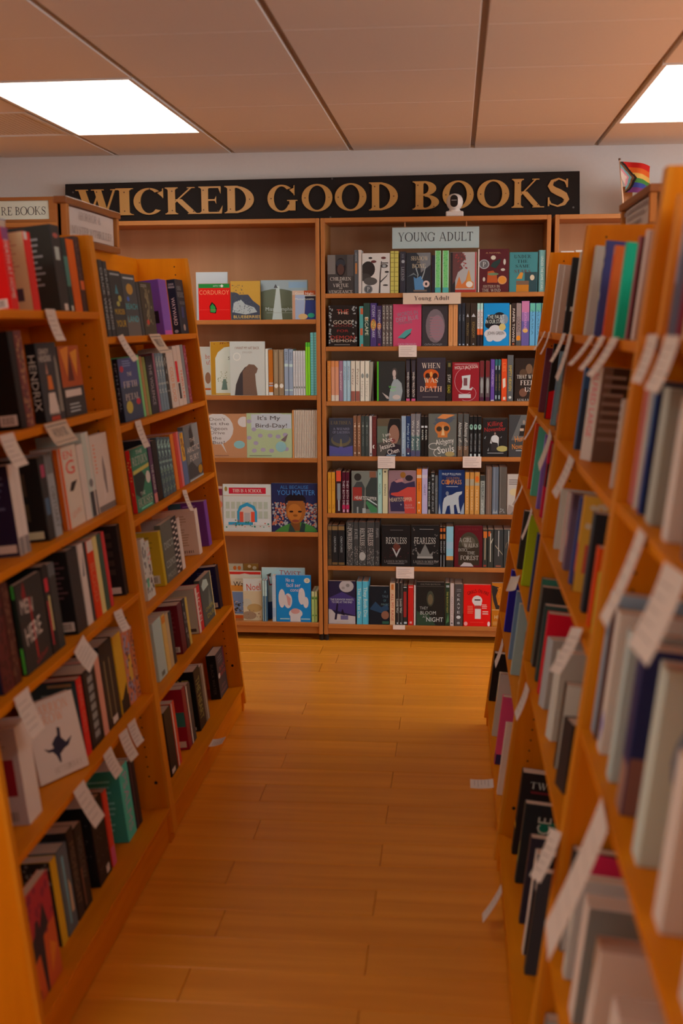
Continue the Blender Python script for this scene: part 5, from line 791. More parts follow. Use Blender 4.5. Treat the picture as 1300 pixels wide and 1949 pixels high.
["paperback","S",[0.025,5.893,0.0904],0,0,0,0.135,0.0408,0.2186,5132372,[["t","C",0.5,0.74,0.36,0.06,13097702,"b",0],["t","R",0.5,0.63,0.36,0.06,13097702,"b",0],["t","A",0.5,0.53,0.36,0.06,13097702,"b",0],["t","V",0.5,0.43,0.36,0.06,13097702,"b",0],["t","E",0.5,0.33,0.36,0.06,13097702,"b",0],["e",0.5,0.21,0.28,0.04,13097702],["e",0.5,0.07,0.2,0.03,10267573],["r",0.25,0.83,0.8,0.84,10267573],["r",0.25,0.87,0.8,0.88,10267573]],[],"wide charcoal spine with stacked pale letters, young adult case, lowest shelf",""],
["paperback","F",[0.1189,5.893,0.0904],0,0,0,0.1378,0.02,0.2173,14818845,[["e",0.5,0.62,0.19,0.12,14279919],["p",14279919,0.36,0.56,0.42,0.48,0.42,0.18,0.64,0.18,0.64,0.48,0.68,0.56],["r",0.42,0.42,0.64,0.5,11877946],["r",0.4,0.62,0.62,0.65,4404026],["t","GRRLS",0.3,0.82,0.36,0.08,4529693,"b",18],["t","ON FIRE",0.73,0.82,0.42,0.08,4529693,"b",-18],["n",0.14,0.3,0.36,0.5,5,15437433],["n",0.68,0.42,0.9,0.54,3,15717845],["n",0.7,0.28,0.92,0.38,2,15724527],["e",0.08,0.06,0.07,0.05,15707058],["e",0.94,0.06,0.05,0.06,15720428],["r",0.25,0.09,0.75,0.1,15685707]],[],"bright red face-out paperback with a raised white fist, young adult case, lowest shelf",""],
["paperback","F",[0.2273,5.893,0.0904],0,0,0,0.0697,0.02,0.2271,12483619,[["p",3354932,0,0.95,0.5,0.9,0.3,0.7,0.45,0.5,0.8,0.45,0.6,0.4,0.3,0.4,0.1,0.6,0,0.8],["d",20,0.4,0.5,0.95,0.9,0.1,14259764,4],["r",0,0.38,1,0.39,14276007],["t","HERO",0.62,0.22,0.8,0.08,14868402,"b",0],["n",0.1,0.03,0.9,0.12,3,14267769]],[],"orange face-out paperback with a black silhouette beside the rack, young adult case, lowest shelf",""],
["picture_book","F",[-1.2335,5.983,1.6437],0,0,0,0.1619,0.012,0.2395,13427439,[["t","Nantucket",0.62,0.1,0.6,0.06,7963012,"b",-2]],[],"pale grey picture book standing behind the red cover, picture book case, top shelf",""],
["picture_book","F",[-1.2036,5.893,1.6437],0,0,0,0.1607,0.012,0.1791,14490909,[["r",0,0.88,1,1,2395717],["t","60TH YEAR",0.64,0.935,0.34,0.035,13691628,"b",0],["e",0.75,0.935,0.035,0.04,14872559],["t","CORDUROY",0.5,0.76,0.96,0.12,15702899,"b",0],["p",2170400,0.36,0.2,0.34,0.38,0.42,0.5,0.52,0.42,0.58,0.3,0.54,0.18],["p",3384145,0.37,0.22,0.37,0.38,0.44,0.45,0.52,0.36,0.54,0.24,0.5,0.2],["r",0,0.28,1,0.285,15690850]],[],"red picture book with a green top band, picture book case, top shelf",""],
["picture_book","F",[-1.0467,5.893,1.6437],0,0,0,0.1493,0.012,0.1904,13084235,[["p",4543080,0,0,1,0,1,0.35,0.75,0.5,0.6,0.65,0.3,0.65,0.2,0.7,0,0.72],["p",11453903,0.05,0.2,0.1,0.45,0.35,0.52,0.5,0.4,0.8,0.32,0.9,0.2,0.5,0.14],["d",60,0.02,0.18,0.8,0.5,0.035,5596537,7],["d",40,0.02,0.5,0.45,0.9,0.04,5594972,8],["t","BLUEBERRIES",0.55,0.08,0.92,0.075,14863731,"b",0]],[],"amber picture book with navy bushes and an amber title, picture book case, top shelf",""],
["picture_book","F",[-0.8562,5.923,1.6437],0,0,0,0.2379,0.012,0.1947,8886670,[["r",0,0.72,1,1,10270918],["r",0.6,0.8,1,0.95,9287899],["e",0.35,0.45,0.55,0.33,6912619],["r",0,0,1,0.35,6517345],["p",12507872,0.24,0,0.34,0.85,0.4,0.85,0.46,0],["p",5726056,0.28,0.8,0.32,0.9,0.37,0.8],["t","Miss Rumphius",0.42,0.27,0.64,0.09,12507872,"b",0],["r",0.12,0.17,0.72,0.18,10270130]],[],"grey-green picture book with a pale beam over a hill, picture book case, top shelf",""],
["picture_book","F",[-0.7523,5.893,1.6437],0,0,0,0.119,0.03,0.1415,11910072,[["r",0,0.0,0.12,1,13083530],["r",0,0.85,0.5,1,13680818],["r",0.5,0.85,1,1,11294766],["p",10468320,0.12,0,0.12,0.85,0.55,0.85,0.48,0],["p",3359620,0.5,0,0.56,0.66,1,0.66,1,0],["r",0.54,0.66,1,0.8,2763066],["t","Good Night",0.52,0.9,0.78,0.075,14872559,"b",0],["t","Massachusetts",0.52,0.71,0.8,0.07,14282735,"b",0],["e",0.45,0.1,0.2,0.1,13678724],["e",0.8,0.14,0.15,0.08,3384202]],[],"orange and blue board book with a torn-sky cover, picture book case, top shelf",""],
["picture_book","F",[-1.2779,5.943,1.2673],0,0,0,0.0756,0.012,0.2435,13688800,[["t","be",0.8,0.8,0.3,0.1,12479580,"b",0],["t","u!",0.84,0.68,0.24,0.1,12479580,"b",0],["r",0.5,0.1,1,0.14,13069364],["e",0.8,0.35,0.2,0.12,10254946]],[],"cream picture book with red lettering half hidden by the rack, picture book case, second shelf",""],
["picture_book","F",[-1.1459,5.913,1.2673],0,0,0,0.1801,0.012,0.2697,14282732,[["r",0,0,0.14,0.72,12490286],["p",12490286,0,0.6,0.13,0.68,0.22,0.8,0.4,0.89,0.62,0.91,1,0.91,1,1,0,1],["d",20,0.1,0.95,0.95,0.985,0.03,9062452,3],["t","Strega",0.72,0.69,0.42,0.06,3224372,"b",0],["t","Nona",0.76,0.6,0.34,0.06,3224372,"b",0],["p",6917770,0.3,0.1,0.36,0.3,0.44,0.3,0.48,0.1],["d",22,0.2,0.22,0.48,0.45,0.03,9086602,6],["r",0.14,0.0,0.9,0.04,13679475]],[],"cream picture book framed by an amber arch, picture book case, second shelf",""],
["picture_book","F",[-1.0427,5.893,1.2673],0,0,0,0.1789,0.012,0.2695,13295072,[["p",4539723,0.12,0,0.16,0.2,0.28,0.4,0.42,0.52,0.54,0.56,0.54,0],["p",7956316,0.36,0,0.36,0.45,0.54,0.58,0.7,0.57,0.8,0.5,0.76,0.42,0.72,0.4,0.74,0.2,0.78,0],["t","I WANT MY HAT BACK",0.5,0.88,0.7,0.05,9069916,"b",0],["t","JON KLASSEN",0.5,0.8,0.28,0.035,10266279,"b",0],["e",0.2,0.72,0.11,0.075,14872559],["e",0.2,0.72,0.085,0.058,13295072]],[],"beige picture book with a big brown mound and round medal, picture book case, second shelf",""],
["paperback","S",[-0.9443,5.893,1.2673],0,0,0,0.135,0.0141,0.2326,14544879,[],[],"white spine at the head of the slim row, picture book case, second shelf",""],
["paperback","S",[-0.9243,5.893,1.2673],0,0,0,0.135,0.0221,0.2273,12482350,[["r",0,0.2,1,0.23,10270944],["r",0,0,1,0.07,14281455],["r",0,0.26,1,0.28,13098991]],[],"burnt orange spine with pale bands, picture book case, second shelf",""],
["paperback","S",[-0.8979,5.893,1.2673],0,0,0,0.135,0.0242,0.2272,10260083,[["e",0.5,0.21,0.4,0.05,14872559],["r",0.4,0.3,0.6,0.95,11445904]],[],"tan spine with a white spot, picture book case, second shelf","tan white-spot spines, picture book case, second shelf"],
["paperback","S",[-0.8709,5.893,1.2673],0,0,0,0.135,0.0247,0.2271,10260083,[["e",0.5,0.21,0.4,0.05,14872559],["r",0.4,0.3,0.6,0.95,11445904]],[],"tan spine with a white spot, picture book case, second shelf","tan white-spot spines, picture book case, second shelf"],
["paperback","S",[-0.8452,5.893,1.2673],0,0,0,0.135,0.0202,0.2322,10007506,[["r",0,0.62,1,0.68,13101807],["v","BEAR",0.5,0.84,0.18,0.4,5596543,"b"],["r",0,0.1,1,0.13,13101807]],[],"blue-grey spine with a pale waist band, picture book case, second shelf","blue-grey waist-band spines, picture book case, second shelf"],
["paperback","S",[-0.8226,5.893,1.2673],0,0,0,0.135,0.0202,0.2295,10007506,[["r",0,0.62,1,0.68,13101807],["v","BEAR",0.5,0.84,0.18,0.4,5596543,"b"],["r",0,0.1,1,0.13,13101807]],[],"blue-grey spine with a pale waist band, picture book case, second shelf","blue-grey waist-band spines, picture book case, second shelf"],
["paperback","S",[-0.8051,5.893,1.2673],0,0,0,0.135,0.0111,0.2216,13688809,[["v","THIS IS NOT MY HAT",0.5,0.6,0.6,0.3,10266287,"b"],["r",0.2,0.16,0.8,0.2,6781561]],[],"slim white spine with tiny grey print, picture book case, second shelf","slim white picture book spines, picture book case, second shelf"],
["paperback","S",[-0.7926,5.893,1.2673],0,0,0,0.135,0.0111,0.2215,13688809,[["v","THIS IS NOT MY HAT",0.5,0.6,0.6,0.3,10266287,"b"],["r",0.2,0.16,0.8,0.2,6781561]],[],"slim white spine with tiny grey print, picture book case, second shelf","slim white picture book spines, picture book case, second shelf"],
["paperback","S",[-0.7801,5.893,1.2673],0,0,0,0.135,0.0111,0.2215,13688809,[["v","THIS IS NOT MY HAT",0.5,0.6,0.6,0.3,10266287,"b"],["r",0.2,0.16,0.8,0.2,6781561]],[],"slim white spine with tiny grey print, picture book case, second shelf","slim white picture book spines, picture book case, second shelf"],
["paperback","S",[-0.7676,5.893,1.2673],0,0,0,0.135,0.0111,0.2214,13688809,[["v","THIS IS NOT MY HAT",0.5,0.6,0.6,0.3,10266287,"b"],["r",0.2,0.16,0.8,0.2,6781561]],[],"slim white spine with tiny grey print, picture book case, second shelf","slim white picture book spines, picture book case, second shelf"],
["paperback","S",[-0.7551,5.893,1.2673],0,0,0,0.135,0.0111,0.2214,13688809,[["v","THIS IS NOT MY HAT",0.5,0.6,0.6,0.3,10266287,"b"],["r",0.2,0.16,0.8,0.2,6781561]],[],"slim white spine with tiny grey print, picture book case, second shelf","slim white picture book spines, picture book case, second shelf"],
["paperback","S",[-0.7426,5.893,1.2673],0,0,0,0.135,0.01,0.2629,9301818,[["r",0,0.92,1,1,5623109]],[],"lime green spine, picture book case, second shelf","lime green spines, picture book case, second shelf"],
["paperback","S",[-0.7306,5.893,1.2673],0,0,0,0.135,0.0103,0.2628,9301818,[["r",0,0.92,1,1,5623109]],[],"lime green spine, picture book case, second shelf","lime green spines, picture book case, second shelf"],
["paperback","S",[-0.7153,5.893,1.2673],0,0,0,0.135,0.0153,0.3119,6800847,[["g",24,9104111],["r",0.85,0,1,1,10285039]],[],"tall teal checked spine, picture book case, second shelf","tall teal checked spines, picture book case, second shelf"],
["paperback","S",[-0.6993,5.893,1.2673],0,0,0,0.135,0.0129,0.3118,6800847,[["g",24,9104111],["r",0.85,0,1,1,10285039]],[],"tall teal checked spine, picture book case, second shelf","tall teal checked spines, picture book case, second shelf"],
["picture_book","F",[-1.1571,5.893,0.9514],0,0,0,0.2082,0.012,0.2223,12490355,[["e",0.28,0.66,0.4,0.36,13950950],["p",13950950,0.4,0.34,0.5,0.1,0.34,0.34],["e",0.94,0.82,0.15,0.12,13950950],["t","Don't",0.28,0.88,0.4,0.07,6776685,"b",0],["t","let the",0.32,0.78,0.5,0.07,6776685,"b",0],["t","Pigeon",0.3,0.67,0.44,0.08,6776685,"b",0],["t","Drive",0.28,0.57,0.36,0.07,6776685,"b",0],["t","the",0.26,0.45,0.22,0.07,6776685,"b",0],["t","Bus!",0.3,0.35,0.3,0.07,6776685,"b",0],["r",0.2,0.04,0.55,0.055,9071714],["e",0.82,0.3,0.14,0.09,9096667]],[],"terracotta picture book with a big white speech bubble, picture book case, third shelf",""],
["picture_book","F",[-0.9376,5.893,0.9514],0,0,0,0.2323,0.012,0.2251,11653805,[["e",0.55,0.82,0.45,0.2,12638185],["r",0.1,0.66,1,0.98,12638185],["e",0.05,0.82,0.055,0.045,11054031],["e",0.16,0.64,0.055,0.045,11054031],["e",0.05,0.45,0.055,0.045,11054031],["e",0.2,0.33,0.055,0.045,11054031],["e",0.3,0.5,0.055,0.045,11054031],["e",0.52,0.5,0.055,0.045,11054031],["e",0.7,0.48,0.055,0.045,11054031],["e",0.16,0.16,0.055,0.045,11054031],["e",0.36,0.18,0.055,0.045,11054031],["e",0.55,0.16,0.055,0.045,11054031],["e",0.88,0.2,0.055,0.045,11054031],["e",0.86,0.52,0.055,0.045,11054031],["t","It's My",0.5,0.9,0.5,0.09,5593183,"b",0],["t","Bird-Day!",0.55,0.73,0.7,0.09,5593183,"b",0],["r",0.05,0.04,0.55,0.055,7964537],["p",7959161,0.76,0.4,0.92,0.54,0.86,0.36],["e",0.76,0.25,0.12,0.12,9489883]],[],"pale green picture book with lilac dots and a white cloud, picture book case, third shelf",""],
["paperback","S",[-0.8153,5.893,0.9514],0,0,0,0.135,0.008,0.2411,14263144,[],[],"thin orange spine at the head of the cream row, picture book case, third shelf",""],
["paperback","S",[-0.8057,5.893,0.9514],0,0,0,0.135,0.0077,0.2411,13684676,[["v","ELEPHANT AND PIGGIE",0.5,0.5,0.8,0.4,11908530,"b"]],[],"slim cream spine with pink print, picture book case, third shelf","slim cream picture book spines, picture book case, third shelf"],
["paperback","S",[-0.7967,5.893,0.9514],0,0,0,0.135,0.0077,0.2411,13684676,[["v","ELEPHANT AND PIGGIE",0.5,0.5,0.8,0.4,11908530,"b"]],[],"slim cream spine with pink print, picture book case, third shelf","slim cream picture book spines, picture book case, third shelf"],
["paperback","S",[-0.7877,5.893,0.9514],0,0,0,0.135,0.0077,0.2411,13684676,[["v","ELEPHANT AND PIGGIE",0.5,0.5,0.8,0.4,11908530,"b"]],[],"slim cream spine with pink print, picture book case, third shelf","slim cream picture book spines, picture book case, third shelf"],
["paperback","S",[-0.7787,5.893,0.9514],0,0,0,0.135,0.0077,0.2411,13684676,[["v","ELEPHANT AND PIGGIE",0.5,0.5,0.8,0.4,11908530,"b"]],[],"slim cream spine with pink print, picture book case, third shelf","slim cream picture book spines, picture book case, third shelf"],
["paperback","S",[-0.7697,5.893,0.9514],0,0,0,0.135,0.0077,0.2412,13684676,[["v","ELEPHANT AND PIGGIE",0.5,0.5,0.8,0.4,11908530,"b"]],[],"slim cream spine with pink print, picture book case, third shelf","slim cream picture book spines, picture book case, third shelf"],
["paperback","S",[-0.7607,5.893,0.9514],0,0,0,0.135,0.0077,0.2412,13684676,[["v","ELEPHANT AND PIGGIE",0.5,0.5,0.8,0.4,11908530,"b"]],[],"slim cream spine with pink print, picture book case, third shelf","slim cream picture book spines, picture book case, third shelf"],
["paperback","S",[-0.7517,5.893,0.9514],0,0,0,0.135,0.0077,0.2412,13684676,[["v","ELEPHANT AND PIGGIE",0.5,0.5,0.8,0.4,11908530,"b"]],[],"slim cream spine with pink print, picture book case, third shelf","slim cream picture book spines, picture book case, third shelf"],
["paperback","S",[-0.7428,5.893,0.9514],0,0,0,0.135,0.0077,0.2412,13684676,[["v","ELEPHANT AND PIGGIE",0.5,0.5,0.8,0.4,11908530,"b"]],[],"slim cream spine with pink print, picture book case, third shelf","slim cream picture book spines, picture book case, third shelf"],
["paperback","S",[-0.7338,5.893,0.9514],0,0,0,0.135,0.0077,0.2412,13684676,[["v","ELEPHANT AND PIGGIE",0.5,0.5,0.8,0.4,11908530,"b"]],[],"slim cream spine with pink print, picture book case, third shelf","slim cream picture book spines, picture book case, third shelf"],
["paperback","S",[-0.7248,5.893,0.9514],0,0,0,0.135,0.0077,0.2412,13684676,[["v","ELEPHANT AND PIGGIE",0.5,0.5,0.8,0.4,11908530,"b"]],[],"slim cream spine with pink print, picture book case, third shelf","slim cream picture book spines, picture book case, third shelf"],
["paperback","S",[-0.7158,5.893,0.9514],0,0,0,0.135,0.0077,0.2412,13684676,[["v","ELEPHANT AND PIGGIE",0.5,0.5,0.8,0.4,11908530,"b"]],[],"slim cream spine with pink print, picture book case, third shelf","slim cream picture book spines, picture book case, third shelf"],
["paperback","S",[-0.7068,5.893,0.9514],0,0,0,0.135,0.0077,0.2412,13684676,[["v","ELEPHANT AND PIGGIE",0.5,0.5,0.8,0.4,11908530,"b"]],[],"slim cream spine with pink print, picture book case, third shelf","slim cream picture book spines, picture book case, third shelf"],
["paperback","S",[-0.6978,5.893,0.9514],0,0,0,0.135,0.0077,0.2412,13684676,[["v","ELEPHANT AND PIGGIE",0.5,0.5,0.8,0.4,11908530,"b"]],[],"slim cream spine with pink print, picture book case, third shelf","slim cream picture book spines, picture book case, third shelf"],
["picture_book","F",[-1.2072,5.893,0.5701],0,0,0,0.0447,0.012,0.2324,12497069,[["r",0,0.8,1,0.95,7941707],["e",0.7,0.6,0.3,0.08,13072994]],[],"mostly hidden picture book with a wine band, picture book case, fourth shelf",""],
["picture_book","F",[-1.0583,5.893,0.5701],0,0,0,0.2492,0.012,0.2443,13427433,[["r",0.12,0.8,0.9,0.93,13052229],["t","THIS IS A SCHOOL",0.51,0.865,0.62,0.07,14872559,"s",0],["e",0.06,0.9,0.03,0.05,10260043],["r",0,0.755,1,0.765,12491652],["r",0.05,0.28,0.13,0.43,11652550],["r",0.05,0.48000000000000004,0.13,0.63,11652550],["r",0.165,0.28,0.245,0.43,11652550],["r",0.165,0.48000000000000004,0.245,0.63,11652550],["r",0.28,0.28,0.36,0.43,11652550],["r",0.28,0.48000000000000004,0.36,0.63,11652550],["r",0.395,0.28,0.47500000000000003,0.43,11652550],["r",0.395,0.48000000000000004,0.47500000000000003,0.63,11652550],["r",0.51,0.28,0.5900000000000001,0.43,11652550],["r",0.51,0.48000000000000004,0.5900000000000001,0.63,11652550],["r",0.6250000000000001,0.28,0.7050000000000001,0.43,11652550],["r",0.6250000000000001,0.48000000000000004,0.7050000000000001,0.63,11652550],["r",0.7400000000000001,0.28,0.8200000000000001,0.43,11652550],["r",0.7400000000000001,0.48000000000000004,0.8200000000000001,0.63,11652550],["r",0.8550000000000001,0.28,0.935,0.43,11652550],["r",0.8550000000000001,0.48000000000000004,0.935,0.63,11652550],["r",0,0.14,1,0.27,13690095],["r",0.1,0.14,0.62,0.2,3384283],["p",3384283,0.29,0.2,0.29,0.42,0.34,0.54,0.5,0.62,0.66,0.54,0.71,0.42,0.71,0.2],["p",13684687,0.34,0.2,0.34,0.42,0.4,0.5,0.5,0.54,0.6,0.5,0.66,0.42,0.66,0.2],["r",0.34,0.2,0.42,0.42,13655371],["r",0.58,0.2,0.66,0.42,14835013],["r",0.44,0.2,0.56,0.4,11450564],["d",16,0.04,0.08,0.96,0.24,0.04,3378820,3],["d",12,0.04,0.08,0.96,0.24,0.03,11885905,4],["r",0.1,0.03,0.9,0.035,13093589]],[],"white picture book with a red title ribbon and teal archway, picture book case, fourth shelf",""],
["picture_book","F",[-0.8135,5.893,0.5701],0,0,0,0.2364,0.012,0.2513,2765666,[["d",70,0,0.12,0.32,0.6,0.05,12482396,3],["d",50,0,0.1,0.34,0.6,0.05,10268862,4],["d",70,0.72,0.12,1,0.6,0.05,12482396,5],["d",50,0.72,0.1,1,0.6,0.05,10268862,6],["p",4755019,0.05,0,0.2,0.1,0.4,0.18,0.68,0.2,0.9,0.12,1,0.04,1,0],["r",0.42,0.02,0.62,0.22,7950382],["e",0.53,0.45,0.22,0.28,10250036],["e",0.5,0.4,0.16,0.18,12221498],["p",2170409,0.3,0.5,0.3,0.7,0.38,0.77,0.68,0.77,0.75,0.7,0.75,0.5,0.72,0.64,0.34,0.64],["e",0.43,0.42,0.045,0.02,2760221],["e",0.62,0.42,0.045,0.02,2760221],["e",0.52,0.23,0.08,0.025,9062458],["e",0.52,0.34,0.05,0.025,9066537],["p",3362123,0.36,0,0.4,0.18,0.48,0.08,0.52,0],["p",2900805,0.6,0,0.66,0.2,0.74,0.16,0.72,0],["t","ALL BECAUSE",0.5,0.92,0.62,0.07,4556757,"b",0],["t","YOU MATTER",0.54,0.81,0.84,0.1,5150444,"b",0]],[],"navy picture book with a child portrait and bold blue title, picture book case, fourth shelf",""],
["picture_book","F",[-1.1522,5.993,0.097],0,0,0,0.0952,0.012,0.2823,13094328,[["e",0.55,0.92,0.1,0.04,14252596],["e",0.8,0.92,0.1,0.04,14252596],["r",0,0,1,0.8,13090983]],[],"cream picture book peeking over, with orange frog eyes, picture book case, lowest shelf",""],
["picture_book","F",[-1.0622,5.993,0.097],0,0,0,0.0781,0.012,0.2835,10254906,[["e",0.4,0.95,0.12,0.03,14273959],["e",0.75,0.92,0.14,0.035,13684146]],[],"brown picture book peeking over, with pale dots, picture book case, lowest shelf",""],
["picture_book","F",[-1.0868,5.943,0.097],0,0,0,0.1723,0.012,0.2543,13949647,[["r",0,0.93,1,0.985,13053481],["p",13949647,0.1,0.9,0.9,0.9,0.5,0.95],["r",0,0.58,0.45,0.7,14262603],["r",0,0.1,0.5,0.56,7971814],["d",24,0.1,0.12,0.48,0.36,0.06,4408133,3],["d",14,0.1,0.12,0.48,0.36,0.05,13094363,4],["t","Walter",0.46,0.73,0.64,0.1,3354153,"b",0],["r",0,0,1,0.07,14840366],["r",0.2,0.83,0.6,0.835,6776156]],[],"cream picture book with red band and blue sky picture, picture book case, lowest shelf",""],
["picture_book","F",[-1.041,5.905,0.097],0,0,0,0.0991,0.012,0.224,13422002,[["r",0,0.7,1,1,13426662],["t","Noel",0.56,0.8,0.74,0.16,12469038,"b",4],["e",0.2,0.42,0.25,0.1,12503742],["e",0.6,0.3,0.4,0.1,11904627],["e",0.3,0.12,0.4,0.1,10260089],["d",10,0.1,0.05,0.9,0.25,0.08,9075821,4]],[],"sand-coloured picture book with red brush lettering, picture book case, lowest shelf",""],
["picture_book","F",[-0.884,5.943,0.097],0,0,0,0.2267,0.012,0.2738,11920623,[["t","TWIST",0.66,0.9,0.5,0.09,12475740,"b",-4],["t","L",0.2,0.76,0.1,0.2,10239569,"b",10],["p",2772362,0,0,1,0,1,0.4,0.4,0.36,0,0.32],["d",24,0.1,0.05,0.9,0.6,0.02,14282735,4],["p",4408133,0.1,0.86,0.22,0.9,0.2,0.82]],[],"pale blue picture book with colourful scattered capitals, picture book case, lowest shelf",""],
["paperback","S",[-0.9809,5.893,0.097],0,0,0,0.045,0.0104,0.2164,5143713,[["r",0,0.62,1,1,11920623],["r",0,0,0.25,1,12511983]],[],"slim slate blue spine under the pale blue cover, picture book case, lowest shelf","slim slate blue spines, picture book case, lowest shelf"],
["paperback","S",[-0.9685,5.893,0.097],0,0,0,0.045,0.0104,0.2166,5143713,[["r",0,0.62,1,1,11920623],["r",0,0,0.25,1,12511983]],[],"slim slate blue spine under the pale blue cover, picture book case, lowest shelf","slim slate blue spines, picture book case, lowest shelf"],
["paperback","S",[-0.9258,5.893,0.097],0,0,0,0.045,0.0187,0.2422,11916783,[["d",20,0.1,0.05,0.95,0.95,0.2,14282735,4],["r",0,0.1,1,0.3,10274287]],[],"white spotted spine beside the bright blue cover, picture book case, lowest shelf",""],
["picture_book","F",[-0.8243,5.893,0.097],0,0,0,0.1805,0.012,0.2464,1937897,[["e",0.16,0.5,0.1,0.2,13687526],["e",0.34,0.45,0.12,0.16,13687526],["p",13083559,0.28,0.6,0.42,0.5,0.4,0.34,0.34,0.36],["e",0.74,0.55,0.1,0.18,13687526],["e",0.86,0.42,0.08,0.12,13687526],["e",0.56,0.18,0.2,0.1,13687526],["e",0.55,0.23,0.13,0.06,13083559],["r",0.4,0,0.7,0.12,13687526],["t","No es",0.4,0.9,0.24,0.08,14868463,"b",0],["t","facil ser",0.5,0.79,0.42,0.08,14868463,"b",0],["t","conejo",0.58,0.69,0.34,0.08,14868463,"b",0],["e",0.9,0.89,0.09,0.055,13688789],["t","2",0.9,0.89,0.05,0.05,10260043,"b",0],["r",0.1,0.05,0.38,0.075,10279663],["r",0.72,0.05,0.98,0.075,10279663]],[],"bright blue picture book with long white ears, picture book case, lowest shelf",""],
["paperback","S",[-0.7235,5.893,0.097],0,0,0,0.135,0.0144,0.162,11064714,[["r",0,0.85,1,1,13098930],["e",0.5,0.78,0.4,0.04,5609035],["e",0.5,0.22,0.3,0.03,5609035]],[],"pale green spine with small leaf mark, picture book case, lowest shelf","pale green leaf-mark spines, picture book case, lowest shelf"],
["paperback","S",[-0.7074,5.893,0.097],0,0,0,0.135,0.0139,0.1623,11064714,[["r",0,0.85,1,1,13098930],["e",0.5,0.78,0.4,0.04,5609035],["e",0.5,0.22,0.3,0.03,5609035]],[],"pale green spine with small leaf mark, picture book case, lowest shelf","pale green leaf-mark spines, picture book case, lowest shelf"],
["paperback","S",[-1.0826,2.8653,1.6599],90,-6.4,0,0.15,0.0488,0.2037,15673641,[["v","DEATH AT HOME",0.5,0.5,0.7,0.5,15724527,"b"],["r",0,0.85,1,1,9852815]],[["r",0,0,1,1,15670557],["r",0.62,0.04,0.95,0.15,15724527],["b",0.66,0.055,0.91,0.135,5592924]],"bright red spine with cream letters, near left-side rack, top shelf",""],
["paperback","S",[-1.0826,3.0199,1.6599],90,-6.4,0,0.135,0.0502,0.2038,15675437,[["r",0.0,0.9,0.5,1,15724527]],[["r",0,0,1,1,15720628],["n",0.45,0.5,0.85,0.92,8,14201487],["r",0.6,0.14,0.85,0.3,5591395]],"red spine with a peach back cover, near left-side rack, top shelf",""],
["hardback","S",[-1.0826,3.2472,1.6599],90,-6.4,0,0.135,0.0759,0.2392,4145990,[["r",0.4,0.02,0.8,0.1,15724527],["r",0.2,0.6,0.7,0.75,12769752],["e",0.5,0.88,0.3,0.03,12741475]],[["r",0,0,1,1,4147014],["n",0.3,0.3,0.8,0.88,9,11059149]],"thick charcoal spine with a pale tag at its foot, near left-side rack, top shelf",""],
["paperback","S",[-1.0826,3.3089,1.6599],90,-6.4,0,0.135,0.0366,0.2092,2900806,[["r",0,0.35,1,0.75,5741463],["r",0.2,0.02,0.7,0.09,14741487]],[],"black and sea green spine, near left-side rack, top shelf",""],
["paperback","S",[-1.0826,3.3686,1.6599],90,-6.4,0,0.135,0.0622,0.2089,15692834,[],[],"plain orange-red spine, near left-side rack, top shelf",""],
["paperback","S",[-1.0826,3.4303,1.6599],90,-6.4,0,0.135,0.0447,0.2207,5589581,[["r",0.1,0.3,0.9,0.42,15697237],["d",30,0.1,0.45,0.9,0.95,0.14,8614258,2]],[],"brown spine with an orange patch, near left-side rack, top shelf",""],
["paperback","S",[-1.0513,2.8015,1.3749],90,-6.4,0,0.135,0.0387,0.2376,1908002,[],[["r",0,0,1,1,1907998],["r",0.62,0.04,0.95,0.15,15724527],["b",0.66,0.055,0.91,0.135,5592924]],"black spine with its barcode side out, near left-side rack, second shelf",""],
["paperback","S",[-1.0513,2.8489,1.3749],90,-6.4,0,0.135,0.0473,0.2386,8605005,[["d",40,0.05,0.03,0.95,0.97,0.25,12753778,2],["d",20,0.05,0.03,0.95,0.97,0.22,4142655,3]],[],"spine patterned in rust and tan, near left-side rack, second shelf",""],
["paperback","F",[-1.0513,3.0354,1.3749],90,-6.4,0,0.1537,0.0297,0.2057,4147281,[["t","GRADY",0.35,0.89,0.5,0.07,15724527,"b",0],["t","HENDRIX",0.38,0.8,0.6,0.08,15724527,"b",0],["p",12753807,0.32,0.6,0.38,0.76,0.44,0.6],["p",15436607,0.34,0.4,0.36,0.58,0.56,0.58,0.6,0.4],["p",15724527,0.22,0.1,0.3,0.36,0.62,0.36,0.72,0.1],["t","HOUSE",0.47,0.13,0.5,0.1,15724527,"b",0],["r",0.28,0.0,0.72,0.06,12734783],["p",9870231,0.78,0.1,0.82,0.8,0.88,0.84,0.95,0.7,0.97,0.1]],[["r",0,0,1,1,2302759],["v","HENDRIX",0.5,0.5,0.7,0.7,15462382,"b"]],"black face-out paperback with cream titles over a burning stack, near left-side rack, second shelf",""],
["paperback","F",[-1.0513,3.2122,1.3749],90,-6.4,0,0.1807,0.022,0.194,4278349,[["r",0,0.42,1,1,12739632],["p",15703871,0.1,0.95,0.3,0.55,0.5,1],["p",7026224,0.3,0.5,0.5,0.9,0.6,0.5],["p",15707199,0.55,0.9,0.75,0.55,0.9,0.95],["r",0.08,0.28,0.85,0.38,15724527],["n",0.2,0.05,0.8,0.2,3,12769767]],[],"face-out paperback with a fiery upper half and black foot, near left-side rack, second shelf",""],
["paperback","S",[-1.0194,2.669,1.0849],90,-6.4,0,0.135,0.0304,0.2178,15724527,[["r",0,0.7,1,1,15724527],["r",0,0,1,0.2,9869470]],[["r",0,0,1,1,2894157],["n",0.4,0.5,0.9,0.9,6,7041438],["r",0.4,0.04,0.95,0.13,15724527]],"pale pink spine with a white head, nearer of two, near left-side rack, third shelf",""],
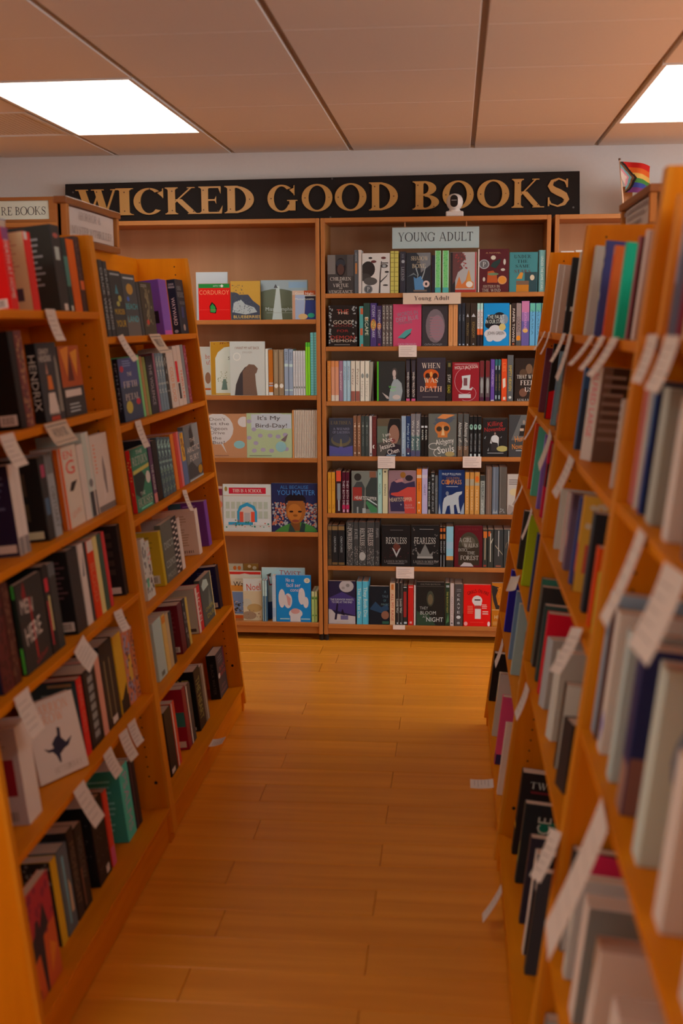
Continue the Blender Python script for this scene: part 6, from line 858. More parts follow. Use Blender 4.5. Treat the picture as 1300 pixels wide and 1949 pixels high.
["paperback","S",[-1.0194,2.7041,1.0849],90,-6.4,0,0.135,0.0312,0.2136,15724527,[["r",0,0.7,1,1,15724527],["r",0,0,1,0.2,9869470]],[],"pale pink spine with a white head, farther of two, near left-side rack, third shelf",""],
["paperback","S",[-1.0194,2.8756,1.0849],90,-6.4,0,0.135,0.0471,0.2132,3752004,[["r",0.2,0.75,0.8,0.9,12736385],["r",0.2,0.3,0.8,0.5,5734829]],[["r",0,0,1,1,2237221],["r",0.15,0.55,0.7,0.82,4932411],["r",0.15,0.25,0.7,0.46,5590331],["r",0.4,0.03,0.92,0.12,14740945]],"black spine with a red and blue mark, near left-side rack, third shelf",""],
["paperback","S",[-1.0194,2.9284,1.0849],90,-6.4,0,0.135,0.0487,0.2168,11321293,[["r",0,0.75,1,1,8425111],["v","OBITUARY",0.5,0.35,0.5,0.6,7043201,"b"]],[],"grey-white spine with black bands, near left-side rack, third shelf",""],
["paperback","F",[-1.0194,3.0768,1.0849],90,-6.4,0,0.1442,0.016,0.2176,15724519,[["r",0,0,0.14,1,15428381],["t","EN",0.5,0.9,0.5,0.09,15683910,"b",0],["t","G",0.55,0.74,0.5,0.17,15683910,"b",0],["p",2895924,0.35,0.45,0.5,0.55,0.85,0.56,0.7,0.5,0.55,0.44],["t","LEVIN",0.55,0.17,0.5,0.07,15709854,"b",8]],[["r",0,0,1,1,15693854]],"cream face-out paperback with red letters and a black bird, near left-side rack, third shelf",""],
["paperback","S",[-1.0194,3.1854,1.0849],90,-6.4,0,0.135,0.0524,0.2121,15462383,[["r",0,0,0.4,1,15724527]],[],"pale grey spine beside the cream bird cover, near left-side rack, third shelf",""],
["paperback","S",[-1.0194,3.247,1.0849],90,-6.4,0,0.135,0.0594,0.2403,14020591,[["r",0,0,1,0.3,4279640],["r",0.6,0,0.8,1,15724527],["e",0.4,0.4,0.3,0.05,8426142]],[],"tall silvery spine darkening to a black foot, near left-side rack, third shelf",""],
["paperback","F",[-1.0194,3.3654,1.0849],90,-6.4,0,0.1656,0.022,0.2247,15461095,[["p",9869470,0.45,0.2,0.5,0.6,0.58,0.72,0.66,0.5,0.62,0.22],["p",15724527,0.35,0.12,0.45,0.5,0.55,0.2],["r",0,0.0,1,0.08,8619400],["n",0.1,0.5,0.2,0.9,8,15698787]],[],"pinkish beige face-out paperback with a grey feather, near left-side rack, third shelf",""],
["paperback","S",[-0.9915,2.4702,0.8126],90,-6.4,0,0.135,0.0627,0.239,7026231,[["d",50,0.05,0.05,0.95,0.95,0.2,4270377,2]],[["r",0,0,1,1,2175061]],"dark red spine with mottled brown pattern, near left-side rack, fourth shelf",""],
["paperback","S",[-0.9915,2.5267,0.8126],90,-6.4,0,0.135,0.0422,0.2364,5714736,[["d",40,0.05,0.05,0.95,0.95,0.25,8412749,3]],[],"maroon spine with mottled brown pattern, near left-side rack, fourth shelf",""],
["paperback","F",[-0.9915,2.6719,0.8126],90,-6.4,0,0.1715,0.0129,0.2169,3751746,[["p",9842743,0.18,0.85,0.3,1,0.36,0.8,0.3,0.75],["t","MEN",0.32,0.72,0.44,0.16,15724527,"b",-6],["t","HERE",0.44,0.42,0.62,0.2,15724527,"b",6],["p",12726327,0.42,0.8,0.47,0.8,0.5,0.1,0.44,0.1],["t","author",0.62,0.1,0.5,0.06,12729670,"b",10]],[["r",0,0,1,1,2700848],["r",0.2,0.02,0.8,0.3,7073628],["r",0.2,0.85,0.8,1,5754972]],"black face-out paperback with smeared white and red lettering, near left-side rack, fourth shelf",""],
["paperback","S",[-0.9915,2.7857,0.8126],90,-6.4,0,0.135,0.0388,0.2241,3027767,[["r",0.2,0.1,0.4,0.6,14695765],["r",0.55,0.25,0.8,0.65,15724461],["r",0.2,0.7,0.8,0.85,14695765]],[],"black spine with red and yellow stripes, near left-side rack, fourth shelf",""],
["paperback","S",[-0.9915,2.834,0.8126],90,-6.4,0,0.135,0.0483,0.2195,4278861,[["r",0,0.85,1,1,7043201]],[],"charcoal spine with a grey head, near left-side rack, fourth shelf",""],
["hardback","S",[-0.9915,3.0027,0.8126],90,-6.4,0,0.135,0.0812,0.225,3751234,[],[["r",0,0,1,1,2434601],["n",0.5,0.42,0.92,0.9,8,7033180],["r",0.62,0.04,0.95,0.15,15724527],["b",0.66,0.055,0.91,0.135,5592924]],"thick black spine with its barcode side out, near left-side rack, fourth shelf",""],
["paperback","S",[-0.9915,3.0744,0.8126],90,-6.4,0,0.135,0.042,0.2243,15724527,[["p",8424343,0.2,0.6,0.8,0.9,0.6,0.6]],[],"white spine with a grey figure, near left-side rack, fourth shelf",""],
["paperback","S",[-0.9915,3.1104,0.8126],90,-6.4,0,0.135,0.0187,0.2219,4145994,[],[],"very thin black spine before the red one, near left-side rack, fourth shelf",""],
["paperback","S",[-0.9915,3.1525,0.8126],90,-6.4,0,0.135,0.054,0.2201,15682082,[["r",0,0.85,1,1,15724527],["v","BLOOD",0.5,0.45,0.5,0.7,15698787,"b"]],[],"red brush-lettered spine, near left-side rack, fourth shelf",""],
["paperback","S",[-0.9915,3.2029,0.8126],90,-6.4,0,0.135,0.0352,0.2213,15723941,[],[],"straw yellow spine, near left-side rack, fourth shelf",""],
["paperback","S",[-0.9915,3.2445,0.8126],90,-6.4,0,0.135,0.036,0.2214,4155228,[],[],"dark green spine with a pale edge, near left-side rack, fourth shelf",""],
["paperback","S",[-0.9915,3.2817,0.8126],90,-6.4,0,0.135,0.0261,0.221,14697293,[],[],"thin red spine, near left-side rack, fourth shelf",""],
["paperback","S",[-0.9915,3.4357,0.8126],90,-6.4,0,0.135,0.0337,0.2162,3552827,[],[["r",0,0,1,1,3026224],["r",0.12,0.3,0.85,0.38,4932418],["r",0.12,0.43,0.85,0.51,4932418],["r",0.12,0.56,0.85,0.64,4932418],["r",0.12,0.69,0.85,0.77,4932418],["r",0.12,0.8200000000000001,0.85,0.9,4932418],["r",0.4,0.03,0.92,0.12,15462383]],"dark brown spine at the divider with its barcode side out, near left-side rack, fourth shelf",""],
["hardback","S",[-0.9641,2.5214,0.4907],90,-6.4,0,0.16,0.0798,0.2331,15724527,[],[["r",0,0,1,1,12763082],["r",0.45,0.3,0.9,0.68,9839415],["n",0.4,0.75,0.9,0.92,4,9869470],["b",0.5,0.04,0.88,0.14,7039851]],"thick white spine, near left-side rack, fifth shelf",""],
["paperback","F",[-0.979,2.7752,0.4891],58,-6.4,7,0.155,0.022,0.203,15724527,[["t","CARRION",0.5,0.88,0.74,0.12,15709839,"n",0],["t","CROW",0.46,0.75,0.56,0.11,15709839,"n",0],["p",3948632,0.2,0.42,0.28,0.35,0.36,0.34,0.42,0.28,0.46,0.18,0.49,0.18,0.5,0.28,0.6,0.33,0.7,0.35,0.8,0.45,0.66,0.4,0.58,0.48,0.6,0.6,0.54,0.62,0.52,0.52,0.46,0.5,0.38,0.44,0.4,0.38,0.3,0.38],["t","HETTER",0.5,0.1,0.36,0.07,12763067,"n",0],["t","PERRY",0.75,0.1,0.3,0.07,12763067,"n",0]],[],"cream face-out paperback leaning back with orange title and black crow, near left-side rack, fifth shelf",""],
["paperback","S",[-0.9641,2.9304,0.4907],90,-6.4,0,0.135,0.0406,0.2127,15676983,[["v","FINAL GIRLS",0.5,0.6,0.6,0.6,15695474,"b"]],[["r",0,0,1,1,4152939],["n",0.25,0.2,0.85,0.86,9,9877186],["r",0.4,0.92,0.9,0.96,12759695]],"red spine with a dark teal back cover, near left-side rack, fifth shelf",""],
["paperback","S",[-0.9641,3.0138,0.4907],90,-6.4,0,0.135,0.1058,0.2138,2698032,[["r",0.25,0.05,0.75,0.95,4278093],["r",0.3,0.1,0.7,0.18,10334135],["r",0.3,0.22,0.7,0.3,10334135],["r",0.3,0.33999999999999997,0.7,0.42,10334135],["r",0.3,0.45999999999999996,0.7,0.54,10334135],["r",0.3,0.58,0.7,0.6599999999999999,10334135],["r",0.3,0.7,0.7,0.78,10334135],["r",0.3,0.82,0.7,0.8999999999999999,10334135]],[["r",0,0,1,1,2171175],["r",0.4,0.03,0.85,0.1,12767441]],"black spine with a film-strip of pale frames, near left-side rack, fifth shelf",""],
["paperback","S",[-0.9641,3.0924,0.4907],90,-6.4,0,0.135,0.0398,0.2206,15709861,[],[],"salmon pink spine, near left-side rack, fifth shelf",""],
["hardback","S",[-0.9641,3.1793,0.4907],90,-6.4,0,0.135,0.1221,0.242,3224375,[["r",0.2,0.1,0.28,0.8,9867890],["r",0.6,0.1,0.66,0.8,9867890],["r",0.3,0.02,0.7,0.1,15462383]],[["r",0,0,1,1,2500653]],"thick black spine with gilt lines, near left-side rack, fifth shelf",""],
["paperback","S",[-0.9641,3.2917,0.4907],90,-6.4,0,0.135,0.079,0.235,15714623,[["r",0,0,1,0.18,2895924],["p",2895924,0.2,0.18,0.9,0.34,0.9,0.18]],[],"mustard yellow spine with a black foot, near left-side rack, fifth shelf",""],
["paperback","S",[-0.9641,3.3732,0.4907],90,-6.4,0,0.135,0.0707,0.2245,14719097,[["d",40,0.05,0.03,0.95,0.97,0.25,11319008,2],["r",0.4,0.3,0.9,0.65,15716444],["d",20,0.05,0.03,0.95,0.9,0.2,7033180,3]],[],"orange and lilac patterned spine, near left-side rack, fifth shelf",""],
["paperback","S",[-0.9641,3.4371,0.4907],90,-6.4,0,0.135,0.031,0.2209,15443321,[["d",36,0.05,0.03,0.95,0.97,0.3,3752050,2],["d",16,0.05,0.03,0.95,0.97,0.25,15720628,3]],[],"orange and navy checked spine, near left-side rack, fifth shelf",""],
["paperback","F",[-0.913,2.4126,0.1179],90,-6.4,0,0.1903,0.022,0.2547,14709062,[["r",0,0.55,1,1,12731221],["d",24,0.0,0.5,1,1,0.12,9844309,2],["p",3552842,0.1,0.45,0.2,0.55,0.35,0.6,0.4,0.7,0.5,0.7,0.52,0.6,0.7,0.8,0.8,0.55,0.6,0.5,0.55,0,0.48,0,0.42,0.4,0.2,0.35],["p",15702079,0.7,0.1,0.75,0.4,0.95,0.3],["n",0.1,0.04,0.35,0.12,3,5584447]],[],"orange face-out paperback with red sky and black figure, near left-side rack, lowest shelf",""],
["paperback","S",[-0.9478,2.6348,0.114],90,-6.4,0,0.135,0.0392,0.2221,15715383,[],[["r",0,0,1,1,3553851],["d",40,0.1,0.7,0.95,0.98,0.08,8424335,2]],"yellow spine with a leafy black back cover, near left-side rack, lowest shelf",""],
["hardback","S",[-0.9478,2.6985,0.114],90,-6.4,0,0.135,0.0702,0.2226,6650764,[["p",8442095,0.3,0.1,0.45,0.1,0.5,0.9,0.3,0.9],["p",14733492,0.6,0.2,0.85,0.2,0.85,0.5,0.65,0.6]],[["r",0,0,1,1,6583935]],"thick grey spine with a blue and orange streak, near left-side rack, lowest shelf",""],
["paperback","S",[-0.9478,2.7665,0.114],90,-6.4,0,0.135,0.0472,0.2395,3487291,[["v","MIDNIGHT",0.5,0.5,0.7,0.6,8417635,"b"]],[["r",0,0,1,1,3026996]],"dark brown spine with bronze letters, near left-side rack, lowest shelf",""],
["paperback","S",[-0.9478,2.8244,0.114],90,-6.4,0,0.135,0.0581,0.2252,3026996,[["r",0.1,0.05,0.3,0.5,8609365],["v","HOLLOW",0.5,0.6,0.5,0.5,7039851,"b"]],[],"black spine beside the bronze-lettered one, near left-side rack, lowest shelf",""],
["hardback","S",[-0.9478,2.9794,0.114],90,-6.4,0,0.135,0.1088,0.2279,2500653,[["r",0.6,0.04,0.85,0.14,15724527],["d",20,0.1,0.1,0.9,0.9,0.08,5725795,2]],[["r",0,0,1,1,2237223],["d",20,0.5,0.3,0.9,0.8,0.06,4278093,4]],"thick black spine with a tiny white tag, near left-side rack, lowest shelf",""],
["paperback","S",[-0.9478,3.0628,0.114],90,-6.4,0,0.135,0.0359,0.2208,15421759,[["r",0,0,1,0.25,15428510]],[],"thin red spine with a pink foot, near left-side rack, lowest shelf",""],
["paperback","S",[-0.9478,3.2512,0.114],90,-6.4,0,0.135,0.0867,0.222,5761760,[["v","PSALMS",0.5,0.5,0.8,0.5,12764903,"b"]],[["r",0,0,1,1,4306605],["n",0.2,0.15,0.85,0.9,10,8450031]],"teal spine with pink lettering, near left-side rack, lowest shelf",""],
["paperback","S",[-0.9478,3.3176,0.114],90,-6.4,0,0.135,0.0264,0.2129,4142662,[],[],"thin plum spine at the divider, near left-side rack, lowest shelf",""],
["paperback","S",[-0.9478,3.3481,0.114],90,-6.4,0,0.135,0.0269,0.2079,3552831,[],[],"thin black spine at the divider, near left-side rack, lowest shelf",""],
["paperback","S",[-1.0745,3.637,1.5859],90,-6.4,0,0.135,0.0391,0.2393,4278865,[["v","CHUCK WENDIG",0.5,0.5,0.8,0.6,12769767,"b"]],[],"charcoal spine with white capitals, far left-side rack, top shelf","charcoal white-capital spines, far left-side rack, top shelf"],
["paperback","S",[-1.0745,3.6832,1.5859],90,-6.4,0,0.135,0.0401,0.2368,4278865,[["v","CHUCK WENDIG",0.5,0.5,0.8,0.6,12769767,"b"]],[],"charcoal spine with white capitals, far left-side rack, top shelf","charcoal white-capital spines, far left-side rack, top shelf"],
["paperback","F",[-1.0745,3.7769,1.5859],90,-6.4,0,0.134,0.022,0.2115,4476757,[["r",0.1,0.93,0.9,0.96,11322321],["p",5745866,0.35,0.65,0.5,0.8,0.65,0.65],["e",0.7,0.58,0.15,0.05,12766322],["e",0.5,0.5,0.14,0.04,12766322],["t","MURDER",0.55,0.38,0.84,0.08,15453247,"b",0],["t","YOUR",0.55,0.2,0.84,0.1,15453247,"b",0]],[],"dark face-out paperback with yellow title block and teal drop, far left-side rack, top shelf",""],
["paperback","F",[-1.0745,3.9336,1.5859],90,-6.4,0,0.165,0.022,0.2061,5727342,[["r",0,0,1,0.3,8027775],["r",0.1,0.92,0.9,0.95,12769767],["e",0.5,0.76,0.25,0.09,14202460],["t","BEACH",0.5,0.48,0.86,0.09,5755887,"b",0],["t","LAND",0.5,0.28,0.8,0.1,5755887,"b",0],["e",0.3,0.6,0.1,0.04,5735919]],[],"grey-black face-out paperback with cyan title and gold coin, far left-side rack, top shelf",""],
["paperback","S",[-1.0745,4.0409,1.5859],90,-6.4,0,0.135,0.0342,0.1835,4937568,[],[],"thin dark grey spine before the gold-vine cover, far left-side rack, top shelf","thin dark grey spines, far left-side rack, top shelf"],
["paperback","F",[-1.0745,4.1463,1.5859],90,-6.4,0,0.1609,0.022,0.187,5395533,[["p",8618347,0.3,0.2,0.5,0.5,0.4,0.8,0.6,0.9,0.7,0.6,0.5,0.3],["d",26,0.2,0.15,0.8,0.9,0.09,10329985,3],["e",0.35,0.25,0.12,0.05,14704205],["n",0.1,0.9,0.6,0.96,2,12767441]],[],"dark face-out paperback with gold vine and a red bird, far left-side rack, top shelf",""],
["paperback","S",[-1.0745,4.4026,1.5859],90,-6.4,0,0.135,0.1149,0.2052,9858031,[["r",0,0,1,0.08,14709231]],[["r",0,0,1,1,8609511],["r",0.6,0.22,0.9,0.44,2894150],["e",0.75,0.36,0.04,0.02,14741487]],"purple spine with a magenta foot, far left-side rack, top shelf",""],
["hardback","F",[-1.0745,4.6751,1.5859],90,-6.4,0,0.131,0.034,0.2148,3753816,[["t","CHUCK",0.42,0.84,0.56,0.07,12770799,"n",0],["t","WENDIG",0.52,0.72,0.86,0.09,12770799,"n",0],["t","WAYWARD",0.6,0.57,0.66,0.06,12768224,"n",0],["p",5004956,0.35,0.3,0.4,0.5,0.7,0.5,0.66,0.3],["e",0.5,0.12,0.14,0.06,12760756]],[["r",0,0,1,1,2502719],["v","WAYWARD",0.5,0.42,0.5,0.45,15724527,"b"],["t","CHUCK",0.5,0.91,0.7,0.035,15462383,"b",0],["t","WENDIG",0.5,0.86,0.8,0.035,15462383,"b",0],["e",0.45,0.06,0.25,0.03,9873595]],"black face-out hardback with blue light beam under white title, far left-side rack, top shelf",""],
["paperback","F",[-1.0448,3.7855,1.3159],90,-6.4,0,0.2248,0.019,0.203,4611713,[["r",0,0.55,1,1,5598125],["e",0.14,0.83,0.1,0.05,14176611],["n",0.2,0.86,0.7,0.97,3,9877230],["t","THE",0.5,0.74,0.24,0.06,15462383,"b",0],["t","FIFTH",0.5,0.58,0.74,0.1,15724527,"s",0],["t","PETAL",0.52,0.38,0.74,0.1,15724527,"s",0],["e",0.3,0.22,0.17,0.1,14209891],["e",0.8,0.28,0.12,0.05,14173027]],[["r",0,0,1,1,2436674],["v","FIFTH PETAL",0.5,0.55,0.75,0.4,10335960,"b"]],"slate blue face-out paperback with cream title and a yellow leaf, far left-side rack, second shelf",""],
["paperback","S",[-1.0448,3.9158,1.3159],90,-6.4,0,0.135,0.0261,0.2079,8449965,[],[],"thin leaf green spine, far left-side rack, second shelf",""],
["paperback","S",[-1.0448,3.9484,1.3159],90,-6.4,0,0.135,0.0307,0.2035,12753771,[],[],"thin copper brown spine, far left-side rack, second shelf",""],
["paperback","S",[-1.0448,3.9855,1.3159],90,-6.4,0,0.135,0.0348,0.2006,9877099,[],[],"thin olive spine, far left-side rack, second shelf",""],
["paperback","S",[-1.0448,4.0584,1.3159],90,-6.4,0,0.135,0.0951,0.2022,3553866,[["v","THE VIOLENCE",0.5,0.5,0.7,0.4,12764888,"b"]],[],"black spine with pale and pink lettering, far left-side rack, second shelf",""],
["paperback","S",[-1.0448,4.1273,1.3159],90,-6.4,0,0.135,0.0259,0.2096,11303070,[],[],"thin mauve spine, far left-side rack, second shelf",""],
["paperback","S",[-1.0448,4.1619,1.3159],90,-6.4,0,0.135,0.034,0.2087,8629450,[["d",24,0.1,0.3,0.9,0.97,0.3,14020591,2]],[],"grey-blue spine with white print, far left-side rack, second shelf","grey-blue white-print spines, far left-side rack, second shelf"],
["paperback","S",[-1.0448,4.2009,1.3159],90,-6.4,0,0.135,0.0347,0.2077,8629450,[["d",24,0.1,0.3,0.9,0.97,0.3,14020591,2]],[],"grey-blue spine with white print, far left-side rack, second shelf","grey-blue white-print spines, far left-side rack, second shelf"],
["paperback","S",[-1.0448,4.2407,1.3159],90,-6.4,0,0.135,0.0353,0.2067,8629450,[["d",24,0.1,0.3,0.9,0.97,0.3,14020591,2]],[],"grey-blue spine with white print, far left-side rack, second shelf","grey-blue white-print spines, far left-side rack, second shelf"],
["paperback","S",[-1.0448,4.2833,1.3159],90,-6.4,0,0.135,0.0401,0.2075,4145990,[["d",14,0.1,0.3,0.9,0.97,0.3,12767441,2]],[],"thin black speckled spine, far left-side rack, second shelf",""],
["paperback","S",[-1.0448,4.3629,1.3159],90,-6.4,0,0.135,0.101,0.2153,15724527,[["v","COLD BLOOD",0.5,0.4,0.6,0.5,15706233,"b"]],[],"white spine with orange letters, far left-side rack, second shelf",""],
["paperback","S",[-1.0448,4.4511,1.3159],90,-6.4,0,0.135,0.0565,0.2272,15724527,[["r",0.1,0.4,0.8,0.75,15411519],["r",0.3,0.12,0.9,0.38,2895927]],[],"white spine with a red block over a black one, far left-side rack, second shelf",""],
["paperback","S",[-1.0448,4.5137,1.3159],90,-6.4,0,0.135,0.0581,0.23,15724527,[["v","THRILLER",0.5,0.35,0.5,0.5,15687245,"b"]],[],"white spine with red capitals, far left-side rack, second shelf",""],
["paperback","S",[-1.0448,4.5709,1.3159],90,-6.4,0,0.135,0.0456,0.231,9873591,[],[],"thin grey spine next to the red-dotted edge, far left-side rack, second shelf",""],
["paperback","S",[-1.0448,4.6201,1.3159],90,-6.4,0,0.135,0.0418,0.228,11293035,[["d",16,0.1,0.05,0.9,0.95,0.3,14195636,2]],[],"thin dark red spine, far left-side rack, second shelf",""],
["paperback","F",[-1.0126,3.769,1.0229],90,-6.4,0,0.201,0.0175,0.2058,4168577,[["t","THE",0.5,0.93,0.4,0.06,14741487,"b",0],["t","RETURN",0.5,0.8,0.9,0.13,15724527,"n",0],["p",14014841,0,0.66,1,0.7,1,0.64,0,0.6],["p",2900806,0.0,0.6,0.5,0.62,0.7,0.5,0.3,0.2,0,0.3],["e",0.85,0.48,0.14,0.1,15462383],["t","THE",0.4,0.27,0.3,0.06,14741487,"b",0],["t","HOUSES",0.52,0.14,0.9,0.13,15724527,"n",0],["r",0.2,0.03,0.9,0.06,8450008]],[["r",0,0,1,1,15416639],["d",10,0.1,0.1,0.9,0.9,0.3,15724417,2]],"green face-out paperback with bold white bars of lettering, far left-side rack, third shelf",""],
["paperback","S",[-1.0126,3.9057,1.0229],90,-6.4,0,0.135,0.0424,0.2202,7032185,[["v","THE HOUSE",0.5,0.4,0.4,0.6,14740975,"b"],["r",0,0,1,0.15,14719127]],[["r",0,0,1,1,2897478]],"plum spine with pale capitals, far left-side rack, third shelf",""],
["paperback","S",[-1.0126,3.9681,1.0229],90,-6.4,0,0.135,0.066,0.2086,1908002,[],[],"jet black spine, far left-side rack, third shelf",""],
["paperback","S",[-1.0126,4.0297,1.0229],90,-6.4,0,0.135,0.0405,0.2136,5733263,[["d",26,0.1,0.45,0.9,0.97,0.26,11530223,2],["d",20,0.1,0.05,0.9,0.45,0.2,9883828,4]],[],"slate spine with white and green print, far left-side rack, third shelf","slate white-and-green print spines, far left-side rack, third shelf"],
["paperback","S",[-1.0126,4.0753,1.0229],90,-6.4,0,0.135,0.0414,0.2092,5733263,[["d",26,0.1,0.45,0.9,0.97,0.26,11530223,2],["d",20,0.1,0.05,0.9,0.45,0.2,9883828,4]],[],"slate spine with white and green print, far left-side rack, third shelf","slate white-and-green print spines, far left-side rack, third shelf"],
["paperback","S",[-1.0126,4.1219,1.0229],90,-6.4,0,0.135,0.0423,0.2047,5733263,[["d",26,0.1,0.45,0.9,0.97,0.26,11530223,2],["d",20,0.1,0.05,0.9,0.45,0.2,9883828,4]],[],"slate spine with white and green print, far left-side rack, third shelf","slate white-and-green print spines, far left-side rack, third shelf"],
["paperback","S",[-1.0126,4.1695,1.0229],90,-6.4,0,0.135,0.0433,0.2001,5733263,[["d",26,0.1,0.45,0.9,0.97,0.26,11530223,2],["d",20,0.1,0.05,0.9,0.45,0.2,9883828,4]],[],"slate spine with white and green print, far left-side rack, third shelf","slate white-and-green print spines, far left-side rack, third shelf"],
["paperback","S",[-1.0126,4.2261,1.0229],90,-6.4,0,0.135,0.0453,0.2063,15700528,[],[],"orange spine beside the deep red ones, far left-side rack, third shelf",""],
["paperback","S",[-1.0126,4.2748,1.0229],90,-6.4,0,0.135,0.042,0.2056,14699063,[],[],"deep red spine, far left-side rack, third shelf",""],
["paperback","S",[-1.0126,4.3157,1.0229],90,-6.4,0,0.135,0.0297,0.2058,15436695,[],[],"thin rose spine, far left-side rack, third shelf",""],
["paperback","S",[-1.0126,4.3711,1.0229],90,-6.4,0,0.135,0.0707,0.2007,7048906,[["r",0.1,0.45,0.9,0.98,15713855],["d",12,0.2,0.5,0.8,0.95,0.3,11305279,3]],[],"dusty blue spine with an orange block, far left-side rack, third shelf",""],
["paperback","F",[-1.0126,4.5407,1.0229],90,-6.4,0,0.2488,0.022,0.2141,8031127,[["p",4147021,0.3,0.6,0.35,0.9,0.5,1,0.6,0.8,0.62,0.6],["r",0.6,0.6,1,1,10334911],["t","THE",0.5,0.72,0.36,0.07,15724527,"b",0],["t","ARCTIC",0.5,0.56,0.86,0.1,15724527,"b",0],["t","FURY",0.52,0.4,0.62,0.11,15724527,"b",0],["p",4937568,0.0,0.3,0.3,0.35,0.6,0.2,1,0.25,1,0.05,0,0.05],["e",0.82,0.14,0.15,0.08,12754736],["r",0,0,1,0.03,12771567]],[],"grey face-out paperback with white title and a black figure, far left-side rack, third shelf",""],
["paperback","S",[-0.9834,3.67,0.7396],90,-6.4,0,0.135,0.0462,0.2009,14741487,[["d",20,0.1,0.1,0.9,0.95,0.35,7043201,2],["r",0.3,0.2,0.8,0.35,5623988]],[],"white spine with black chips, nearer of two, far left-side rack, fourth shelf",""],
["paperback","S",[-0.9834,3.7193,0.7396],90,-6.4,0,0.135,0.044,0.1848,14741487,[["d",16,0.1,0.1,0.9,0.7,0.35,5594723,3],["d",8,0.1,0.6,0.9,0.9,0.3,15441829,4]],[],"white spine with black chips, farther of two, far left-side rack, fourth shelf",""],
["paperback","S",[-0.9834,3.8861,0.7396],90,-6.4,0,0.17,0.0291,0.1904,14206512,[],[["r",0,0,1,1,14206519],["n",0.3,0.6,0.92,0.92,7,9866032],["r",0.55,0.05,0.92,0.2,14740967],["b",0.6,0.07,0.88,0.17,7039843]],"olive yellow spine with a lined yellow back cover, far left-side rack, fourth shelf",""],
["paperback","F",[-0.9834,4.0202,0.7396],90,-6.4,0,0.2224,0.022,0.2044,7174518,[["r",0.66,0,1,1,3421759],["r",0.68,0.02,0.82,0.055,15724527],["r",0.8400000000000001,0.07,0.98,0.10500000000000001,15724527],["r",0.68,0.12000000000000001,0.82,0.155,15724527],["r",0.8400000000000001,0.17,0.98,0.20500000000000002,15724527],["r",0.68,0.22,0.82,0.255,15724527],["r",0.8400000000000001,0.27,0.98,0.305,15724527],["r",0.68,0.32000000000000006,0.82,0.35500000000000004,15724527],["r",0.8400000000000001,0.37000000000000005,0.98,0.405,15724527],["r",0.68,0.42000000000000004,0.82,0.455,15724527],["r",0.8400000000000001,0.47000000000000003,0.98,0.505,15724527],["r",0.68,0.52,0.82,0.555,15724527],["r",0.8400000000000001,0.5700000000000001,0.98,0.6050000000000001,15724527],["r",0.68,0.6200000000000001,0.82,0.6550000000000001,15724527],["r",0.8400000000000001,0.67,0.98,0.7050000000000001,15724527],["r",0.68,0.7200000000000001,0.82,0.7550000000000001,15724527],["r",0.8400000000000001,0.77,0.98,0.805,15724527],["r",0.68,0.8200000000000001,0.82,0.8550000000000001,15724527],["r",0.8400000000000001,0.8700000000000001,0.98,0.9050000000000001,15724527],["r",0.68,0.92,0.82,0.9550000000000001,15724527],["t","DISCO",0.34,0.62,0.56,0.12,12768984,"b",0],["t","COSMOS",0.34,0.3,0.6,0.12,12768984,"b",0],["t","MOSS",0.3,0.1,0.5,0.09,11320507,"b",0]],[],"olive brown face-out paperback with checkered edge and pale title, far left-side rack, fourth shelf",""],
["paperback","S",[-0.9834,4.1615,0.7396],90,-6.4,0,0.135,0.0418,0.1904,15724527,[],[],"white spine behind the checkered cover, far left-side rack, fourth shelf",""],
["paperback","S",[-0.9834,4.4519,0.7396],90,-6.4,0,0.17,0.0476,0.1776,15724527,[],[["r",0,0,1,1,15724526],["n",0.15,0.2,0.85,0.9,12,13617599],["b",0.45,0.05,0.9,0.11,8422792]],"cream spine with a cream back cover of fine print, far left-side rack, fourth shelf",""],
["paperback","S",[-0.9834,4.6328,0.7396],90,-6.4,0,0.15,0.0514,0.1835,8606146,[],[["r",0,0,1,1,8080055],["r",0,0,0.35,1,4290718],["n",0.4,0.75,0.85,0.95,3,11308015],["r",0.35,0.1,0.55,0.22,15462383]],"purple spine with a teal edge, far left-side rack, fourth shelf",""],
["paperback","S",[-0.9607,3.727,0.4597],90,-6.4,0,0.135,0.1074,0.1978,12774127,[["r",0.3,0.04,0.7,0.12,7045497]],[["r",0,0,1,1,13233647]],"pale blue-grey spine with a small square tag, far left-side rack, fifth shelf",""],
["paperback","S",[-0.9607,3.811,0.4597],90,-6.4,0,0.135,0.0443,0.1946,15718785,[["r",0,0.85,1,0.97,15703863]],[],"amber cream spine, far left-side rack, fifth shelf",""],
["paperback","S",[-0.9607,3.8586,0.4597],90,-6.4,0,0.135,0.0415,0.1863,14208158,[],[],"tan spine, far left-side rack, fifth shelf",""],
["paperback","S",[-0.9607,3.9013,0.4597],90,-6.4,0,0.135,0.0345,0.1832,3554628,[],[],"thin black spine before the maroon one, far left-side rack, fifth shelf",""],
["paperback","S",[-0.9607,4.0415,0.4597],90,-6.4,0,0.15,0.0663,0.1793,7022903,[],[["r",0,0,1,1,8595767],["n",0.5,0.42,0.92,0.9,5,9847629],["r",0.62,0.04,0.95,0.15,15724527],["b",0.66,0.055,0.91,0.135,5592924]],"maroon spine with its barcode side out, far left-side rack, fifth shelf",""],
["paperback","S",[-0.9607,4.103,0.4597],90,-6.4,0,0.135,0.0467,0.1802,3554628,[["d",14,0.1,0.1,0.9,0.9,0.3,9871269,3]],[],"black spine with specks of type, far left-side rack, fifth shelf",""],
["paperback","S",[-0.9607,4.1465,0.4597],90,-6.4,0,0.135,0.03,0.1758,14734187,[],[],"thin straw spine, far left-side rack, fifth shelf",""],
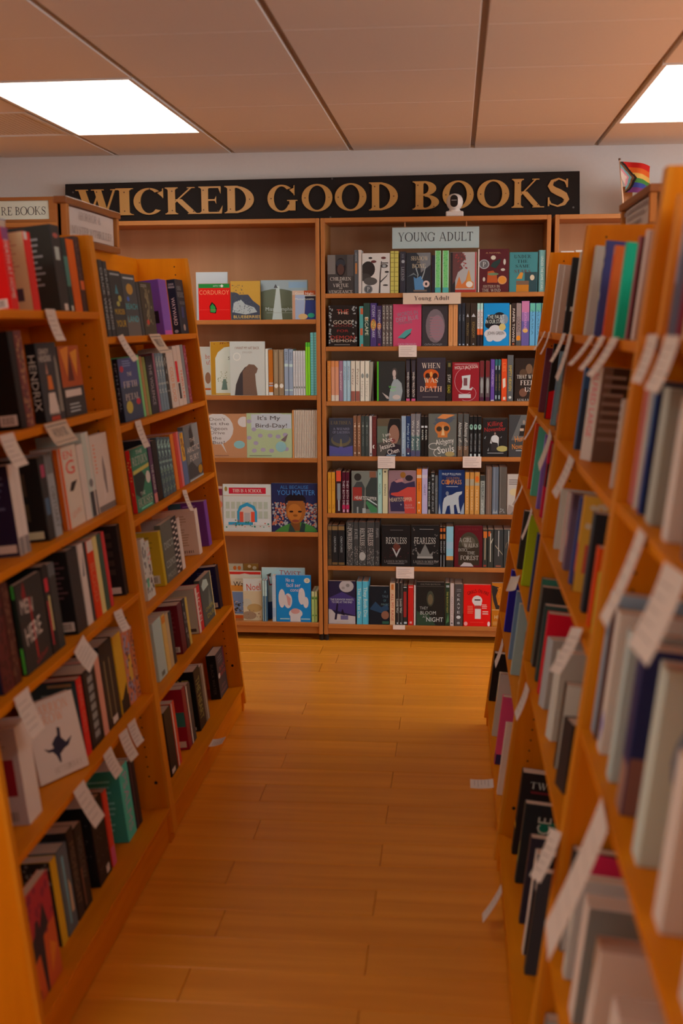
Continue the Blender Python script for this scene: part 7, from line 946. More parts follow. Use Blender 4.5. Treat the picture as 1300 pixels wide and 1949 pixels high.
["paperback","S",[-0.9607,4.3326,0.4597],90,-6.4,0,0.135,0.0852,0.1753,14169663,[["r",0,0,0.35,1,15462383],["v","HOTEL",0.5,0.5,0.7,0.5,15724527,"b"]],[["r",0,0,1,1,13228512],["r",0.75,0.05,0.92,0.12,5592939]],"red-lettered spine on a pale grey book, far left-side rack, fifth shelf",""],
["paperback","F",[-0.9607,4.4874,0.4597],90,-6.4,0,0.2033,0.022,0.1851,5729134,[["p",12774127,0.1,0.85,0.3,0.95,0.6,0.9,0.7,0.75,0.2,0.72],["p",8624279,0.5,0.3,0.7,0.7,0.8,0.3],["t","OVER",0.55,0.3,0.7,0.08,12764749,"b",0],["t","DUE",0.6,0.15,0.6,0.09,12764749,"b",0],["r",0.94,0,1,1,15461812]],[],"slate face-out paperback with a white cap and yellow letters, far left-side rack, fifth shelf",""],
["paperback","S",[-0.9607,4.7141,0.4597],90,-6.4,0,0.16,0.053,0.1785,2435899,[],[["r",0,0,1,1,2895979],["n",0.5,0.42,0.92,0.9,11,5594797],["r",0.62,0.04,0.95,0.15,15724527],["b",0.66,0.055,0.91,0.135,5592924]],"black spine with its navy barcode side out, far left-side rack, fifth shelf",""],
["paperback","S",[-0.9467,3.7857,0.104],90,-6.4,0,0.135,0.0918,0.2259,2895152,[["r",0.1,0.03,0.6,0.1,15462383]],[["r",0,0,1,1,2303271]],"black spine with a white foot tag, far left-side rack, lowest shelf",""],
["paperback","S",[-0.9467,3.8639,0.104],90,-6.4,0,0.135,0.0473,0.2262,15685439,[["r",0,0,0.3,1,15724527]],[],"red spine with a white stripe, far left-side rack, lowest shelf",""],
["paperback","S",[-0.9467,4.0306,0.104],90,-6.4,0,0.15,0.0512,0.2267,9840959,[],[["r",0,0,1,1,11282758],["r",0,0.38,1,0.62,3971223],["r",0.5,0.04,0.95,0.14,15462383]],"crimson spine with a green waist band on its back cover, far left-side rack, lowest shelf",""],
["paperback","S",[-0.9467,4.0944,0.104],90,-6.4,0,0.135,0.0661,0.2185,4147021,[["r",0,0,0.25,1,15462383]],[],"dark spine with a white edge, far left-side rack, lowest shelf",""],
["paperback","S",[-0.9467,4.2491,0.104],90,-6.4,0,0.15,0.0947,0.2322,2435115,[["v","THE HEART",0.5,0.5,0.7,0.6,9872739,"b"]],[["r",0,0,1,1,2237735],["t","HE",0.6,0.82,0.5,0.09,14216569,"b",0],["t","HU",0.6,0.68,0.4,0.07,12768875,"b",0],["r",0.5,0.1,0.6,0.5,12767419],["r",0.4,0.02,0.9,0.07,14741487]],"black spine with an olive lettered back cover, far left-side rack, lowest shelf",""],
["paperback","S",[-0.9467,4.3364,0.104],90,-6.4,0,0.135,0.0587,0.2187,8420210,[["r",0.5,0,0.75,1,12764859]],[],"umber spine with a pale edge, far left-side rack, lowest shelf",""],
["hardback","F",[-0.9467,4.664,0.104],90,-6.4,0,0.1532,0.042,0.1848,4868689,[["n",0.2,0.75,0.8,0.93,3,8422799],["t","BLACK",0.6,0.62,0.7,0.09,12734790,"b",0],["t","WATER",0.6,0.48,0.7,0.09,12734790,"b",0],["e",0.14,0.5,0.12,0.06,15462383],["t","JOHN",0.5,0.22,0.5,0.06,11305345,"b",0],["t","FARRIS",0.5,0.1,0.7,0.07,11305345,"b",0],["r",0.85,0.6,1,1,8402509]],[["r",0,0,1,1,2171689],["v","BLACK WATER",0.5,0.45,0.7,0.3,5592924,"b"]],"thick dark face-out hardback with red title and white oval seal, far left-side rack, lowest shelf",""],
["paperback","S",[0.3481,4.5017,1.5859],-90,6.4,0,0.135,0.0272,0.2498,15462383,[],[["r",0,0,1,1,12764874]],"pale fawn spine beside the end panel, far right-side rack, top shelf",""],
["paperback","S",[0.3481,4.234,1.5859],-90,6.4,0,0.135,0.0392,0.2334,14211544,[],[["r",0,0,1,1,13684429]],"fawn spine beside the black-chipped one, far right-side rack, top shelf",""],
["paperback","S",[0.3481,3.9617,1.5859],-90,6.4,0,0.135,0.0392,0.2459,3028543,[["r",0.2,0.3,0.7,0.36,14741487]],[["r",0.072,0.3,0.252,0.36,14741487]],"black spine with a white chip, far right-side rack, top shelf",""],
["paperback","S",[0.3481,3.7283,1.5859],-90,6.4,0,0.135,0.0272,0.2492,14741487,[],[["r",0,0,1,1,13226968]],"warm white spine at the divider, far right-side rack, top shelf",""],
["paperback","S",[0.3028,4.3812,1.299],-90,6.4,0,0.135,0.0232,0.2335,8606066,[["p",12760785,0.4,0.6,0.7,0.8,0.75,0.8,0.5,0.6]],[["p",12760785,0.144,0.6,0.252,0.8,0.27,0.8,0.18,0.6]],"plum spine with pale scratches, far right-side rack, second shelf",""],
["paperback","S",[0.3028,4.0818,1.299],-90,6.4,0,0.135,0.0392,0.254,2895924,[["v","RISING",0.5,0.68,0.5,0.7,5726571,"b"]],[["r",0,0,1,1,3026992],["p",15408425,0,0,0.8,0,0.8,0.3,0.3,0.42,0,0.36]],"black spine with a red lower cover, far right-side rack, second shelf",""],
["paperback","S",[0.3028,3.8129,1.299],-90,6.4,0,0.135,0.0232,0.235,7051458,[["r",0,0.0,0.3,1,9883887]],[["r",0.0,0.0,0.108,1,9883887]],"blue-grey spine, far right-side rack, second shelf",""],
["paperback","S",[0.3028,3.6244,1.299],-90,6.4,0,0.135,0.0312,0.2338,3488582,[["v","LIGHT BRINGER",0.5,0.55,0.7,0.4,12769771,"b"],["r",0.3,0.1,0.9,0.22,15680311]],[["v","LIGHT BRINGER",0.18,0.55,0.7,0.144,12769771,"b"],["r",0.108,0.1,0.324,0.22,15680311]],"black spine with white dots and a red foot, far right-side rack, second shelf",""],
["paperback","S",[0.2616,4.2766,1.0299],-90,6.4,0,0.135,0.0312,0.2378,15687223,[],[],"vermilion spine by the end panel, far right-side rack, third shelf",""],
["paperback","S",[0.2616,4.1055,1.0299],-90,6.4,0,0.135,0.0312,0.24,7073760,[["v","EMERALD",0.5,0.6,0.5,0.6,4299663,"b"]],[["r",0,0,1,1,7073760]],"mint green spine with dark print, far right-side rack, third shelf",""],
["paperback","S",[0.2616,3.8134,1.0299],-90,6.4,0,0.135,0.0312,0.24,9863663,[],[],"violet spine, far right-side rack, third shelf",""],
["paperback","S",[0.2616,3.6383,1.0299],-90,6.4,0,0.135,0.0352,0.24,14690652,[["r",0,0.4,1,0.7,2892592]],[["r",0.0,0.4,0.36,0.7,2892592]],"crimson and black spine, far right-side rack, third shelf",""],
["paperback","S",[0.2616,3.5218,1.0299],-90,6.4,0,0.135,0.0392,0.2374,15453364,[],[["r",0,0,1,1,15720650]],"peach spine with a fawn cover, far right-side rack, third shelf",""],
["paperback","S",[0.2224,4.1548,0.7605],-90,6.4,0,0.135,0.0392,0.2088,4145990,[],[],"near-black spine on the lime book’s far side, far right-side rack, fourth shelf",""],
["paperback","S",[0.2224,3.881,0.7605],-90,6.4,0,0.135,0.0272,0.239,12578608,[],[["r",0,0,1,1,12578608]],"lime green spine, far right-side rack, fourth shelf",""],
["paperback","S",[0.2224,3.5215,0.7605],-90,6.4,0,0.135,0.0312,0.24,2900879,[["a",0.5,0.7,0.3,0.06,0,300,0.05,8432879]],[["r",0,0,1,1,2900872]],"navy spine with a thin ring, far right-side rack, fourth shelf",""],
["paperback","S",[0.188,4.3388,0.4805],-90,6.4,0,0.135,0.0272,0.2357,3554798,[],[["r",0,0,1,1,3223757]],"royal blue spine, far right-side rack, fifth shelf",""],
["paperback","S",[0.188,3.9708,0.4805],-90,6.4,0,0.135,0.0272,0.239,8632046,[],[],"steel blue spine, far right-side rack, fifth shelf",""],
["paperback","S",[0.188,3.7889,0.4805],-90,6.4,0,0.135,0.0272,0.239,11526383,[],[],"pale grey-green spine, far right-side rack, fifth shelf",""],
["paperback","S",[0.188,3.4388,0.4805],-90,6.4,0,0.135,0.0232,0.235,7036501,[["r",0,0.7,1,0.75,15724527],["r",0,0.3,1,0.36,15724527]],[["r",0.0,0.7,0.36,0.75,15724527],["r",0.0,0.3,0.36,0.36,15724527]],"brown spine with cream stripes, far right-side rack, fifth shelf",""],
["paperback","S",[0.1437,4.617,0.1205],-90,6.4,0,0.135,0.0352,0.1985,2698032,[],[],"black spine by the end panel, far right-side rack, lowest shelf",""],
["paperback","S",[0.1437,4.2021,0.1205],-90,6.4,0,0.135,0.0272,0.239,14016721,[["r",0.2,0.0,0.5,0.6,15700557]],[["r",0,0,1,1,14215918]],"pale stone spine, far right-side rack, lowest shelf",""],
["paperback","S",[0.1437,3.9212,0.1205],-90,6.4,0,0.135,0.0312,0.243,15425182,[["r",0,0,1,0.15,3552882]],[["r",0.0,0,0.36,0.15,3552882]],"raspberry spine with a navy foot, far right-side rack, lowest shelf",""],
["paperback","S",[0.1437,3.6517,0.1205],-90,6.4,0,0.135,0.0272,0.239,15724527,[],[],"bone white spine, far right-side rack, lowest shelf",""],
["paperback","S",[0.3484,3.319,1.5879],-90,6.4,0,0.135,0.0492,0.2405,14741487,[["r",0.3,0,0.36,1,12768220],["r",0.6,0,0.64,1,15724527]],[["r",0,0,1,1,13689063]],"broad grey-white spine of rough pages, middle right-side rack, top shelf",""],
["paperback","S",[0.3484,3.0833,1.5879],-90,6.4,0,0.135,0.0352,0.2388,5004980,[["r",0,0,0.25,1,12775370],["e",0.6,0.86,0.22,0.05,15724527],["e",0.6,0.75,0.2,0.04,15724527],["e",0.6,0.42,0.22,0.05,15462383]],[["r",0,0,1,1,5004980]],"navy spine with white rounded letters and a sage edge, middle right-side rack, top shelf",""],
["paperback","S",[0.3484,2.8985,1.5879],-90,6.4,0,0.135,0.0272,0.2154,15692863,[["r",0,0,1,0.25,15683874],["r",0.6,0.9,1,1,15724527]],[["r",0,0,1,1,15433279]],"vermilion spine with a red foot, middle right-side rack, top shelf",""],
["paperback","S",[0.3484,2.7,1.5879],-90,6.4,0,0.135,0.0352,0.2098,2943690,[["r",0,0,0.2,1,12775392]],[["r",0,0,1,1,2218423],["d",9,0.3,0.1,0.9,0.9,0.08,12775392,3]],"emerald spine with pale scalloped edge, middle right-side rack, top shelf",""],
["paperback","S",[0.3484,2.5125,1.5879],-90,6.4,0,0.135,0.0232,0.2091,11496321,[],[["r",0,0,1,1,5712169]],"rose spine with a maroon cover, middle right-side rack, top shelf",""],
["paperback","S",[0.3484,2.4222,1.5879],-90,6.4,0,0.135,0.0232,0.2149,15724015,[],[["r",0,0,1,1,11309704]],"pale blush spine with a brown cover, middle right-side rack, top shelf",""],
["paperback","S",[0.3077,3.0982,1.2984],-90,6.4,0,0.135,0.0352,0.2101,4750260,[],[["r",0,0,1,1,3425116],["r",0,0.75,0.9,1,3563159],["t","THE",0.4,0.42,0.5,0.07,12771567,"b",0]],"dark blue spine with white capitals on its cover, middle right-side rack, second shelf",""],
["paperback","S",[0.3077,2.8375,1.2984],-56,6.4,0,0.16,0.0392,0.2237,15462383,[["v","ALFRED LARGE",0.5,0.6,0.7,0.5,15430039,"b"]],[["r",0,0,1,1,9870242],["r",0.2,0.7,1,1,5723996],["r",0.1,0.4,0.6,0.7,8421768],["n",0.05,0.2,0.6,0.95,8,12768224],["r",0.7,0.1,0.95,0.6,11319746],["r",0.5,0,1,0.3,4932420]],"white spine with red capitals and a photographic cover, middle right-side rack, second shelf",""],
["paperback","S",[0.3077,2.3617,1.2984],-90,6.4,0,0.135,0.0232,0.1762,14211544,[],[["r",0,0,1,1,12762292]],"fawn spine at the divider, middle right-side rack, second shelf",""],
["paperback","S",[0.2683,3.1807,1.019],-90,6.4,0,0.135,0.0232,0.1636,14741487,[["r",0.4,0,0.65,1,5748448]],[["r",0,0,1,1,14741487]],"white spine with a teal stripe, middle right-side rack, third shelf",""],
["paperback","S",[0.2683,3.0091,1.019],-90,6.4,0,0.135,0.0312,0.1797,15724527,[["r",0.7,0,1,1,12734819]],[["r",0.252,0,0.36,1,12734819]],"white spine with a red edge, middle right-side rack, third shelf",""],
["paperback","S",[0.2683,2.9125,1.019],-90,6.4,0,0.135,0.0392,0.1909,9864613,[["e",0.5,0.4,0.4,0.12,14726843]],[["r",0,0,1,1,8024471]],"mauve spine with a blush spot, middle right-side rack, third shelf",""],
["paperback","S",[0.2683,2.747,1.019],-90,6.4,0,0.135,0.0312,0.2062,3954605,[],[],"deep blue spine next to the amber one, middle right-side rack, third shelf",""],
["paperback","S",[0.2683,2.6693,1.019],-90,6.4,0,0.12,0.0312,0.2213,15712063,[["r",0,0.2,1,0.5,14709091],["r",0,0.1,1,0.2,7033202],["r",0,0,1,0.1,4932415]],[["r",0,0,1,1,15715413],["d",16,0.1,0.6,0.9,0.95,0.14,15724504,2],["r",0.1,0.2,0.8,0.5,14709084]],"amber spine with red and purple bands, middle right-side rack, third shelf",""],
["paperback","S",[0.2683,2.4774,1.019],-90,6.4,0,0.135,0.0392,0.2124,3754584,[],[["r",0,0,1,1,3028543],["d",10,0.3,0.1,0.9,0.4,0.1,14017518,3]],"gunmetal spine, middle right-side rack, third shelf",""],
["paperback","S",[0.2683,2.3544,1.019],-90,6.4,0,0.135,0.0352,0.1626,15685410,[],[["r",0,0,1,1,15687197]],"fluorescent red-orange spine, middle right-side rack, third shelf",""],
["paperback","S",[0.2683,2.286,1.019],-90,6.4,0,0.135,0.0186,0.1233,12775231,[],[],"thin lime spine at the divider, middle right-side rack, third shelf",""],
["paperback","S",[0.2234,3.33,0.654],-90,6.4,0,0.15,0.0272,0.2507,4296321,[],[["r",0,0,1,1,4627336],["e",0.4,0.45,0.2,0.12,15462353],["e",0.4,0.58,0.06,0.05,15720525],["r",0,0,1,0.22,3041131],["p",14020591,0.1,0.2,0.5,0.27,0.9,0.16,0.5,0.22]],"bottle green spine with a ship cover, middle right-side rack, fourth shelf",""],
["paperback","S",[0.2234,3.3003,0.654],-90,6.4,0,0.135,0.0312,0.2343,7039851,[],[["r",0,0,1,1,4145990]],"umber spine with fawn pages, middle right-side rack, fourth shelf",""],
["paperback","S",[0.2234,3.1611,0.654],-90,6.4,0,0.135,0.0312,0.2143,3757916,[],[["r",0,0,1,1,4156267]],"black-green spine, middle right-side rack, fourth shelf",""],
["paperback","S",[0.2234,3.0513,0.654],-90,6.4,0,0.135,0.0352,0.2196,15670598,[],[["r",0,0,1,1,15408447]],"scarlet spine, middle right-side rack, fourth shelf",""],
["paperback","S",[0.2234,2.929,0.654],-74,6.4,0,0.15,0.0392,0.1814,12966375,[],[["r",0,0,1,1,12307669]],"mouse grey spine, broad and tilted, middle right-side rack, fourth shelf",""],
["paperback","S",[0.2234,2.6969,0.654],-76,6.4,0,0.15,0.0392,0.2132,14741487,[],[["r",0,0,1,1,14019311]],"off-white spine with a stone cover, middle right-side rack, fourth shelf",""],
["paperback","S",[0.2234,2.5176,0.654],-90,6.4,0,0.135,0.0272,0.1927,2302761,[],[["r",0,0,1,1,14741487]],"black spine with an ivory cover, middle right-side rack, fourth shelf",""],
["hardback","S",[0.2234,2.3909,0.654],-78,6.4,0,0.16,0.0592,0.1501,3552827,[],[["r",0,0,1,1,3420983],["p",15675506,0.1,0.35,0.3,1,0.8,0.75,0.5,0.55]],"thick black spine with a shocking pink cover corner, middle right-side rack, fourth shelf",""],
["paperback","S",[0.2234,2.1718,0.654],-80,6.4,0,0.135,0.0388,0.1129,13689839,[["r",0,0,1,0.4,4933442]],[["r",0,0,1,1,13229547],["r",0,0,1,0.35,4933442]],"pale mushroom spine with a dark striped foot, middle right-side rack, fourth shelf",""],
["paperback","S",[0.1725,3.2373,0.1173],-90,6.4,0,0.14,0.0392,0.2478,2895152,[["r",0,0.3,1,0.36,15712063]],[["r",0,0,1,1,3026226],["t","TWO",0.45,0.86,0.55,0.08,13691631,"s",0],["r",0.2,0.76,0.8,0.79,8402502]],"black spine with orange notch and white cover capitals, middle right-side rack, lowest shelf",""],
["paperback","S",[0.1725,3.0545,0.1173],-90,6.4,0,0.14,0.0272,0.2298,4278861,[["p",12768092,0.3,0.2,0.8,0.3,0.7,0.5,0.4,0.5]],[["r",0,0,1,1,2897471],["r",0.3,0.45,1,0.8,2198393],["t","CE",0.4,0.75,0.34,0.16,13691631,"b",90]],"dark spine with a yellow flare and green cover, middle right-side rack, lowest shelf",""],
["paperback","S",[0.1725,2.8325,0.1173],-90,6.4,0,0.135,0.0272,0.2326,3553869,[],[["r",0,0,1,1,3421770]],"charcoal violet spine, middle right-side rack, lowest shelf",""],
["paperback","S",[0.1725,2.6827,0.1173],-90,6.4,0,0.135,0.0312,0.261,15462383,[],[["r",0,0,1,1,2435387]],"narrow white spine with a black cover, middle right-side rack, lowest shelf",""],
["paperback","S",[0.1725,2.5938,0.1173],-90,6.4,0,0.135,0.0272,0.2574,4147021,[["r",0.2,0.8,0.8,0.95,15462383]],[["r",0,0,1,1,4279644]],"graphite spine with a white tag, middle right-side rack, lowest shelf",""],
["paperback","S",[0.3397,2.062,1.599],-90,6.4,0,0.14,0.029,0.235,15705407,[],[["r",0,0,1,1,15702079]],"orange spine by the divider, near right-side rack, top shelf",""],
["paperback","S",[0.3397,1.962,1.599],-90,6.4,0,0.14,0.021,0.245,9872842,[["e",0.5,0.6,0.3,0.08,15462383],["r",0,0.0,1,0.35,5725810]],[["r",0,0,1,1,8621744]],"lilac-grey spine with a white lozenge, near right-side rack, top shelf",""],
["paperback","S",[0.3397,1.889,1.599],-90,6.4,0,0.14,0.011,0.24,9840966,[],[],"dark wine spine, near right-side rack, top shelf",""],
["paperback","S",[0.3397,1.823,1.599],-90,6.4,0,0.14,0.039,0.23,15717285,[],[["r",0,0,1,1,15716517]],"peach tan spine, near right-side rack, top shelf",""],
["paperback","S",[0.3397,1.698,1.599],-90,6.4,0,0.14,0.029,0.225,14720919,[],[["r",0,0,1,1,15453378]],"terracotta rose spine, near right-side rack, top shelf",""],
["paperback","S",[0.3397,1.571,1.599],-90,6.4,0,0.14,0.049,0.24,15462383,[],[],"cream spine after the rose one, near right-side rack, top shelf",""],
["paperback","S",[0.3397,1.399,1.599],-90,6.4,0,0.14,0.029,0.22,5735885,[],[],"denim blue spine, near right-side rack, top shelf",""],
["paperback","S",[0.3397,1.264,1.599],-90,6.4,0,0.14,0.039,0.23,15724527,[],[],"ivory spine, near right-side rack, top shelf",""],
["paperback","S",[0.3397,1.113,1.599],-90,6.4,0,0.14,0.029,0.22,9851213,[],[],"brick spine, near right-side rack, top shelf",""],
["paperback","S",[0.3397,0.947,1.599],-90,6.4,0,0.14,0.049,0.24,12771567,[],[],"ash grey spine, near right-side rack, top shelf",""],
["paperback","S",[0.304,2.084,1.309],-90,6.4,0,0.14,0.011,0.215,15440023,[["d",14,0.1,0.2,0.9,0.9,0.3,15724527,3]],[["d",14,0.036,0.2,0.324,0.9,0.108,15724527,3]],"rose spine by the divider, near right-side rack, second shelf",""],
["paperback","S",[0.304,2.032,1.309],-90,6.4,0,0.14,0.011,0.22,15462383,[],[],"white spine edging the blue one, near right-side rack, second shelf",""],
["paperback","S",[0.304,1.975,1.309],-90,6.4,0,0.14,0.021,0.22,2904485,[["r",0,0.5,0.4,1,5748463]],[["r",0,0,1,1,2173276]],"sapphire spine, near right-side rack, second shelf",""],
["paperback","S",[0.304,1.883,1.309],-90,6.4,0,0.14,0.049,0.215,12768209,[["r",0.3,0,0.34,1,10990772],["r",0.6,0,0.66,1,14216686]],[["r",0,0,1,1,11516340]],"putty spine, thickest by the sapphire one, near right-side rack, second shelf",""],
["paperback","S",[0.304,1.732,1.309],-90,6.4,0,0.14,0.039,0.21,15724527,[],[["r",0,0,1,1,15724527]],"blush white spine, near right-side rack, second shelf",""],
["paperback","S",[0.304,1.581,1.309],-90,6.4,0,0.14,0.029,0.22,8416107,[],[["r",0,0,1,1,3421773]],"cocoa spine, near right-side rack, second shelf",""],
["paperback","S",[0.304,1.436,1.309],-90,6.4,0,0.14,0.059,0.23,15462383,[],[],"pale khaki spine, near right-side rack, second shelf",""],
["paperback","S",[0.304,1.259,1.309],-90,6.4,0,0.14,0.049,0.22,4278883,[],[],"ink spine, near right-side rack, second shelf",""],
["paperback","S",[0.304,1.051,1.309],-90,6.4,0,0.14,0.049,0.23,14740975,[],[],"oatmeal spine, near right-side rack, second shelf",""],
["paperback","S",[0.2523,2.088,0.889],-90,6.4,0,0.14,0.029,0.26,11062507,[["r",0,0.7,1,0.95,8431050]],[["r",0,0,1,1,11325678]],"cool grey spine by the divider, near right-side rack, third shelf",""],
["paperback","S",[0.2523,2.054,0.889],-90,6.4,0,0.14,0.019,0.24,5718854,[],[["r",0,0,1,1,7029574]],"dark sienna spine second from the divider, near right-side rack, third shelf",""],
["paperback","S",[0.2523,1.992,0.889],-90,6.4,0,0.14,0.039,0.25,15462383,[["p",5729259,0.5,0.05,0.9,0.2,0.5,0.3,0.2,0.2]],[["r",0,0,1,1,15462383]],"white spine with a blue diamond, near right-side rack, third shelf",""],
["paperback","S",[0.2523,1.8645,0.889],-90,6.4,0,0.14,0.034,0.25,12969711,[],[["r",0,0,1,1,13297391]],"lavender spine, near right-side rack, third shelf",""],
["paperback","S",[0.2523,1.74,0.889],-90,6.4,0,0.14,0.049,0.26,3160950,[["r",0,0,1,0.3,11307905]],[["r",0,0,1,1,3227001],["r",0,0,1,0.35,9859435],["e",0.6,0.28,0.12,0.07,12724528]],"indigo spine with a brown foot, near right-side rack, third shelf",""],
["paperback","S",[0.2523,1.571,0.889],-90,6.4,0,0.14,0.049,0.28,14020591,[],[["r",0,0,1,1,14020591],["e",0.5,0.55,0.34,0.25,9877984],["e",0.5,0.6,0.12,0.08,15462383]],"silver spine with a grey medallion cover, near right-side rack, third shelf",""],
["paperback","S",[0.2523,1.389,0.889],-90,6.4,0,0.14,0.049,0.22,15724527,[],[["r",0,0,1,1,15724527]],"sand spine, near right-side rack, third shelf",""],
["paperback","S",[0.2523,1.207,0.889],-90,6.4,0,0.14,0.049,0.23,15724527,[],[],"shell white spine, near right-side rack, third shelf",""],
["paperback","S",[0.2523,1.025,0.889],-90,6.4,0,0.14,0.049,0.23,13994899,[],[],"rust pink spine, near right-side rack, third shelf",""],
["paperback","S",[0.2007,2.0775,0.469],-90,6.4,0,0.14,0.024,0.2,3751234,[],[["r",0,0,1,1,3421497],["r",0,0,1,0.3,13689839],["p",15678841,0.1,0.4,0.25,1,0.9,0.95,0.5,0.7]],"sable spine by the divider, near right-side rack, fourth shelf",""],
["paperback","S",[0.2007,1.984,0.469],-90,6.4,0,0.14,0.029,0.19,14740975,[["r",0,0.2,1,0.4,12767448]],[["r",0,0,1,1,13689067]],"buff spine with a pale band, near right-side rack, fourth shelf",""],
["paperback","S",[0.2007,1.857,0.469],-90,6.4,0,0.14,0.049,0.21,15724527,[],[["r",0,0,1,1,9873584]],"eggshell spine, near right-side rack, fourth shelf",""],
["paperback","S",[0.2007,1.701,0.469],-90,6.4,0,0.14,0.049,0.22,15724527,[],[["r",0,0,1,1,15724527]],"apricot cream spine, near right-side rack, fourth shelf",""],
["paperback","S",[0.2007,1.514,0.469],-90,6.4,0,0.14,0.059,0.23,15724527,[],[],"pearl spine, near right-side rack, fourth shelf",""],
["paperback","S",[0.2007,1.306,0.469],-90,6.4,0,0.14,0.059,0.22,15462383,[],[],"frost spine, near right-side rack, fourth shelf",""],
["paperback","S",[0.1576,2.075,0.119],-90,6.4,0,0.14,0.029,0.21,9868691,[],[["r",0,0,1,1,12307665]],"mushroom spine by the divider, near right-side rack, lowest shelf",""],
["paperback","S",[0.1576,1.971,0.119],-90,6.4,0,0.14,0.029,0.2,14018286,[],[["r",0,0,1,1,9870238]],"flax spine, near right-side rack, lowest shelf",""],
["paperback","S",[0.1576,1.8645,0.119],-90,6.4,0,0.14,0.034,0.215,15462383,[],[["r",0,0,1,1,5761775]],"milk white spine, near right-side rack, lowest shelf",""],
["paperback","S",[0.1576,1.745,0.119],-90,6.4,0,0.14,0.039,0.2,7053295,[],[["r",0,0,1,1,5741551]],"cornflower spine, near right-side rack, lowest shelf",""],
["paperback","S",[0.1576,1.61,0.119],-90,6.4,0,0.14,0.049,0.21,15724527,[],[],"snow white spine, near right-side rack, lowest shelf",""],
["paperback","S",[0.1576,1.436,0.119],-90,6.4,0,0.14,0.059,0.22,9870245,[],[],"clay spine, near right-side rack, lowest shelf",""],
["paperback","S",[0.1576,1.254,0.119],-90,6.4,0,0.14,0.059,0.22,15462383,[],[],"fog white spine, near right-side rack, lowest shelf",""],
["paperback","F",[-1.1353,2.8853,1.8664],90,0,90,0.15,0.02,0.11,2924527,[],[],"blue paperback lying flat on top of the red books, near left-side rack, top shelf",""],
["paperback","F",[0.5318,5.893,1.769],0,0,0,0.0633,0.02,0.1918,13686229,[["r",0,0,1,0.93,10239546]],[],"pale face-out book half hidden behind the rack, case under the flag, top shelf",""],
["paperback","F",[0.5995,5.893,1.769],0,0,0,0.0581,0.02,0.1959,13093577,[["r",0,0,1,0.93,10239546]],[],"cream face-out book half hidden behind the rack, case under the flag, top shelf",""]
]

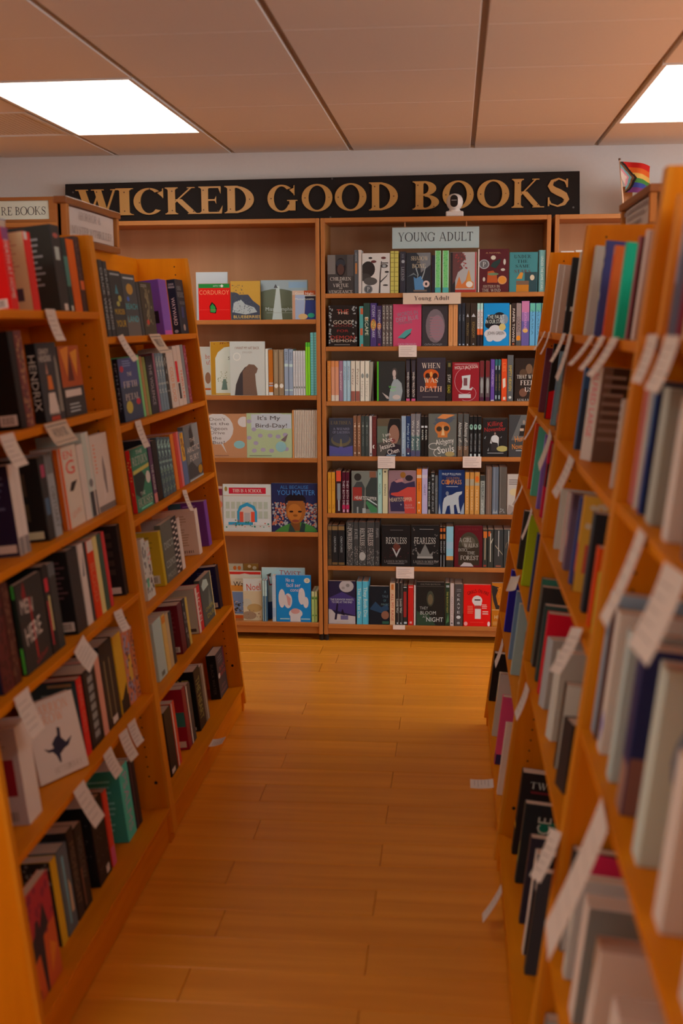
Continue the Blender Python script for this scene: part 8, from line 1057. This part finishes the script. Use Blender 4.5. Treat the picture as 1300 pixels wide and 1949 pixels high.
def clip(poly):
    for ax, lim, sgn in ((0, .004, 1), (0, .996, -1), (1, .003, 1), (1, .997, -1)):
        out = []
        for i in range(len(poly)):
            a, b = poly[i-1], poly[i]
            ia, ib = sgn*(a[ax]-lim) >= 0, sgn*(b[ax]-lim) >= 0
            if ia != ib:
                t = (lim-a[ax])/(b[ax]-a[ax]); out.append((a[0]+t*(b[0]-a[0]), a[1]+t*(b[1]-a[1])))
            if ib: out.append(b)
        poly = out
        if len(poly) < 3: return []
    return poly
class Ink:
    "collects flat printed shapes in face coordinates"
    def __init__(s): s.v, s.f, s.c = [], [], []
    def poly(s, pts, z, c):
        n = len(s.v); s.v += [(p[0], p[1], z) for p in pts]; s.f.append(tuple(range(n, n+len(pts)))); s.c.append(c)
def art_shapes(art, fw_, fh, ink, let):
    asp = fh/fw_
    lay = 0
    for it in art:
        k = it[0]; lay += 1; z = lay*.00006
        def P_(pts, c):
            q = clip(pts)
            if q: ink.poly(q, z, c)
        if k == 'r': P_([(it[1], it[2]), (it[3], it[2]), (it[3], it[4]), (it[1], it[4])], it[5])
        elif k == 'e':
            P_([(it[1]+it[3]*math.cos(2*math.pi*i/18), it[2]+it[4]*math.sin(2*math.pi*i/18)) for i in range(18)], it[5])
        elif k == 'p':
            xs = it[2:]; pts = [(xs[i], xs[i+1]) for i in range(0, len(xs), 2)]
            ar = sum(pts[i][0]*pts[(i+1) % len(pts)][1]-pts[(i+1) % len(pts)][0]*pts[i][1] for i in range(len(pts)))
            P_(pts if ar > 0 else pts[::-1], it[1])
        elif k == 'd':
            rg = random.Random(it[8])
            for _ in range(it[1]):
                x, y, s = rg.uniform(it[2], it[4]), rg.uniform(it[3], it[5]), it[6]*rg.uniform(.5, 1)
                n = 5; a0 = rg.uniform(0, 6)
                P_([(x+s*.6*math.cos(a0+2*math.pi*i/n), y+s*.6/asp*rg.uniform(.7, 1.2)*math.sin(a0+2*math.pi*i/n)) for i in range(n)], it[7]); z += 2e-7
        elif k == 'g':
            for i in range(it[1]): P_([(.05, (i+.45)/it[1]), (.95, (i+.45)/it[1]), (.95, (i+.6)/it[1]), (.05, (i+.6)/it[1])], it[2])
        elif k == 'n':
            rg = random.Random(it[5]); hh = (it[4]-it[2])/max(it[5], 1)
            for i in range(it[5]):
                y = it[4]-(i+1)*hh; x1 = it[1]+(it[3]-it[1])*rg.uniform(.7, 1)
                P_([(it[1], y+hh*.25), (x1, y+hh*.25), (x1, y+hh*.65), (it[1], y+hh*.65)], it[6])
        elif k == 'b':
            for i in range(9):
                x = it[1]+(it[3]-it[1])*i/9; P_([(x, it[2]), (x+(it[3]-it[1])/(16+4*(i % 3)), it[2]), (x+(it[3]-it[1])/(16+4*(i % 3)), it[4]), (x, it[4])], it[5])
        elif k == 'a':
            cx, cy, rx, ry, a0, a1, t, c = it[1:9]; n = 14
            for i in range(n):
                A, B = rad(a0+(a1-a0)*i/n), rad(a0+(a1-a0)*(i+1)/n)
                P_([(cx+(rx-t)*math.cos(A), cy+(ry-t/asp)*math.sin(A)), (cx+rx*math.cos(A), cy+ry*math.sin(A)), (cx+rx*math.cos(B), cy+ry*math.sin(B)), (cx+(rx-t)*math.cos(B), cy+(ry-t/asp)*math.sin(B))], c)
        elif k == 't':
            s, cx, cy, w_, h_, c, st, rot = it[1:9]
            v, f, tw = text_shape(s, st); ca, sa = math.cos(rad(rot)), math.sin(rad(rot))
            pv = []
            for p in v:
                dx, dy = (p[0]/tw-.5)*w_, (p[1]-.5)*h_*asp     # in face-width units
                pv.append((cx+dx*ca-dy*sa, cy+(dx*sa+dy*ca)/asp, p[2]*4e-6))
            n = len(let.v); let.v += [(min(max(p[0], .004), .996), min(max(p[1], .003), .997), z+.0001+p[2]) for p in pv]
            let.f += [tuple(i+n for i in q) for q in f]; let.c += [c]*len(f)
        elif k == 'v':
            s, cx, cy, ln, wf, c, st = it[1:8]
            v, f, tw = text_shape(s, st)
            n = len(let.v); let.v += [(cx+(p[1]-.5)*wf, cy-(p[0]/tw-.5)*ln, z+.0001+p[2]*4e-6) for p in v]
            let.f += [tuple(i+n for i in q) for q in f]; let.c += [c]*len(f)
_lc = {}
def L_(c):
    if c not in _lc: _lc[c] = lin(c)
    return _lc[c]
def inked(name, V_, F_, C_, m, parent):
    o = mesh_obj(name, V_, F_, m, parent)
    ca = o.data.color_attributes.new('ink', 'FLOAT_COLOR', 'CORNER')
    buf = []
    for fc, c in zip(F_, C_): buf += list(L_(c))*len(fc)
    ca.data.foreach_set('color', buf)
    return o
pg_me = bpy.data.meshes.new('pages'); pv, pf = box_vf(0, 1, 0, 1, 0, 1); pg_me.from_pydata(pv, [], pf); pg_me.materials.append(M_PAGES)
def book(name, kind, pos, rz, tilt, lean, W, T_, H, col, art, side, label, group):
    c = .0012 if name != 'hardback' else .0022
    hard = name == 'hardback'
    b = min(.0015, T_*.25)
    # section of the cover: spine at y=0, fore-edge open at y=W ; x across the thickness
    t = T_/2; ci = min(c, T_*.3)
    sec = [(-t, W), (-t, b), (-t+b, 0), (t-b, 0), (t, b), (t, W), (t-ci, W), (t-ci, ci+b*.5), (-t+ci, ci+b*.5), (-t+ci, W)]
    if kind == 'F': sec = [(y-W/2, T_/2-x) for x, y in sec]
    n = len(sec)
    V_ = [(x, y, 0) for x, y in sec]+[(x, y, H) for x, y in sec]
    F_ = [(0, 1, 8, 9), (1, 2, 3, 4, 7, 8), (4, 5, 6, 7)]
    F_ = [q[::-1] for q in F_]+[tuple(i+n for i in q) for q in F_]
    F_ += [(i, (i+1) % n, (i+1) % n+n, i+n) for i in range(n)]
    if kind == 'S' or True:
        pass
    r = inked(name, V_, F_, [col]*len(F_), M_COVER, None)
    Mx = Matrix.Translation(pos) @ Matrix.Rotation(rad(tilt), 4, 'Y') @ Matrix.Rotation(rad(rz), 4, 'Z')
    if lean: Mx = Mx @ Matrix.Translation((0, 0, T_*math.sin(rad(lean))+.001)) @ Matrix.Rotation(rad(-lean), 4, 'X')
    r.matrix_world = Mx
    ins = .0025 if hard else .0008
    p = bpy.data.objects.new('pages', pg_me); COL.objects.link(p); p.parent = r
    if kind == 'S': p.location = (-t+ci, ci+b*.5, ins); p.scale = (T_-2*ci, W-ci-b*.5-ins-.0008, H-2*ins)
    else: p.location = (-W/2+ci+b*.5, ci, ins); p.scale = (W-ci-b*.5-ins-.0008, T_-2*ci, H-2*ins)
    ink, let = Ink(), Ink()
    LV, LF, LC = [], [], []
    for which, a in ((0, art), (1, side)):
        if not a: continue
        PV, PF, PC = [], [], []
        ink, let = Ink(), Ink()
        fw_ = (T_ if kind == 'S' else W) if which == 0 else (W if kind == 'S' else T_)
        art_shapes([['r', 0, 0, 1, 1, col]]+a, fw_, H, ink, let)
        def mp(q):
            u, v_, z = q; z += .00012
            if which == 0: return ((u-.5)*fw_*(.985 if kind == 'F' else .96), -z, v_*H)
            y0 = 0 if kind == 'S' else 0
            if rz > 0: return ((-t if kind == 'S' else -W/2)-z, b+(1-u)*(fw_-2*b), v_*H)
            return ((t if kind == 'S' else W/2)+z, b+u*(fw_-2*b), v_*H)
        n0 = len(PV); PV += [mp(q) for q in ink.v]; PF += [tuple(i+n0 for i in q) for q in ink.f]; PC += ink.c
        n0 = len(LV); LV += [mp(q) for q in let.v]; LF += [tuple(i+n0 for i in q) for q in let.f]; LC += let.c
        if PF: inked('print' if which == 0 else 'side_print', PV, PF, PC, M_PRINT, r)
    if LF: inked('lettering', LV, LF, LC, M_PRINT, r)
    tag(r, label, 'book', group or None)
    return r
for B in BOOKS: book(*B)

# ------------------------------------------------------------------ shelf cards
def card(side, pos, w_, h, swing, roll, label, txt):
    r = empty('shelf_card', pos); tag(r, label, 'card')
    rz = {'w': 0, 'L': 90, 'R': -90}[side]; tilt = {'w': 0, 'L': -6.4, 'R': 6.4}[side]
    r.matrix_world = Matrix.Translation(pos) @ Matrix.Rotation(rad(tilt), 4, 'Y') @ Matrix.Rotation(rad(rz), 4, 'Z') @ Matrix.Rotation(rad(-swing), 4, 'X') @ Matrix.Rotation(rad(roll), 4, 'Y')
    n = 5; V_, F_ = [], []
    for k in range(n+1):
        q = k/n; y = -.0006-.012*q*q*(1 if side != 'w' else 0); z = -h*q+.002
        V_ += [(-w_/2, y, z), (w_/2, y, z), (w_/2, y+.0006, z), (-w_/2, y+.0006, z)]
    for k in range(n):
        a = 4*k; F_ += [(a+4, a+5, a+1, a), (a+1, a+5, a+6, a+2), (a+2, a+6, a+7, a+3), (a+3, a+7, a+4, a)]
    F_ += [(0, 1, 2, 3), (4*n+3, 4*n+2, 4*n+1, 4*n)]
    cdm = mesh_obj('paper', V_, F_, M_CREAM if txt else M_PAPER, r)
    yq = lambda z: -.0012-.012*((-z)/h)**2*(1 if side != 'w' else 0)
    if txt:
        v, f, tw = text_shape(txt, 's')
        bw = w_*.62; 
        mesh_obj('lettering', [(-bw/2+p[0]/tw*bw, yq(-h*.6+p[1]*h*.4)-p[2]*2e-5, -h*.62+p[1]*h*.38) for p in v], f, M_INK, cdm)
        if side != 'w':
            for zz in (-h*.12, -h*.85):
                mesh_obj('rule', [(-w_*.46, yq(zz), zz), (w_*.46, yq(zz), zz), (w_*.46, yq(zz), zz+.002), (-w_*.46, yq(zz), zz+.002)], [(0, 1, 2, 3)], M_INK, cdm)
    elif h > .03:
        rg = random.Random(int(abs(pos[1])*1000)); v, f = [], []
        for i in range(5):
            z = -h*(.2+.15*i); x1 = -w_*.42+w_*.84*rg.uniform(.5, 1); k = len(v)
            v += [(-w_*.42, yq(z), z), (x1, yq(z), z), (x1, yq(z), z+.0016), (-w_*.42, yq(z), z+.0016)]; f.append((k, k+1, k+2, k+3))
        mesh_obj('lettering', v, f, M_FAINT, cdm)
for C in CARDS: card(*C)
